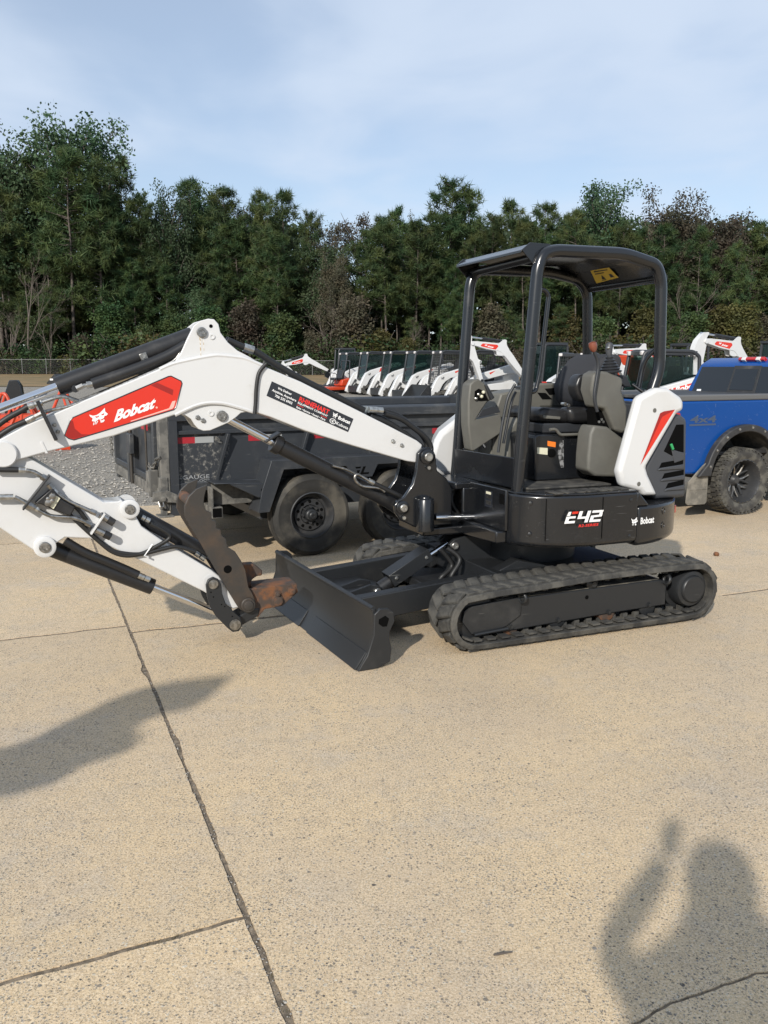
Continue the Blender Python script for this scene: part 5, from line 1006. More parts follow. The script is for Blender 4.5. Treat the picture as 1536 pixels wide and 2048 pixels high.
# rear: corner posts, barn doors, chain, jack
MB().bb((X0 - 0.06, SY - 0.06, 0.50), (X0 + 0.02, SY + 0.05, 1.385)).build('corner_post', TDUST, TR_, bevel=0.006)
MB().bb((X0 + 0.02, SY - 0.055, 0.45), (X0 + 0.10, SY, 1.30)).build('corner_post', TGREY, TR_, bevel=0.004)
MB().bb((X0 - 0.06, WB - 0.05, 0.55), (X0 + 0.02, WB + 0.06, 1.385)).build('corner_post', TGREY, TR_, bevel=0.006)
MB().bb((X0 - 0.08, SY, 0.60), (X0 + 0.05, WB, 0.70)).build('rear_sill', TDUST, TR_, bevel=0.006)
for k, (y0, y1) in enumerate(((SY + 0.06, 1.33), (1.40, WB - 0.05))):
    dr = MB().bb((X0 - 0.045, y0, 0.735), (X0 - 0.025, y1, 1.36)).build('barn_door', TGREY, TR_)
    b = MB()
    for yy in (y0, y1 - 0.07): b.bb((X0 - 0.09, yy, 0.72), (X0 - 0.02, yy + 0.07, 1.385))
    b.bb((X0 - 0.085, y0 + 0.07, 0.72), (X0 - 0.02, y1 - 0.07, 0.78)); b.bb((X0 - 0.085, y0 + 0.07, 1.31), (X0 - 0.02, y1 - 0.07, 1.375))
    b.build('door_frame', TGREY, dr, bevel=0.006)
    MB().tube([(X0 - 0.11, y1 - 0.03 if k == 0 else y0 + 0.03, 0.62), (X0 - 0.11, y1 - 0.03 if k == 0 else y0 + 0.03, 1.36)], 0.016, 10).build('lock_rod', TGREY if k else RUST, dr)
    MB().bb((X0 - 0.092, (y0 + y1) / 2 - 0.3 , 1.19), (X0 - 0.0905, (y0 + y1) / 2, 1.245)).build('red_reflector', REFR, dr, smooth=0)
MB().box((X0 - 0.12, 1.24, 1.02), (0.05, 0.14, 0.20)).build('latch_box', TGREY, TR_, bevel=0.01)
MB().tube([(X0 - 0.10, 0.60, 0.80), (X0 - 0.10, 0.60, 1.3)], 0.010, 8).build('rust_streak_rod', RUST, TR_)
b = MB()
def chain(pts, r=0.006, ln=0.045):
    b = MB(); P = spline(pts, 12); acc = 0; k = 0; last = P[0]
    for q in P[1:]:
        acc += (q - last).length; last_ = last; last = q
        if acc > ln * 0.62:
            acc = 0; d = (q - last_).normalized(); up = V((0, 0, 1)) if k % 2 else V((0, 1, 0)) ; s = d.cross(up).normalized(); s = s if k % 2 else d.cross(s).normalized(); k += 1
            b.tube([q + d * ln * 0.5 * cos(a) + s * ln * 0.33 * sin(a) for a in [2 * pi * i / 10 for i in range(11)]], r, 6)
    return b
chain([(X0 - 0.10, 0.52, 0.90), (X0 - 0.10, 0.42, 0.86), (X0 - 0.10, 0.32, 0.88), (X0 - 0.085, 0.24, 0.96), (X0 - 0.07, 0.20, 0.98)]).build('chain', TDUST, TR_)
chain([(X0 - 0.09, WB + 0.08, 1.10), (X0 - 0.09, WB + 0.12, 0.98), (X0 - 0.09, WB + 0.10, 0.80)]).build('chain', TDUST, TR_)
jk = MB(); jk.bb((X0 - 0.075, 0.20, 0.52), (X0 - 0.005, 0.28, 0.80)); jk.bb((X0 - 0.065, 0.21, 0.465), (X0 - 0.015, 0.27, 0.52)); jk.bb((X0 - 0.10, 0.15, 0.452), (X0 + 0.03, 0.32, 0.465)); jk.build('jack_leg', TDUST, TR_, bevel=0.004)
hg = MB(); hg.prism([(-0.03, 0.0), (0.20, -0.03), (0.22, 0.03), (0.10, 0.09), (-0.02, 0.08)], lambda a, z: (X0 - 0.12 + a, 0.17, 0.60 + z), lambda a, z: (X0 - 0.12 + a, 0.20, 0.60 + z)); hg.build('latch_arm', TDUST, TR_, bevel=0.004)
for a in (0.06, 0.17): MB().lathe([(0.022, 0), (0.022, 0.02), (0.012, 0.022)], (X0 - 0.12 + a, 0.17, 0.62), (0, -1, 0), 14).build('bolt', TDUST, TR_)
MB().tube([(X0 - 0.10, 0.18, 0.60), (X0 - 0.09, 0.16, 0.55), (X0 - 0.06, 0.16, 0.55), (X0 - 0.055, 0.18, 0.59)], 0.008, 8).build('hook', STEEL, TR_)
b = MB(); b.bb((X0 - 0.14, 0.30, 0.62), (X0 - 0.06, 0.38, 0.86)); b.bb((X0 - 0.14, 0.40, 0.70), (X0 - 0.07, 0.47, 0.84)); b.build('hinge_block', TDUST, TR_, bevel=0.008)
# chassis, fender, wheels
b = MB(); b.bb((-1.0, 0.62, 0.50), (4.0, 0.72, 0.66)); b.bb((-1.0, 1.95, 0.50), (4.0, 2.05, 0.66)); b.bb((-0.4, 0.35, 0.33), (-0.28, 2.3, 0.42)); b.build('chassis', TGREY, TR_, bevel=0.006)
b = MB(); b.bb((-0.93, 0.10, 0.42), (-0.83, 2.5, 0.52)); b.bb((-0.93, 0.10, 0.52), (-0.91, 0.22, 0.70)); b.build('rear_crossmember', TDUST, TR_, bevel=0.004)
MB().bb((-0.922, 0.095, 0.43), (-0.842, 0.101, 0.51)).build('tube_opening', DARK, TR_, smooth=0)
MB().prism([(-0.90, 0.525), (-0.54, 0.525), (-0.46, 0.60), (-0.46, 0.71), (-0.90, 0.72)], lambda x, z: (x, 0.20, z), lambda x, z: (x, 0.212, z)).build('mud_panel', TDUST, TR_)
MB().pxz([(-0.93, 0.755), (-0.43, 0.72), (-0.425, 0.60), (-0.53, 0.595), (-0.80, 0.735), (-0.93, 0.738)], -0.01, 0.25).build('fender_gusset', TGREY, TR_, bevel=0.006)
MB().lathe([(0.014, 0), (0.014, 0.008)], (-0.49, -0.01, 0.665), (0, -1, 0), 10).build('bolt', DARK, TR_)
fo = [(-0.50, 0.66), (-0.405, 0.925), (1.40, 0.925), (1.50, 0.66), (1.55, 0.46), (1.46, 0.46), (1.30, 0.84), (0.66, 0.84), (0.60, 0.725), (0.40, 0.725), (0.33, 0.84), (-0.29, 0.84), (-0.435, 0.46), (-0.54, 0.46)]
fd = MB().pxz(fo, -0.03, -0.012).build('fender_face', TGREY, TR_, bevel=0.003)
b = MB(); b.pxz([(-0.405, 0.926), (1.40, 0.926), (1.40, 0.910), (-0.395, 0.910)], -0.012, SY); b.pxz([(-0.54, 0.46), (-0.405, 0.926), (-0.385, 0.916), (-0.515, 0.46)], -0.012, SY); b.pxz([(1.55, 0.46), (1.40, 0.926), (1.38, 0.916), (1.53, 0.46)], -0.012, SY); b.build('fender_top', TGREY, TR_, bevel=0.004)
MB().bb((-0.53, SY, 0.44), (1.55, SY + 0.01, 0.70)).build('inner_panel', TGREY, TR_)
block([[(0, 1), (0.40, 1), (0.36, 0.78), (0.06, 0.78)], [(0.10, 0.55), (0.34, 0.55), (0.18, 0.0)], [(0.55, 1), (0.72, 1), (0.55, 0.24), (0.95, 0.24), (0.90, 0), (0.32, 0)]], (0.42, -0.0315, 0.752), (0.155, 0, 0), (0, 0, 0.075), DARK, fd, 'cut_letters')
def wheel(par, loc, R_, wd, rim_r, out_y, kind='trailer', name='wheel'):
    w_ = bpy.data.objects.new(name, None); COL.objects.link(w_); w_.parent = par; w_.location = loc
    s = out_y                                     # +1 or -1: outward along local y
    h = wd / 2
    pr = [(rim_r - 0.012, -h * 0.80), (rim_r + 0.02, -h * 0.92), (rim_r + (R_ - rim_r) * 0.5, -h), (R_ - 0.03, -h * 0.90), (R_ - 0.006, -h * 0.72)]
    for g in (-0.45, -0.15, 0.15, 0.45):
        if kind == 'trailer': pr += [(R_, (g - 0.11) * h), (R_, (g + 0.09) * h), (R_ - 0.010, (g + 0.10) * h), (R_ - 0.010, (g + 0.16) * h)]
    if kind != 'trailer': pr += [(R_ - 0.018, -h * 0.6), (R_ - 0.018, h * 0.6)]
    pr += [(R_ - 0.006, h * 0.72), (R_ - 0.03, h * 0.90), (rim_r + (R_ - rim_r) * 0.72, h * 0.985), (rim_r + (R_ - rim_r) * 0.68, h * 0.965), (rim_r + (R_ - rim_r) * 0.45, h), (rim_r + 0.02, h * 0.92), (rim_r - 0.012, h * 0.80)]
    MB().lathe(pr, (0, 0, 0), (0, s, 0), 56, cap=False).build('tyre', TYRE, w_, smooth=35)
    return w_
def trailer_wheel(x, y, s):
    w_ = wheel(TR_, (x, y, 0.388), 0.388, 0.225, 0.215, s)
    MB().lathe([(0.218, 0.085), (0.222, 0.100), (0.212, 0.105), (0.200, 0.085), (0.192, 0.060), (0.186, 0.015), (0.160, 0.012), (0.150, 0.030), (0.095, 0.034), (0.085, 0.02), (0.0, 0.02)], (0, 0, 0), (0, s, 0), 48, cap=False).build('rim', RIM, w_)
    for k in range(10):
        a = 2 * pi * (k + 0.5) / 10; c, e = cos(a) * 0.124, sin(a) * 0.124; MB().cyl((c, s * 0.020, e), (c, s * 0.0355, e), 0.015, n=12).build('vent_hole', DARK, w_)
    MB().lathe([(0.060, 0.02), (0.058, 0.075), (0.050, 0.085), (0.038, 0.088), (0.036, 0.118), (0.028, 0.126), (0.012, 0.127), (0.010, 0.122)], (0, 0, 0), (0, s, 0), 24).build('hub_cap', CHAR, w_)
    for k in range(8):
        a = 2 * pi * k / 8; c, e = cos(a) * 0.078, sin(a) * 0.078; MB().cyl((c, s * 0.03, e), (c, s * 0.062, e), 0.0125, n=6).build('lug_nut', RIM, w_)
for x in (0.0, 0.94): trailer_wheel(x, 0.115, -1); trailer_wheel(x, 2.6, 1)
b = MB()
for x in (0.0, 0.94): b.cyl((x, 0.15, 0.388), (x, 2.55, 0.388), 0.045)
b.build('axle', TGREY, TR_)
b = MB(); b.tube([(2.95, 0.68, 0.56), (4.15, 1.30, 0.56)], 0.05, 8); b.tube([(2.95, 2.0, 0.56), (4.15, 1.42, 0.56)], 0.05, 8); b.build('tongue', TGREY, TR_)

# ---------------------------------------------------------------- blue pickup truck
BLUE = mat('blue_car_paint', (0.001, 0.052, 0.235), 0.22, 0.0, coat=0.25, spec=0.35, dust=(0.16, 0.19, 0.25), dscale=26, dlo=0.62, dhi=0.72)
BTRIM = mat('textured_trim', (0.026, 0.026, 0.027), 0.6, dust=(0.12, 0.115, 0.105), dscale=4, dlo=0.48, dhi=0.8, bump=0.1, bscale=300)
GLASS = mat('tinted_glass', (0.006, 0.008, 0.010), 0.05, coat=0.5)
CAPG = mat('rail_cap', (0.11, 0.11, 0.11), 0.6)
FLAPM = mat('muddy_flap', (0.22, 0.20, 0.165), 0.8, col2=(0.13, 0.12, 0.10), scale=9)
TAIL = mat('tail_lamp', (0.42, 0.012, 0.012), 0.12, coat=0.6); LAMPW = mat('lamp_clear', (0.62, 0.58, 0.56), 0.1, coat=0.6)
TTYRE = mat('truck_tyre', (0.038, 0.036, 0.033), 0.8, col2=(0.10, 0.095, 0.08), scale=8, lo=0.42, hi=0.62, bump=0.2, bscale=70)
PK = empty('pickup_truck', (4.32, 9.96, 0), R(24), 'lifted bright blue pickup truck with tinted rear window, behind the excavator counterweight', 'pickup truck')
def arc(cx_, cz_, r, a0, a1, n=14): return [(cx_ + r * cos(R(a0 + (a1 - a0) * k / n)), cz_ + r * sin(R(a0 + (a1 - a0) * k / n))) for k in range(n + 1)]
BW = 2.02; y0 = 0.06                          # local y: 0 at the near wheel face, body between y0 and y0+BW
side = [(-1.06, 0.66), (-0.98, 0.53), (-0.66, 0.52)] + arc(-0.01, 0.46, 0.58, 172, 8)[0:] + [(0.78, 0.52), (0.93, 0.52), (0.93, 1.375), (-1.05, 1.375), (-1.075, 1.2)]
for yy, s in ((y0, 1), (y0 + BW - 0.09, 1)):
    MB().pxz(side, yy, yy + 0.09).build('bed_side', BLUE, PK, bevel=0.03, seg=3)
MB().bb((-1.00, y0 + 0.09, 0.72), (0.93, y0 + BW - 0.09, 0.76)).build('bed_floor', BTRIM, PK)
MB().bb((-1.06, y0 + 0.09, 0.62), (-0.99, y0 + BW - 0.09, 1.37)).build('tailgate', BLUE, PK, bevel=0.02)
for yy in (y0 - 0.005, y0 + BW - 0.105): MB().bb((-1.06, yy, 1.37), (0.94, yy + 0.11, 1.44)).build('rail_cap', CAPG, PK, bevel=0.018, seg=3)
MB().bb((-1.04, y0 + 0.105, 1.385), (0.93, y0 + BW - 0.105, 1.425)).build('bed_cover', BTRIM, PK, bevel=0.01)
MB().bb((-1.20, y0 + 0.05, 0.55), (-1.08, y0 + BW - 0.05, 0.78)).build('bumper', CHROME, PK, bevel=0.03)
MB().pxz([(-1.085, 1.24), (-1.02, 1.25), (-0.95, 1.10), (-0.965, 0.90), (-1.085, 0.89)], y0 - 0.006, y0 + 0.12).build('tail_light', TAIL, PK, bevel=0.015)
# wheel arch flare
ar = [(-0.75, 0.50)] + arc(-0.01, 0.46, 0.628, 163, 17, 22) + [(0.73, 0.50)] + arc(-0.01, 0.46, 0.545, 4, 176, 22)
MB().pxz(ar, y0 - 0.075, y0 + 0.02).build('arch_flare', BTRIM, PK, bevel=0.012)
for a in (165, 145, 125, 105, 85, 65, 45): bolt((-0.01 + 0.592 * cos(R(a)), y0 - 0.075, 0.46 + 0.592 * sin(R(a))), (0, -1, 0), 0.013, PK)
ww = MB(); A_ = arc(-0.01, 0.46, 0.565, 172, 8, 20); B_a = arc(-0.01, 0.46, 0.552, 8, 172, 20)
ww.v = [(a, yy, c) for a, c in A_ for yy in (y0 + 0.02, y0 + 0.62)]; ww.f = [(2 * i, 2 * i + 1, 2 * i + 3, 2 * i + 2) for i in range(20)]; ww.pxz(A_, y0 + 0.60, y0 + 0.63); ww.build('wheel_well', TDUST, PK)
MB().prism([(-0.56, 0.68), (-0.66, 0.62), (-0.86, 0.44), (-0.88, 0.20), (-0.85, 0.17), (-0.59, 0.165), (-0.56, 0.19)], lambda x, z: (x, y0 - 0.03, z), lambda x, z: (x, y0 - 0.015, z)).build('mud_flap', FLAPM, PK, bevel=0.004)
MB().bb((-0.84, y0 - 0.036, 0.345), (-0.585, y0 - 0.029, 0.352)).build('flap_rib', FLAPM, PK)
text('4x4', (-0.87, y0 - 0.0025, 1.125), (0.40, 0, 0), (0, 0, 0.075), DEC4, PK, 0.03, shear=0.02); MB().bb((-0.87, y0 - 0.0025, 1.088), (-0.47, y0 - 0.001, 1.108)).build('decal_bar', DEC4, PK, smooth=0)
# cab
cs = [(0.955, 0.52), (0.955, 1.40), (1.08, 1.80), (1.22, 1.88), (2.75, 1.90), (3.45, 1.38), (4.75, 1.30), (4.85, 0.60), (4.5, 0.52), (4.30, 0.62), (3.3, 0.62), (3.2, 0.52)]
b = MB(); n = len(cs); tap = lambda z: 0.0 if z < 1.39 else 0.16 * (z - 1.39) / 0.5
b.prism(cs, lambda x, z: (x, y0 + tap(z) + 0.01, z), lambda x, z: (x, y0 + BW - 0.01 - tap(z), z)); cb = b.build('cab', BLUE, PK, bevel=0.035, seg=3)
nr = V((-(1.80 - 1.40), 0, 0.125)).normalized(); L0 = V((0.955, 0, 1.40)); dr_ = V((0.125, 0, 0.40))
def rw(y, t, off=0.004): p = L0 + dr_ * t; return tuple(V((p.x, y, p.z)) + nr * off)
def rq(name, m, ya, yb, t0, t1, off, tp=0.0): 
    q = MB(); q.add([rw(ya, t0, off), rw(yb, t0, off), rw(yb - tp, t1, off), rw(ya + tp, t1, off), rw(ya, t0, off - 0.012), rw(yb, t0, off - 0.012), rw(yb - tp, t1, off - 0.012), rw(ya + tp, t1, off - 0.012)], [(0, 1, 2, 3), (7, 6, 5, 4), (0, 4, 5, 1), (1, 5, 6, 2), (2, 6, 7, 3), (3, 7, 4, 0)]); return q.build(name, m, PK, bevel=0.003)
yc = y0 + BW / 2
rq('rear_window', GLASS, y0 + 0.13, y0 + BW - 0.13, 0.03, 0.90, 0.005, 0.06); rq('window_frame', BTRIM, yc - 0.24, yc + 0.24, 0.0, 0.93, 0.010, 0.015); rq('sliding_window', GLASS, yc - 0.20, yc + 0.20, 0.12, 0.82, 0.014, 0.01)
rq('window_sticker', WDEC, y0 + BW - 0.30, y0 + BW - 0.22, 0.05, 0.12, 0.007)
bl_ = MB().box((1.135, yc, 1.855), (0.05, 0.44, 0.065), ry=R(-55)).build('brake_light', TAIL, PK, bevel=0.012)
for s in (-0.12, 0.12): MB().box((1.118, yc + s, 1.857), (0.05, 0.07, 0.05), ry=R(-55)).build('cargo_lamp', LAMPW, bl_, bevel=0.006)
for ya in (y0 + 0.012,): 
    MB().prism([(1.22, 1.40), (1.30, 1.78), (1.90, 1.80), (1.90, 1.40)], lambda x, z: (x, y0 + tap(z) + 0.004, z), lambda x, z: (x, y0 + tap(z) + 0.014, z)).build('side_window', GLASS, PK)
def truck_wheel(x, y, s):
    R_ = 0.405; w_ = wheel(PK, (x, y, 0.405), R_, 0.31, 0.265, s, 'truck')
    [c for c in w_.children][0].data.materials[0] = TTYRE
    b = MB()
    for k in range(40):
        a = 2 * pi * k / 40
        for j, yy in enumerate((-0.118, -0.04, 0.04, 0.118)):
            aa = a + (j % 2) * pi / 40; rr = R_ - 0.010 if j in (1, 2) else R_ - 0.012
            b.add([tuple(V((rr_ * cos(aa + d), yy + w__, rr_ * sin(aa + d)))) for rr_ in (rr - 0.012, rr + 0.008) for d, w__ in ((-0.06, -0.034), (0.045, -0.030), (0.06, 0.034), (-0.045, 0.030))], [(0, 1, 2, 3), (4, 5, 6, 7), (0, 1, 5, 4), (1, 2, 6, 5), (2, 3, 7, 6), (3, 0, 4, 7)])
        for s2 in (-1, 1):
            rr = R_ - 0.035; b.add([tuple(V((q * cos(a + d), s2 * yy, q * sin(a + d)))) for q, yy in ((rr - 0.035, 0.155), (rr + 0.03, 0.146)) for d in (-0.03, 0.03)] + [tuple(V((q * cos(a + d), s2 * yy, q * sin(a + d)))) for q, yy in ((rr - 0.035, 0.140), (rr + 0.03, 0.125)) for d in (-0.03, 0.03)], [(0, 1, 3, 2), (4, 5, 7, 6), (0, 1, 5, 4), (2, 3, 7, 6), (0, 2, 6, 4), (1, 3, 7, 5)])
    stuff(b.build('tread_blocks', TTYRE, w_))
    MB().lathe([(0.262, 0.125), (0.268, 0.135), (0.258, 0.140), (0.245, 0.120), (0.232, 0.04), (0.205, -0.06), (0.09, -0.07), (0.0, -0.07)], (0, 0, 0), (0, s, 0), 48, cap=False).build('rim', RIM, w_)
    for k in range(8):
        a = 2 * pi * k / 8; u = V((cos(a), 0, sin(a))); t_ = V((-sin(a), 0, cos(a))); o = V((0, s * -0.03, 0))
        for sg in (-1, 1):
            MB().tube([u * 0.07 + o, u * 0.13 + t_ * sg * 0.014 + o + V((0, s * 0.02, 0)), u * 0.205 + t_ * sg * 0.050 + o + V((0, s * 0.035, 0))], [0.016, 0.012, 0.012], 6).build('spoke', STEEL if sg > 0 else RIM, w_)
    MB().lathe([(0.075, -0.03), (0.065, 0.0), (0.045, 0.02), (0.04, 0.03), (0.0, 0.032)], (0, 0, 0), (0, s, 0), 20).build('hub', RIM, w_)
    for k in range(24):
        a = 2 * pi * k / 24; MB().lathe([(0.007, 0.132), (0.006, 0.143)], (0.256 * cos(a), 0, 0.256 * sin(a)), (0, s, 0), 6).build('rim_bolt', STEEL, w_)
truck_wheel(0.0, 0.155, -1); truck_wheel(0.0, 1.95, 1); truck_wheel(3.75, 0.155, -1); truck_wheel(3.75, 1.95, 1)
MB().tube([(0, 0.2, 0.40), (0, 1.9, 0.40)], 0.05, 12).build('axle', TGREY, PK)
MB().bb((-0.9, 0.55, 0.50), (4.4, 0.65, 0.66)).build('frame_rail', TGREY, PK); MB().bb((-0.9, 1.45, 0.50), (4.4, 1.55, 0.66)).build('frame_rail', TGREY, PK)
# ---------------------------------------------------------------- machines parked on the gravel
BGLASS = mat('cab_glass', (0.010, 0.022, 0.022), 0.05, coat=0.4)
_t = BGLASS.node_tree; _a = _t.nodes.new('ShaderNodeBsdfTransparent'); _a.inputs[0].default_value = (0.62, 0.74, 0.70, 1); _m = _t.nodes.new('ShaderNodeMixShader'); _m.inputs[0].default_value = 0.62
_t.links.new(_t.nodes['Principled BSDF'].outputs[0], _m.inputs[1]); _t.links.new(_a.outputs[0], _m.inputs[2]); _t.links.new(_m.outputs[0], _t.nodes['Material Output'].inputs[0])
MESHM = mat('screen_wire', (0.03, 0.03, 0.03), 0.5)
ORANGE = mat('orange_paint', (0.50, 0.052, 0.014), 0.45)
BWHITE = WHITE
def ang_to_cam(x, y, off): return math.atan2(-y, -x) + R(off)     # heading whose forward axis points off degrees from the camera
def ctl(x, y, head, label, cabin='glass', bucket=False, deco='stripe', group=None, s=1.0):
    """compact track loader: forward is local +x, left +y"""
    t = empty('track_loader', (x, y, gz(x, y)), head, label, 'track loader', group); t.scale = (s, s, s)
    to = [(-1.05, 0.0), (0.75, 0.0), (0.98, 0.14), (1.0, 0.28), (0.88, 0.42), (0.55, 0.50), (-0.85, 0.62), (-1.15, 0.60), (-1.28, 0.42), (-1.22, 0.16)]
    for sg in (1, -1):
        tk = MB().pxz(to, sg * 0.53, sg * 0.92).build('track', RUBBER, t, bevel=0.02)
        b = MB()
        for p, d in resample(to, 0.16):
            b.box((p.x, sg * 0.725, p.y), (0.06, 0.40, 0.06), ry=math.atan2(-d.y, d.x))
        stuff(b.build('tread_bars', RUBBER, tk))
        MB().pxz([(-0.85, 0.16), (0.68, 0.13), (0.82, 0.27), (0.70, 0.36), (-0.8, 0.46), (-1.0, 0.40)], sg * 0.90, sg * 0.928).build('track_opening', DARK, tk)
        for xx in (-0.6, -0.2, 0.2, 0.6): MB().cyl((xx, sg * 0.90, 0.18), (xx, sg * 0.935, 0.18), 0.09, n=14).build('roller', CHAR, tk)
        MB().cyl((-0.95, sg * 0.9, 0.42), (-0.95, sg * 0.935, 0.42), 0.15, n=16).build('sprocket', CHAR, tk)
        # lift arm: from the rear tower forward, then down to the coupler
        am = [(-1.30, 1.30), (-1.22, 1.52), (-1.05, 1.60), (-0.85, 1.56), (0.45, 1.20), (0.72, 1.06), (0.86, 0.86), (1.14, 0.30), (1.18, 0.16), (1.06, 0.08), (0.86, 0.14), (0.52, 0.76), (0.40, 0.88), (0.20, 1.00), (-0.9, 1.25), (-1.1, 1.2)]
        a = MB().pxz(am, sg * 0.66, sg * 0.86).build('lift_arm', WHITE, t, bevel=0.02)
        if deco == 'stripe': MB().pxz([(-0.25, 1.345), (-0.02, 1.20), (0.02, 1.265)], sg * 0.858, sg * 0.8625).build('red_flash', RED, a, smooth=0)
        elif deco == 'corner': MB().pxz([(-0.55, 1.33), (-0.60, 1.44), (-0.05, 1.31), (0.02, 1.12), (-0.06, 1.10), (-0.12, 1.22)], sg * 0.858, sg * 0.8625).build('red_flash', RED, a, smooth=0)
        else:
            d_ = MB().pxz([(-0.85, 1.27), (-0.92, 1.42), (-0.86, 1.46), (-0.02, 1.235), (0.10, 1.12), (0.0, 1.05)], sg * 0.858, sg * 0.8625).build('red_decal', RED, a, smooth=0)
            if sg > 0: text('Bobcat', (-0.16, 0.865, 1.165), (-0.52, 0, 0.14), (-0.02, 0, 0.115), WDEC, d_, 0.035); cat_head((0.02, 0.865, 1.12), (-0.14, 0, 0.04), (-0.015, 0, 0.13), WDEC, d_, RED)
        cat_head((0.62, sg * 0.8635, 0.93), (-0.16, 0, 0.03), (0, 0, 0.12), BDEC, a, WDEC)
        MB().tube([(0.55, sg * 0.62, 0.55), (0.20, sg * 0.66, 1.05)], 0.045, 10).build('lift_cylinder', CYLM, t)
        MB().pxz([(0.05, 0.56), (0.60, 0.50), (0.72, 0.62), (0.66, 0.98), (0.46, 1.10), (0.10, 0.98)], sg * 0.48, sg * 0.655).build('front_fender', WHITE, t, bevel=0.02)
        MB().tube([(0.72, sg * 0.45, 0.75), (1.02, sg * 0.45, 0.32)], [0.05, 0.03], 10).build('tilt_cylinder', CYLM, t)
    MB().pxz([(-1.45, 0.62), (-1.42, 1.30), (-1.15, 1.42), (-0.75, 1.38), (-0.75, 1.0), (0.50, 0.85), (0.55, 0.35), (-1.3, 0.40)], -0.52, 0.52).build('body', WHITE, t, bevel=0.03)
    MB().pxz([(-1.30, 0.62), (-1.05, 0.95), (0.2, 0.82), (0.3, 0.62)], -0.90, 0.90).build('side_frame', WHITE if deco != 'decal' else PLAST, t, bevel=0.02)
    cp = [(0.62, 0.75), (0.42, 2.02), (0.30, 2.08), (-0.70, 2.06), (-0.85, 1.95), (-0.88, 1.30), (-0.6, 0.9)]
    c = MB()
    for sg in (1, -1):
        c.tube(rounded([(x_, sg * 0.46, z) for x_, z in cp[:5]] + [(-0.88, sg * 0.46, 1.3)], 0.06, 3), 0.045, 8)
    c.bb((-0.80, -0.47, 1.98), (0.42, 0.47, 2.07)); c.tube([(0.62, -0.46, 0.78), (0.62, 0.46, 0.78)], 0.04, 8); c.bb((-0.90, -0.45, 0.9), (-0.80, 0.45, 1.55))
    cab = c.build('cab_frame', PLAST, t, bevel=0.01)
    if cabin == 'glass':
        MB().prism([(0.58, 0.85), (0.40, 1.97)], lambda x_, z: (x_, -0.43, z), lambda x_, z: (x_, 0.43, z))
        g = MB(); g.add([(0.595, -0.43, 0.85), (0.595, 0.43, 0.85), (0.425, 0.43, 1.97), (0.425, -0.43, 1.97), (0.575, -0.43, 0.85), (0.575, 0.43, 0.85), (0.405, 0.43, 1.97), (0.405, -0.43, 1.97)], [(0, 1, 2, 3), (7, 6, 5, 4), (0, 4, 5, 1), (1, 5, 6, 2), (2, 6, 7, 3), (3, 7, 4, 0)]); g.build('windscreen', BGLASS, cab)
        for sg in (1, -1): MB().pxz([(0.52, 0.98), (0.36, 1.94), (-0.70, 1.94), (-0.74, 1.30)], sg * 0.465, sg * 0.478).build('side_window', BGLASS, cab)
    else:
        b = MB()
        for k in range(14): xx = -0.7 + 0.075 * k; b.tube([(xx, 0.47, 1.25), (xx, 0.47, 1.98)], 0.008, 4); b.tube([(xx, -0.47, 1.25), (xx, -0.47, 1.98)], 0.008, 4)
        for k in range(10): zz_ = 1.27 + 0.075 * k; b.tube([(-0.78, 0.47, zz_), (0.36, 0.47, zz_)], 0.008, 4); b.tube([(-0.78, -0.47, zz_), (0.36, -0.47, zz_)], 0.008, 4)
        stuff(b.build('side_screen', MESHM, cab))
        b = MB()
        for k in range(10): yy = -0.40 + 0.09 * k; b.tube([(0.60, yy, 0.85), (0.42, yy, 1.97)], 0.008, 4)
        for k in range(12): f = k / 11; b.tube([(0.60 - 0.18 * f, -0.43, 0.85 + 1.12 * f), (0.60 - 0.18 * f, 0.43, 0.85 + 1.12 * f)], 0.008, 4)
        stuff(b.build('front_screen', MESHM, cab))
    MB().pxz([(0.10, 0.95), (0.14, 1.12), (-0.3, 1.12), (-0.45, 1.75), (-0.58, 1.75), (-0.52, 0.95)], -0.25, 0.25).build('seat', SEATF, cab, bevel=0.04)
    for sg in (1, -1): MB().box((0.45, sg * 0.40, 2.03), (0.07, 0.13, 0.10)).build('head_light', LAMPW, cab, bevel=0.02)
    MB().bb((0.98, -0.62, 0.12), (1.08, 0.62, 0.44)).build('quick_attach', CHAR, t, bevel=0.02)
    if bucket:
        bk = MB()
        P = [(1.12, 0.08), (1.75, 0.02), (1.85, 0.04), (1.30, 0.16), (1.22, 0.30), (1.20, 0.74), (1.08, 0.72), (1.06, 0.20)]
        bk.pxz(P, -0.92, 0.92); 
        for sg in (1, -1): bk.pxz([(1.80, 0.03), (1.22, 0.72), (1.12, 0.70), (1.10, 0.1)], sg * 0.92, sg * 0.95)
        bk.build('bucket', CHAR, t, bevel=0.008)
    return t
ROW = 'compact track loaders parked in a row on the gravel'
def world(pxx, zc, z=0.3):
    p = R(9.761); return ((pxx - 768) / 1680 * zc, (zc - (EYE - z) * sin(p)) / cos(p))
HD = -1
for i, (pxx, zc, lb, kw) in enumerate((
    (702, 48.0, 'far end white track loader of the row, half behind the orange mower', dict(deco='corner')),
    (745, 44.5, 'white track loader with red corner flash, second from the far end of the row', dict(deco='corner')),
    (793, 41.0, 'white track loader with red corner flash in the middle of the row', dict(deco='corner')),
    (840, 38.5, 'white track loader with thin red flash, next to the one with the black bucket', dict(deco='stripe')),
    (893, 36.5, 'white track loader with wire front screen and a black bucket', dict(deco='stripe', cabin='screen', bucket=True)),
    (958, 34.0, 'white track loader behind the canopy post and grey console of the big excavator', dict(deco='stripe', cabin='screen')))):
    x, y = world(pxx, zc); ctl(x, y, ang_to_cam(x, y, -64 - (i * 7) % 5), lb, group=ROW, s=1.05, **kw)
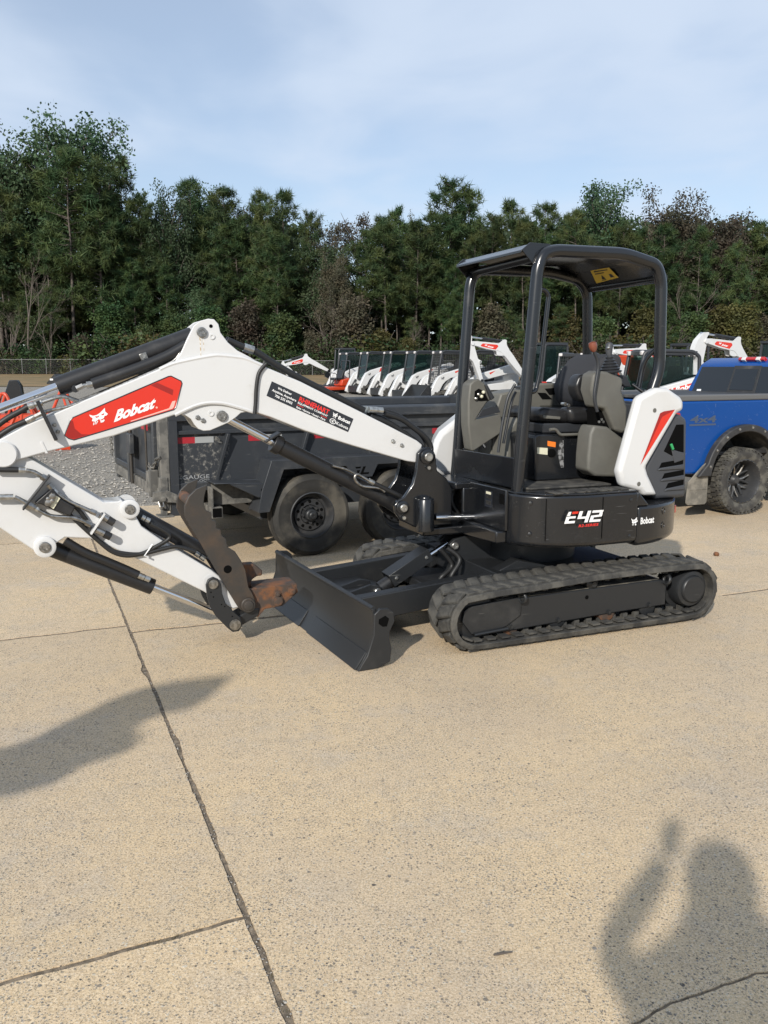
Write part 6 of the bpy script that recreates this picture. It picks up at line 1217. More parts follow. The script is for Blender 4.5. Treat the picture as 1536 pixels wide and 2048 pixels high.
x, y = world(1150, 29.5); ctl(x, y, ang_to_cam(x, y, -25), 'track loader with black mesh screened cab, seen above the grey side console', cabin='screen', deco='stripe')
x, y = world(1300, 19.5, 0.1); ctl(x, y, ang_to_cam(x, y, -68), 'dark cabbed track loader with a red Bobcat band along its arm, behind the engine cover', deco='decal', s=1.0)
x, y = world(1215, 25, 0.15)
def digger(x, y, head, label, rb, ra, cab=True, group='small excavators parked far behind', boom=True):
    t = empty('parked_excavator', (x, y, gz(x, y)), head, label, 'excavator', group)
    if boom: boom_set(t, False, rb, ra)
    for sg in (1, -1):
        tk = MB().pxz([(-0.9, 0), (0.9, 0), (1.06, 0.12), (1.06, 0.30), (0.9, 0.42), (-0.85, 0.45), (-1.04, 0.32), (-1.04, 0.14)], sg * 0.52, sg * 0.87).build('track', RUBBER, t, bevel=0.03)
        MB().pxz([(-0.7, 0.12), (0.75, 0.12), (0.9, 0.22), (0.75, 0.30), (-0.7, 0.32)], sg * 0.865, sg * 0.88).build('track_frame', CHAR, tk)
    MB().pxz([(1.66, 0.0), (1.58, 0.1), (1.56, 0.36), (1.50, 0.36), (1.45, 0.1), (1.55, 0)], -0.87, 0.87).build('dozer_blade', CHAR, t)
    MB().cyl((0, 0, 0.3), (0, 0, 0.62), 0.4, n=20).build('turntable', CHAR, t)
    MB().pxy(PLAN[:-4] + CWP + [(-0.3, -0.86), (0.35, -0.86), (0.52, -0.74)], 0.6, 0.92).build('side_skirt', BLACK, t, bevel=0.02)
    MB().pxz([(-0.24, 0.92), (-0.37, 1.54), (-0.6, 1.61), (-0.85, 1.5), (-0.95, 0.9)], -0.6, 0.74).build('engine_cover', WHITE, t, bevel=0.04)
    MB().pxz([(0.6, 0.95), (0.58, 1.22), (0.1, 1.47), (-0.3, 1.5), (-0.3, 0.93)], -0.82, -0.40).build('side_hood', WHITE, t, bevel=0.04)
    MB().pxz([(0.74, 0.75), (0.95, 0.70), (1.12, 0.82), (0.95, 1.21), (0.83, 1.2)], -0.16, 0.16).build('swing_bracket', BLACK, t)
    b = MB()
    fr = rounded([(0.46, 0, 0.93), (0.36, 0, 2.42), (-0.60, 0, 2.42), (-0.64, 0, 1.3)], 0.1, 3)
    for yy in (-0.30, 0.62): b.tube([(p[0], yy, p[2]) for p in fr], 0.05, 8)
    b.bb((-0.62, -0.33, 2.42), (0.42, 0.65, 2.50)); c = b.build('cab_frame', PLAST, t)
    if cab:
        for yy in (-0.305, 0.61): MB().pxz([(0.43, 1.0), (0.34, 2.38), (-0.58, 2.38), (-0.6, 1.0)], yy - 0.008, yy + 0.008).build('side_window', BGLASS, c)
        MB().add([(0.44, -0.28, 1.0), (0.44, 0.58, 1.0), (0.36, 0.58, 2.38), (0.36, -0.28, 2.38), (0.42, -0.28, 1.0), (0.42, 0.58, 1.0), (0.34, 0.58, 2.38), (0.34, -0.28, 2.38)], [(0, 1, 2, 3), (7, 6, 5, 4), (0, 4, 5, 1), (1, 5, 6, 2), (2, 6, 7, 3), (3, 7, 4, 0)]).build('windscreen', BGLASS, c)
    MB().pxz([(0.05, 1.0), (0.1, 1.35), (-0.3, 1.35), (-0.45, 1.9), (-0.55, 1.85), (-0.45, 1.0)], -0.1, 0.35).build('seat', SEATF, t, bevel=0.04)
    return t
x, y = world(686, 51); digger(x, y, R(196), 'far white excavator with folded boom beside the orange mower, in front of the trees', R(5), R(4), True)
x, y = world(1087, 33); digger(x, y, R(199), 'white excavator with its arm hanging straight down, between the front canopy posts', R(27), R(9), True)
x, y = world(1362, 33); digger(x, y, R(201), 'white excavator with raised boom seen beside the joystick and rear canopy post', R(20), R(0), False)
x, y = world(1545, 27.5); digger(x, y, R(204), 'white excavator with raised boom above the blue pickup roof', R(27), R(38), True)
# orange mower and red implements
x, y = world(672, 46)
mw = empty('ride_on_mower', (x, y, gz(x, y)), R(215), 'small orange riding mower parked at the far end of the loader row', 'mower')
MB().pxz([(0.9, 0.18), (0.9, 0.32), (0.2, 0.36), (-0.3, 0.36), (-0.3, 0.18)], -0.62, 0.62).build('mower_deck', ORANGE, mw, bevel=0.03)
MB().pxz([(-0.1, 0.4), (-0.15, 0.72), (-0.95, 0.85), (-1.05, 0.5), (-0.9, 0.35)], -0.42, 0.42).build('body', ORANGE, mw, bevel=0.05)
MB().pxz([(0.25, 0.70), (0.22, 0.84), (-0.2, 0.84), (-0.35, 1.25), (-0.47, 1.22), (-0.35, 0.70)], -0.26, 0.26).build('seat', VINYL, mw, bevel=0.04)
for sg in (1, -1):
    MB().tube(rounded([(0.15, sg * 0.32, 0.5), (0.15, sg * 0.32, 1.05), (0.35, sg * 0.1, 1.1)], 0.1), 0.02, 8).build('steering_lever', PLAST, mw)
    MB().lathe([(0.1, -0.12), (0.28, -0.12), (0.28, 0.12), (0.1, 0.12)], (-0.7, sg * 0.52, 0.28), (0, 1, 0), 20).build('rear_wheel', TYRE, mw)
    wf = MB().lathe([(0.05, -0.06), (0.17, -0.06), (0.17, 0.06), (0.05, 0.06)], (1.1, sg * 0.45, 0.17), (0, 1, 0), 18).build('front_wheel', TYRE, mw)
    MB().lathe([(0.02, -0.065), (0.10, -0.065), (0.10, 0.065), (0.02, 0.065)], (1.1, sg * 0.45, 0.17), (0, 1, 0), 18).build('rim', ORANGE, wf)
    MB().tube([(0.3, sg * 0.35, 0.42), (1.05, sg * 0.45, 0.42), (1.1, sg * 0.45, 0.25)], 0.03, 8).build('fork', PLAST, mw)
MB().tube(rounded([(-0.6, -0.42, 0.8), (-0.65, -0.42, 1.75), (-0.65, 0.42, 1.75), (-0.6, 0.42, 0.8)], 0.1), 0.03, 8).build('roll_bar', PLAST, mw)
def implement(pxx, zc, ang, label, tower=False, kind=0):
    x, y = world(pxx, zc, 0.1)
    t = empty('tractor_implement', (x, y, gz(x, y)), R(ang), label, 'farm implement', 'orange implements standing on the gravel')
    if kind == 0:      # box scraper
        MB().bb((-0.75, -0.04, 0.0), (0.75, 0.0, 0.42)).build('back_plate', ORANGE, t, bevel=0.01)
        for sx in (-0.77, 0.73): MB().pyz([(-0.65, 0), (0.05, 0), (0.05, 0.48), (-0.2, 0.5), (-0.65, 0.22)], sx, sx + 0.03).build('side_plate', ORANGE, t, bevel=0.006)
        MB().bb((-0.74, -0.42, 0.40), (0.74, -0.32, 0.50)).build('tool_bar', ORANGE, t, bevel=0.008)
        for sx in (-0.5, -0.17, 0.17, 0.5): MB().pyz([(-0.40, 0.55), (-0.34, 0.55), (-0.36, 0.2), (-0.46, 0.04), (-0.48, 0.06), (-0.42, 0.2)], sx - 0.02, sx + 0.02).build('shank', CHAR, t)
    else:              # tiller with a hood
        MB().pyz([(-0.3, 0.12), (-0.38, 0.35), (-0.2, 0.52), (0.15, 0.50), (0.42, 0.20), (0.40, 0.12)], -0.8, 0.8).build('hood', ORANGE, t, bevel=0.02)
        for sx in (-0.83, 0.79): MB().pyz([(-0.35, 0.05), (-0.42, 0.4), (-0.2, 0.58), (0.2, 0.56), (0.45, 0.05)], sx, sx + 0.04).build('end_plate', ORANGE, t, bevel=0.01)
        MB().cyl((-0.78, 0, 0.17), (0.78, 0, 0.17), 0.16, n=14).build('rotor', CHAR, t)
    MB().tube(rounded([(-0.35, -0.5, 0.42), (-0.06, -0.45, 1.05), (0.06, -0.45, 1.05), (0.35, -0.5, 0.42)], 0.06), 0.04, 8).build('hitch_frame', ORANGE, t)
    for sx in (-0.05, 0.05): MB().tube([(sx, -0.45, 1.02), (sx * 3, 0.0, 0.46)], 0.03, 8).build('brace', ORANGE, t)
    if tower: MB().prism([(-0.22, 0.35), (-0.15, 1.18), (-0.07, 1.32), (0.12, 1.32), (0.26, 0.95), (0.28, 0.35)], lambda a, z: (a, -0.42, z), lambda a, z: (a, -0.20, z)).build('gearbox_tower', BLACK, t, bevel=0.02); MB().bb((-0.17, -0.424, 0.66), (-0.10, -0.421, 0.76)).build('label', CREAM, t)
    return t
implement(32, 20.5, 190, 'orange rotary tiller with a tall black gearbox tower, left of the boom', True, 1)
implement(-14, 19.0, 165, 'orange box scraper at the left edge under the arm cylinder rod', False, 0)
implement(60, 17.0, 205, 'orange box scraper nearest to the white boom, behind its hoses', False, 0)
implement(150, 21.5, 230, 'orange tiller half hidden under the black arm cylinder', False, 1)
x, y = world(1262, 38, 0.3); t = empty('orange_hopper', (x, y, gz(x, y)), R(30), 'bright orange hopper behind the seat back, between two parked machines', 'hopper')
MB().prism([(-0.55, 0.9), (-0.75, 2.05), (0.75, 2.05), (0.55, 0.9)], lambda a, z: (a, -0.4 - 0.2 * (z - 0.9), z), lambda a, z: (a, 0.4 + 0.2 * (z - 0.9), z)).build('tank', ORANGE, t, bevel=0.05)
MB().bb((-0.6, -0.45, 0.3), (0.6, 0.45, 0.9)).build('stand', CHAR, t)
for sg in (1, -1): MB().cyl((0, sg * 0.5, 0.3), (0, sg * 0.62, 0.3), 0.3).build('wheel', TYRE, t)
x, y = world(117, 62, 0.4); t = empty('loader_bucket', (x, y, gz(x, y)), R(170), 'black loader bucket with white label lying by the far fence', 'bucket')
MB().pxz([(-0.4, 0), (-0.45, 0.6), (-0.3, 0.75), (0.35, 0.1), (0.3, 0.0)], -1.0, 1.0).build('shell', CHAR, t, bevel=0.02); MB().bb((-0.2, 1.0, 0.3), (0.05, 1.004, 0.42)).build('label', WDEC, t)
# ---------------------------------------------------------------- fence and forest
WIRE = mat('fence_wire', (0.13, 0.13, 0.125), 0.6)
GALV = mat('galvanised_steel', (0.32, 0.32, 0.315), 0.5, 0.6)
def fence(x0, x1, y, label, n):
    t = empty('chain_link_fence', (x0, y, gz(x0, y)), 0, label, 'fence', 'chain link fence along the wood')
    L = x1 - x0; b = MB().tube([(0, 0, 1.8), (L, 0, 1.8)], 0.022, 6); b.build('top_rail', GALV, t)
    for k in range(n + 1):
        o = MB().cyl((L * k / n, 0, 0), (L * k / n, 0, 1.95), 0.032, n=8).build('post', GALV, t)
    b = MB(); st = 0.14
    k = -1.8
    while k < L:
        for sg in (0, 1):
            xa, xb = (k, k + 1.8) if sg == 0 else (k + 1.8, k)
            za, zb = 0.02, 1.8
            p = [(xa, za), (xb, zb)]
            q = []
            for X, Z in p:
                q.append((min(max(X, 0), L), Z if 0 <= X <= L else za + (zb - za) * ((min(max(X, 0), L) - xa) / (xb - xa))))
            b.add([(q[0][0] - 0.0035, 0, q[0][1]), (q[0][0] + 0.0035, 0, q[0][1]), (q[1][0] + 0.0035, 0, q[1][1]), (q[1][0] - 0.0035, 0, q[1][1])], [(0, 1, 2, 3)])
        k += st
    stuff(b.build('wire_mesh', WIRE, t))
fence(-60, -15, 106, 'chain link fence with thin posts along the wood, left of the boom', 15)
fence(-14.9, 66, 106, 'chain link fence behind the row of parked loaders', 27)

def leafmat(name, c1, c2, tr=0.25):
    m = bpy.data.materials.new(name); m.use_nodes = True; t = m.node_tree; b = t.nodes['Principled BSDF']
    b.inputs['Roughness'].default_value = 0.6; b.inputs['Specular IOR Level'].default_value = 0.25
    co = t.nodes.new('ShaderNodeTexCoord'); n = t.nodes.new('ShaderNodeTexNoise'); n.inputs['Scale'].default_value = 0.55; n.inputs['Detail'].default_value = 5
    t.links.new(co.outputs['Object'], n.inputs['Vector'])
    r = t.nodes.new('ShaderNodeMapRange'); r.inputs[1].default_value = 0.36; r.inputs[2].default_value = 0.64; t.links.new(n.outputs['Fac'], r.inputs[0])
    x = t.nodes.new('ShaderNodeMix'); x.data_type = 'RGBA'; x.inputs['A'].default_value = (*c1, 1); x.inputs['B'].default_value = (*c2, 1); t.links.new(r.outputs[0], x.inputs['Factor'])
    oi = t.nodes.new('ShaderNodeObjectInfo'); hs = t.nodes.new('ShaderNodeHueSaturation')
    for sock, lo, hi, mul in (('Value', 0.70, 1.30, 1.0), ('Hue', 0.475, 0.525, 7.31)):
        w1 = t.nodes.new('ShaderNodeMath'); w1.operation = 'MULTIPLY'; w1.inputs[1].default_value = mul; t.links.new(oi.outputs['Random'], w1.inputs[0])
        w2 = t.nodes.new('ShaderNodeMath'); w2.operation = 'FRACT'; t.links.new(w1.outputs[0], w2.inputs[0])
        q = t.nodes.new('ShaderNodeMapRange'); q.inputs[3].default_value = lo; q.inputs[4].default_value = hi; t.links.new(w2.outputs[0], q.inputs[0]); t.links.new(q.outputs[0], hs.inputs[sock])
    t.links.new(x.outputs['Result'], hs.inputs['Color']); t.links.new(hs.outputs[0], b.inputs['Base Color'])
    td = t.nodes.new('ShaderNodeBsdfTranslucent'); t.links.new(hs.outputs[0], td.inputs['Color']); ms = t.nodes.new('ShaderNodeMixShader'); ms.inputs[0].default_value = tr
    o = t.nodes['Material Output']; t.links.new(b.outputs[0], ms.inputs[1]); t.links.new(td.outputs[0], ms.inputs[2]); t.links.new(ms.outputs[0], o.inputs['Surface'])
    return m
PINE = leafmat('pine_needles', (0.036, 0.074, 0.032), (0.088, 0.112, 0.036))
OAK = leafmat('green_leaves', (0.040, 0.078, 0.038), (0.085, 0.120, 0.058))
BROWN = leafmat('brown_leaves', (0.11, 0.086, 0.060), (0.070, 0.072, 0.046))
OLIVE = leafmat('olive_leaves', (0.100, 0.085, 0.028), (0.060, 0.066, 0.026))
BARK = mat('bark', (0.115, 0.095, 0.078), 0.9, col2=(0.055, 0.046, 0.040), scale=3)
TWIG = mat('pale_twigs', (0.145, 0.12, 0.10), 0.9)
def rv(r): 
    while True:
        v = V((r.uniform(-1, 1), r.uniform(-1, 1), r.uniform(-1, 1)))
        if 0.05 < v.length < 1: return v.normalized()
def tuft(b, c, r, L, n, w_, up=0.5):
    for _ in range(n):
        d = (rv(r) + V((0, 0, up))).normalized(); s = d.cross(rv(r)).normalized() * w_ * L
        k = len(b.v); p = c + rv(r) * L * 0.25
        b.v += [tuple(p - s), tuple(p + s), tuple(p + d * L)]; b.f.append((k, k + 1, k + 2))
def leafc(b, c, r, rad, n, ls):
    for _ in range(n):
        p = c + rv(r) * rad * r.random() ** 0.5; a = rv(r); s = a.cross(rv(r)).normalized(); l = ls * r.uniform(0.6, 1.3)
        k = len(b.v); b.v += [tuple(p), tuple(p + a * l * 0.5 + s * l * 0.33), tuple(p + a * l), tuple(p + a * l * 0.5 - s * l * 0.33)]; b.f.append((k, k + 1, k + 2, k + 3))
def tree(name, seed, kind, H, m, label, cat, group):
    r = random.Random(seed)
    t = empty(name, (0, 0, 0), 0, label, cat, group)
    tr = MB(); cr = MB()
    lean = V((r.uniform(-0.03, 0.03), r.uniform(-0.03, 0.03), 1))
    top = 0.97 if kind == 'pine' else 0.72
    spine = [lean * (H * top * k / 8) + V((mnoise.noise(V((k * 0.7, seed, 0))) * 0.3, mnoise.noise(V((k * 0.7, seed, 5))) * 0.3, 0)) * (k > 0) for k in range(9)]
    r0 = H * (0.0085 if kind in ('pine',) else 0.010)
    tr.tube(spine, [r0 * (1 - 0.85 * k / 8) for k in range(9)], 7)
    def at(f): f = min(f / top, 0.999) * 8; i = int(f); return spine[i].lerp(spine[i + 1], f - i)
    if kind == 'pine':
        c0 = r.uniform(0.30, 0.50); n = 58
        for i in range(n):
            f = c0 + (1.0 - c0) * (i + r.random()) / n; p = at(f * 0.985)
            q = (f - c0) / (1 - c0); w_ = H * (0.165 * (1 - q) ** 0.55 + 0.022) * min(1, 0.55 + q * 3) * r.uniform(0.6, 1.15)
            a = r.uniform(0, 6.283); d = V((cos(a), sin(a), r.uniform(-0.05, 0.35) + 0.5 * q))
            tip = p + d * w_; tr.tube([p, tip], [0.045, 0.012], 3, False)
            for k in range(int(3 + w_ * 1.9)):
                g = r.uniform(0.30, 1.05); c = p + d * w_ * g + V((r.gauss(0, 0.16), r.gauss(0, 0.16), r.gauss(0.05, 0.14))) * (0.5 + 0.45 * w_)
                tuft(cr, c, r, r.uniform(0.60, 0.95), 20, 0.055, 0.30)
        for k in range(4): tuft(cr, at(0.985) + V((0, 0, 0.2 * k)), r, 0.7, 16, 0.06, 1.0)
    else:
        sparse = kind == 'sparse'; c0 = {'oak': 0.30, 'sparse': 0.34, 'young': 0.12}[kind]
        n = {'oak': 40, 'sparse': 34, 'young': 30}[kind]
        for i in range(n):
            f = c0 + (top - c0) * (i + r.random()) / n; p = at(f); q = (f - c0) / (top - c0)
            a = i * 2.4 + r.uniform(-0.5, 0.5); rise = 0.35 + 0.9 * q
            ln = H * r.uniform(0.15, 0.26) * (1.1 - 0.35 * q) * (0.72 if kind == 'young' else 1)
            d = V((cos(a), sin(a), rise)).normalized(); mid = p + d * ln * 0.5 + V((0, 0, 0.06 * ln)); tip = p + d * ln + V((0, 0, 0.22 * ln))
            tr.tube([p, mid, tip], [0.10 * (1.15 - q), 0.06, 0.02], 4, False)
            for k in range(6 if not sparse else 5):
                g = r.uniform(0.35, 1.05); c = p.lerp(tip, g) + V((r.gauss(0, 1), r.gauss(0, 1), r.gauss(0, 0.8))) * ln * 0.16
                tr.tube([p.lerp(tip, g * 0.85), c], [0.03, 0.012], 3, False)
                leafc(cr, c, r, (1.0 if not sparse else 0.75), 70 if not sparse else 34, 0.27)
    MB.build(tr, 'trunk', BARK, t, smooth=60); MB.build(cr, 'crown', m, t, smooth=0)
    return t
def bare(seed, H, label):
    r = random.Random(seed); t = empty('bare_tree', (0, 0, 0), 0, label, 'tree', 'bare trees at the edge of the wood'); b = MB()
    def grow(p, d, L, rad, dep):
        q = p + d * L; m_ = p.lerp(q, 0.5) + rv(r) * L * 0.05
        b.tube([p, m_, q], [rad, rad * 0.8, rad * 0.6], 4 if dep > 1 else 3, False)
        if dep == 0: return
        for k in range(3 if dep > 1 else 4):
            nd = (d + rv(r) * 0.62 + V((0, 0, 0.10))).normalized(); grow(p.lerp(q, r.uniform(0.35, 1.0)), nd, L * r.uniform(0.5, 0.75), rad * 0.5, dep - 1)
    grow(V((0, 0, 0)), V((0.02, 0, 1)), H * 0.42, H * 0.008, 5)
    b.build('trunk', TWIG, t, smooth=60); return t
def shrub(seed, m, label, rad, h):
    r = random.Random(seed); t = empty('shrub', (0, 0, 0), 0, label, 'shrub', 'shrubs along the fence'); b = MB(); s = MB()
    for k in range(40):
        c = V((r.gauss(0, rad * 0.5), r.gauss(0, rad * 0.3), h * r.random() ** 0.8)); leafc(b, c, r, 0.55, 30, 0.20)
    for k in range(12): s.tube([(r.gauss(0, 0.3), r.gauss(0, 0.2), 0), (r.gauss(0, rad * 0.6), r.gauss(0, rad * 0.3), h * r.uniform(0.7, 1.15))], [0.03, 0.012], 3, False)
    s.build('stems', BARK, t); b.build('foliage', m, t, smooth=0); return t
PR = {}
for i in range(6): PR['pine%d' % i] = (tree('pine_tree', 20 + i, 'pine', 22, PINE, 'dark green pine standing in the wood', 'tree', 'pine trees of the wood'), 22)
for i in range(4): PR['oak%d' % i] = (tree('leafy_tree', 40 + i, 'oak', 22, OAK, 'green leafy tree standing in the wood', 'tree', 'leafy trees of the wood'), 22)
for i in range(3): PR['brown%d' % i] = (tree('brown_tree', 60 + i, 'sparse' if i == 0 else 'oak', 22, BROWN, 'tree with brown autumn leaves standing in the wood', 'tree', 'brown trees of the wood'), 22)
for i in range(3): PR['olive%d' % i] = (tree('young_tree', 70 + i, 'young', 9, (OLIVE, BROWN, PINE)[i], ('young tree with yellowish leaves at the front of the wood', 'young tree with brown leaves at the front of the wood', 'young green tree at the front of the wood')[i], 'tree', 'young trees at the edge of the wood'), 9)
for i in range(3): PR['bare%d' % i] = (bare(80 + i, 14, 'bare leafless tree with pale twigs at the front of the wood'), 14)
for i in range(3): PR['shrub%d' % i] = (shrub(90 + i, (OLIVE, BROWN, PINE)[i], ('yellowish leafy shrub behind the fence', 'brown leafy shrub behind the fence', 'green leafy shrub behind the fence')[i], 1.6, 2.6), 2.6)
used = {}
REG = [(45, 'at the far left edge'), (130, 'left of the tallest tree'), (235, 'below the tallest tree'), (330, 'above the black arm cylinder'), (430, 'left of the boom peak'), (520, 'right of the boom peak'), (620, 'above the folded far boom'),
       (740, 'above the far loaders'), (830, 'above the middle loaders'), (920, 'left of the front post'), (1060, 'between the front canopy posts'), (1190, 'seen inside the canopy'), (1310, 'behind the canopy rear'), (1400, 'right of the rear post'), (9999, 'above the blue pickup')]
TIER = {0: '', 1: 'half height ', 2: 'low '}
def plant(k, x, y, h, label=None, wide=1.0, tier=0):
    o, H = PR[k]
    if label is None:
        pxx = 768 + x / (y * 0.9855) * 1680
        label = TIER[tier] + {'pine': 'dark green pine', 'oak': 'green leafy tree', 'brown': 'brown leafed tree', 'olive0': 'young yellowish tree', 'olive1': 'young brown tree', 'olive2': 'young green tree', 'bare': 'bare tree with pale twigs', 'shrub0': 'yellowish shrub', 'shrub1': 'brown shrub', 'shrub2': 'green shrub'}[k if k[:5] in ('olive', 'shrub') else k[:-1]] + ' ' + next(t for q, t in REG if pxx < q)
    if k in used: o = copy_tree(o)
    used[k] = True; s = h / H; o.location = (x, y, gz(x, y) - 0.05); o.scale = (s * wide, s * wide, s); o.rotation_euler = (0, 0, random.uniform(0, 6.28))
    if label: o['label'] = label
    return o
def spot(pxx, yt, Y):                 # ground spot and height of a tree whose tip stands at this direction
    x, y = (pxx - 768) / 1680 * (Y * 0.9855), Y; return x, y, EYE + (735 - yt) / 1680 * Y - gz(x, y)
SKY_ = [  # direction, tip, kind, distance, widening, label
 (5, 252, 'oak1', 118, 1.0, 'tall leafy tree at the left edge of the picture'), (60, 305, 'oak2', 121, 0.95, None), (178, 205, 'oak0', 122, 1.02, 'tallest tree of the wood, a leafy crown high above the boom'),
 (150, 330, 'pine0', 113, 1.15, 'big bright pine below the tallest leafy tree'), (108, 340, 'pine3', 119, 0.9, None), (205, 345, 'pine2', 114, 1.0, None), (266, 342, 'pine1', 120, 0.75, 'narrow pine with a pointed tip between two leafy crowns'), (240, 420, 'pine4', 116, 1.0, None),
 (345, 365, 'oak3', 119, 0.72, 'dense dark leafy tree right of the pointed pine'), (300, 412, 'pine5', 117, 0.9, None), (398, 385, 'pine0', 124, 0.9, None), (435, 353, 'oak2', 126, 0.8, 'leafy tree with a loose crown above the boom peak'), (470, 400, 'pine3', 117, 1.05, None),
 (500, 385, 'brown0', 127, 0.8, None), (520, 405, 'pine2', 122, 0.9, None), (578, 404, 'pine1', 118, 1.0, 'pine with dense dark tufts right of the boom peak'), (545, 430, 'pine4', 114, 1.0, None), (620, 445, 'pine5', 117, 0.85, None),
 (655, 415, 'brown0', 119, 0.85, 'thin crowned brown tree with the sky showing through'), (715, 400, 'brown0', 122, 0.9, 'loose brown tree in the gap between pines'), (672, 500, 'brown1', 112, 0.75, 'rusty brown tree low in the gap between pines'),
 (765, 452, 'pine4', 116, 0.95, None), (800, 435, 'pine0', 121, 0.9, None), (822, 430, 'brown1', 126, 0.5, 'small reddish brown crown beside the tall pine'), (890, 386, 'pine5', 118, 1.15, 'tall broad pine left of the canopy'), (855, 440, 'pine2', 115, 1.0, None), (935, 405, 'pine3', 121, 0.95, None),
 (1010, 425, 'pine1', 118, 1.0, None), (975, 450, 'pine0', 115, 0.9, None), (1075, 428, 'pine4', 119, 1.05, None), (1045, 455, 'pine5', 115, 0.9, None), (1120, 450, 'pine2', 122, 0.9, None),
 (1195, 352, 'oak3', 121, 0.98, 'tall light green leafy tree above the canopy'), (1150, 440, 'pine3', 115, 0.9, None), (1230, 470, 'pine4', 113, 0.9, None), (1285, 440, 'brown2', 117, 0.7, None), (1335, 374, 'brown1', 120, 1.05, 'largest brown crowned tree, right of the canopy'), (1420, 400, 'brown2', 118, 1.0, 'brown leafed tree near the right edge'), (1385, 470, 'pine0', 113, 0.9, None),
 (1490, 470, 'pine1', 116, 1.0, None), (1530, 452, 'oak1', 121, 0.85, None), (1460, 500, 'pine5', 112, 0.9, None), (1580, 440, 'pine2', 118, 1.0, None), (1640, 420, 'oak2', 120, 1.0, None), (-60, 280, 'pine4', 118, 1.1, None), (-120, 300, 'oak3', 121, 1.0, None), (30, 400, 'pine5', 115, 1.0, None)]
for pxx, yt, k, Y, wd, lb in SKY_:
    x, y, h = spot(pxx, yt, Y); plant(k, x, y, h, lb, wd)
rt = random.Random(11)
for i in range(46):                     # middle storey behind and between
    pxx = -80 + 1720 * (i + rt.random()) / 46; k = rt.choice(['pine0', 'pine1', 'pine2', 'pine3', 'pine4', 'pine5', 'oak1', 'pine2', 'brown1' if 560 < pxx < 760 or pxx > 1250 else 'pine4'])
    x, y, h = spot(pxx, rt.uniform(455, 560), rt.uniform(110.5, 124)); plant(k, x, y, h, None, 1.15, 1)
for i in range(40):                     # lower storey at the front edge
    pxx = -70 + 1700 * (i + rt.random()) / 40; k = rt.choice(['olive0', 'olive1', 'olive2', 'olive2', 'pine3', 'pine5'] if not 600 < pxx < 740 else ['olive1', 'bare1', 'olive1'])
    x, y, h = spot(pxx, rt.uniform(580, 670), rt.uniform(107.5, 112)); plant(k, x, y, h, None, 1.2, 2)
for pxx, yt, Y in ((62, 480, 109), (25, 560, 108), (100, 600, 108), (1372, 520, 109), (1340, 600, 108.5), (700, 560, 109), (655, 580, 108.5), (1055, 640, 108), (820, 620, 108.5), (275, 640, 108), (12, 640, 107.5)):
    x, y, h = spot(pxx, yt, Y); plant(rt.choice(['bare0', 'bare1', 'bare2']), x, y, h, None, 1.0, 2)
for i in range(44):
    pxx = -70 + 1690 * (i + rt.random()) / 44; x, y, h = spot(pxx, rt.uniform(672, 712), rt.uniform(107, 109.5)); plant(rt.choice(['shrub0', 'shrub1', 'shrub0', 'shrub2'] if pxx < 300 else ['shrub1', 'shrub2', 'shrub2', 'shrub0']), x, y, h, None, 1.5)
# slender pine trunks seen between the crowns
# the depth of the wood behind, one mass
b = MB(); tr = MB(); rf = random.Random(5)
for i in range(9000):
    pxx = rf.uniform(-150, 1700); Y = rf.uniform(128, 150); x, y, h = spot(pxx, 470 if pxx < 620 or pxx > 770 else 610, Y); c = V((x, y, gz(x, y) + h * rf.random() ** 1.7)); leafc(b, c, rf, 1.6, 14, 1.0)
stuff(b.build('far_wood', OAK, None, smooth=0))
# ---------------------------------------------------------------- people outside the frame whose shadows fall into it, small things
def skin(name, verts, edges, radii, m, parent=None, root=0, sub=2):
    me = bpy.data.meshes.new(name); me.from_pydata([tuple(v) for v in verts], edges, []); o = bpy.data.objects.new(name, me); COL.objects.link(o)
    bm = bmesh.new(); bm.from_mesh(me); ly = bm.verts.layers.skin.verify(); bm.verts.ensure_lookup_table()
    for i, r in enumerate(radii): bm.verts[i][ly].radius = (r, r) if not isinstance(r, tuple) else r
    bm.verts[root][ly].use_root = True; bm.to_mesh(me); bm.free()
    o.modifiers.new('skin', 'SKIN'); o.modifiers.new('sub', 'SUBSURF').levels = sub; o.modifiers['sub'].render_levels = sub
    me.materials.append(m); 
    if parent: o.parent = parent
    return o
SKIN = mat('skin', (0.45, 0.27, 0.19), 0.5); CLOTH = mat('blue_work_shirt', (0.05, 0.07, 0.12), 0.9); DENIM = mat('denim', (0.04, 0.055, 0.09), 0.9)
ph = empty('person', (0.09, -0.13, 0), 0, 'person in a dark shirt taking the picture, seen only by the shadow on the concrete', 'person')
vs = [(0, 0, 0.95), (0, 0, 1.15), (0, 0.01, 1.35), (0.02, 0.02, 1.44), (0.03, 0.03, 1.50), (-0.20, 0.0, 1.32), (-0.29, 0.07, 1.36), (-0.125, 0.08, 1.64), (0.19, 0.0, 1.40), (0.27, 0.02, 1.12), (0.25, 0.12, 0.90), (-0.10, 0, 0.88), (-0.11, 0.02, 0.50), (-0.12, -0.02, 0.08), (0.10, 0, 0.88), (0.11, 0.02, 0.50), (0.12, -0.02, 0.08), (-0.12, 0.12, 0.04), (0.12, 0.12, 0.04)]
ed = [(0, 1), (1, 2), (2, 3), (3, 4), (2, 5), (5, 6), (6, 7), (2, 8), (8, 9), (9, 10), (0, 11), (11, 12), (12, 13), (13, 17), (0, 14), (14, 15), (15, 16), (16, 18)]
skin('body', vs, ed, [0.18, (0.23, 0.13), (0.22, 0.12), 0.08, 0.06, 0.08, 0.06, 0.045, 0.085, 0.055, 0.04, 0.10, 0.07, 0.05, 0.10, 0.07, 0.05, 0.04, 0.04], CLOTH, ph)
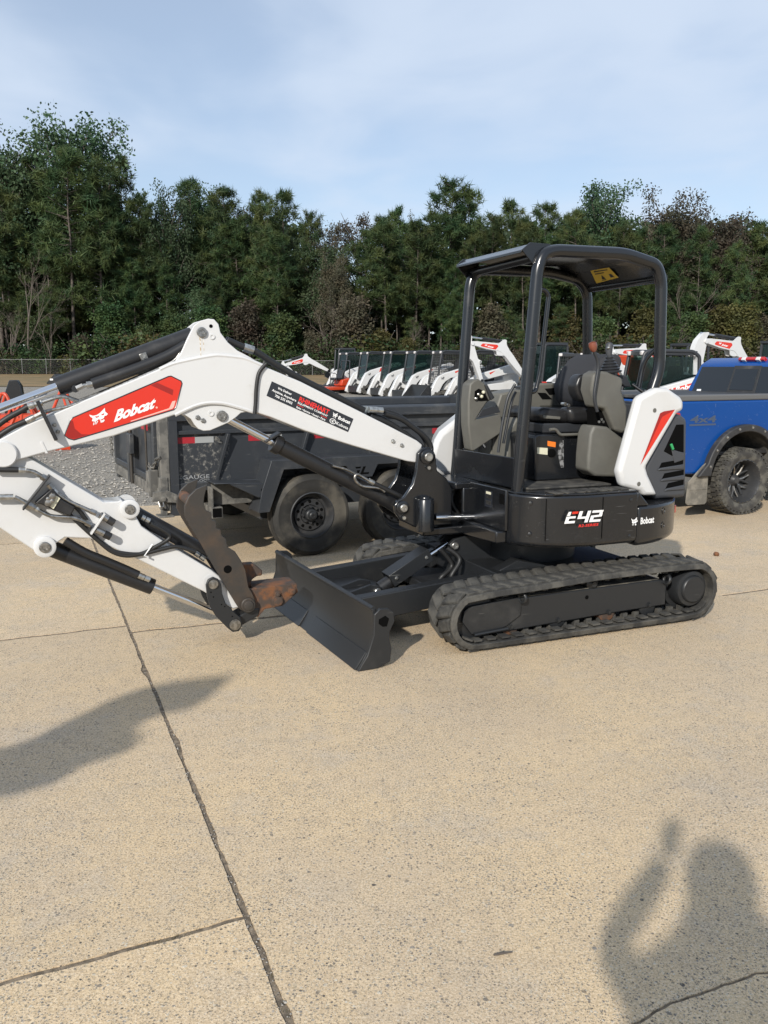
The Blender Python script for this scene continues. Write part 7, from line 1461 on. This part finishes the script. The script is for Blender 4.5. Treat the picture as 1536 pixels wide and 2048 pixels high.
MB().lathe([(0.0, -0.13), (0.06, -0.115), (0.09, -0.05), (0.105, 0.02), (0.095, 0.085), (0.055, 0.12), (0.0, 0.13)], (0.05, 0.04, 1.57), (0, 0, 1), 20).build('head', SKIN, ph)
MB().lathe([(0.115, -0.06), (0.12, 0.04), (0.10, 0.10), (0.06, 0.135), (0.0, 0.14)], (0.05, 0.02, 1.58), (0, 0, 1), 20).build('hair', BARK, ph)
MB().box((-0.115, 0.075, 1.71), (0.07, 0.05, 0.11)).build('hand', SKIN, ph, bevel=0.02)
phn = empty('phone', (-0.02, -0.055, 1.72), 0, 'dark phone held up in the raised hand of the photographer', 'phone')
MB().box((0, 0, 0.02), (0.072, 0.009, 0.12)).build('shell', PLAST, phn, bevel=0.008)

# unseen stand-in machine, added to cast the shadow across the left concrete
shadow_stand_in = digger(-5.0, 0.3, 0, 'white excavator with raised boom standing left of the photographer, seen only by its shadow', 0, 0, True, None, False)
SHP = [(-1.78, 3.66), (-1.68, 3.73), (-1.56, 4.01), (-1.42, 4.29), (-1.28, 4.45), (-1.05, 4.56), (-0.86, 4.62), (-0.91, 4.43), (-0.98, 4.22), (-1.14, 4.13), (-1.24, 3.99), (-1.14, 3.76), (-1.23, 3.66), (-1.32, 3.6), (-1.39, 3.42), (-1.51, 3.33), (-1.61, 3.28)]
pj = []
for a, c in SHP:
    t_ = (c - 0.3) / -TOSUN.y; pj.append((a + TOSUN.x * t_ + 5.0, TOSUN.z * t_))
MB().pxz([(0.80, 1.25)] + pj + [(0.95, 1.05)], -0.06, 0.06).build('boom', WHITE, shadow_stand_in, bevel=0.01)  # boom cut to the shadow outline, projected back toward the sun

# twig, pebble and weeds on the concrete
tw = tag(MB().tube([(0.33, 2.268, 0.006), (0.355, 2.272, 0.008), (0.388, 2.28, 0.006)], [0.003, 0.004, 0.002], 6).build('twig', BARK), 'short dark twig lying on the concrete in the foreground', 'twig')
MB().lathe([(0, -0.02), (0.022, -0.015), (0.03, 0.0), (0.02, 0.018), (0, 0.022)], (3.13, 7.73, 0.018), (0.2, 0.1, 1), 8).build('pebble', RUSTO)
tag(bpy.data.objects['pebble'], 'small brown pebble on the concrete behind the track', 'pebble')
WEED = leafmat('weed', (0.10, 0.095, 0.035), (0.14, 0.115, 0.06)); b = MB(); rw_ = random.Random(2)
def wsp(u, v, n, sd, L):
    for _ in range(n):
        p = uv(u + rw_.gauss(0, sd), v + rw_.gauss(0, 0.006)) + V((0, 0, -0.012)); d = (rv(rw_) * 0.7 + V((0, 0, 1))).normalized(); s = d.cross(rv(rw_)).normalized() * 0.0012
        l = L * rw_.uniform(0.5, 1.3); k = len(b.v); b.v += [tuple(p - s), tuple(p + s), tuple(p + d * l)]; b.f.append((k, k + 1, k + 2))
wsp(0.30, 2.42, 160, 0.05, 0.018); wsp(0.05, 2.42, 60, 0.1, 0.012)
for q in range(7): 
    for _ in range(14):
        v_ = (2.0, 2.15, 2.38, 1.85, 3.0, 3.7, 4.4)[q] + rw_.gauss(0, 0.02); p = uv(0.55 + rw_.gauss(0, 0.006), v_) + V((0, 0, -0.012)); d = (rv(rw_) * 0.9 + V((0, 0, 0.8))).normalized(); s = d.cross(rv(rw_)).normalized() * 0.001
        k = len(b.v); b.v += [tuple(p - s), tuple(p + s), tuple(p + d * 0.02)]; b.f.append((k, k + 1, k + 2))
stuff(b.build('weeds', WEED, None, smooth=0))


# tell look-alike trees apart by their order from the left
same = {}
for o in bpy.data.objects:
    if o.parent is None and o.get('group') and o.get('label'): same.setdefault((o['group'], o['label']), []).append(o)
NTH = ['first', 'second', 'third', 'fourth', 'fifth', 'sixth', 'seventh']; CNT = {2: 'two', 3: 'three', 4: 'four', 5: 'five', 6: 'six', 7: 'seven'}
for (g_, l_), os_ in same.items():
    if 1 < len(os_) < 8 and 'fence' not in l_[:10]:
        os_.sort(key=lambda o: o.location.x / o.location.y)
        for i, o in enumerate(os_): o['label'] = l_ + ', %s from left' % NTH[i]
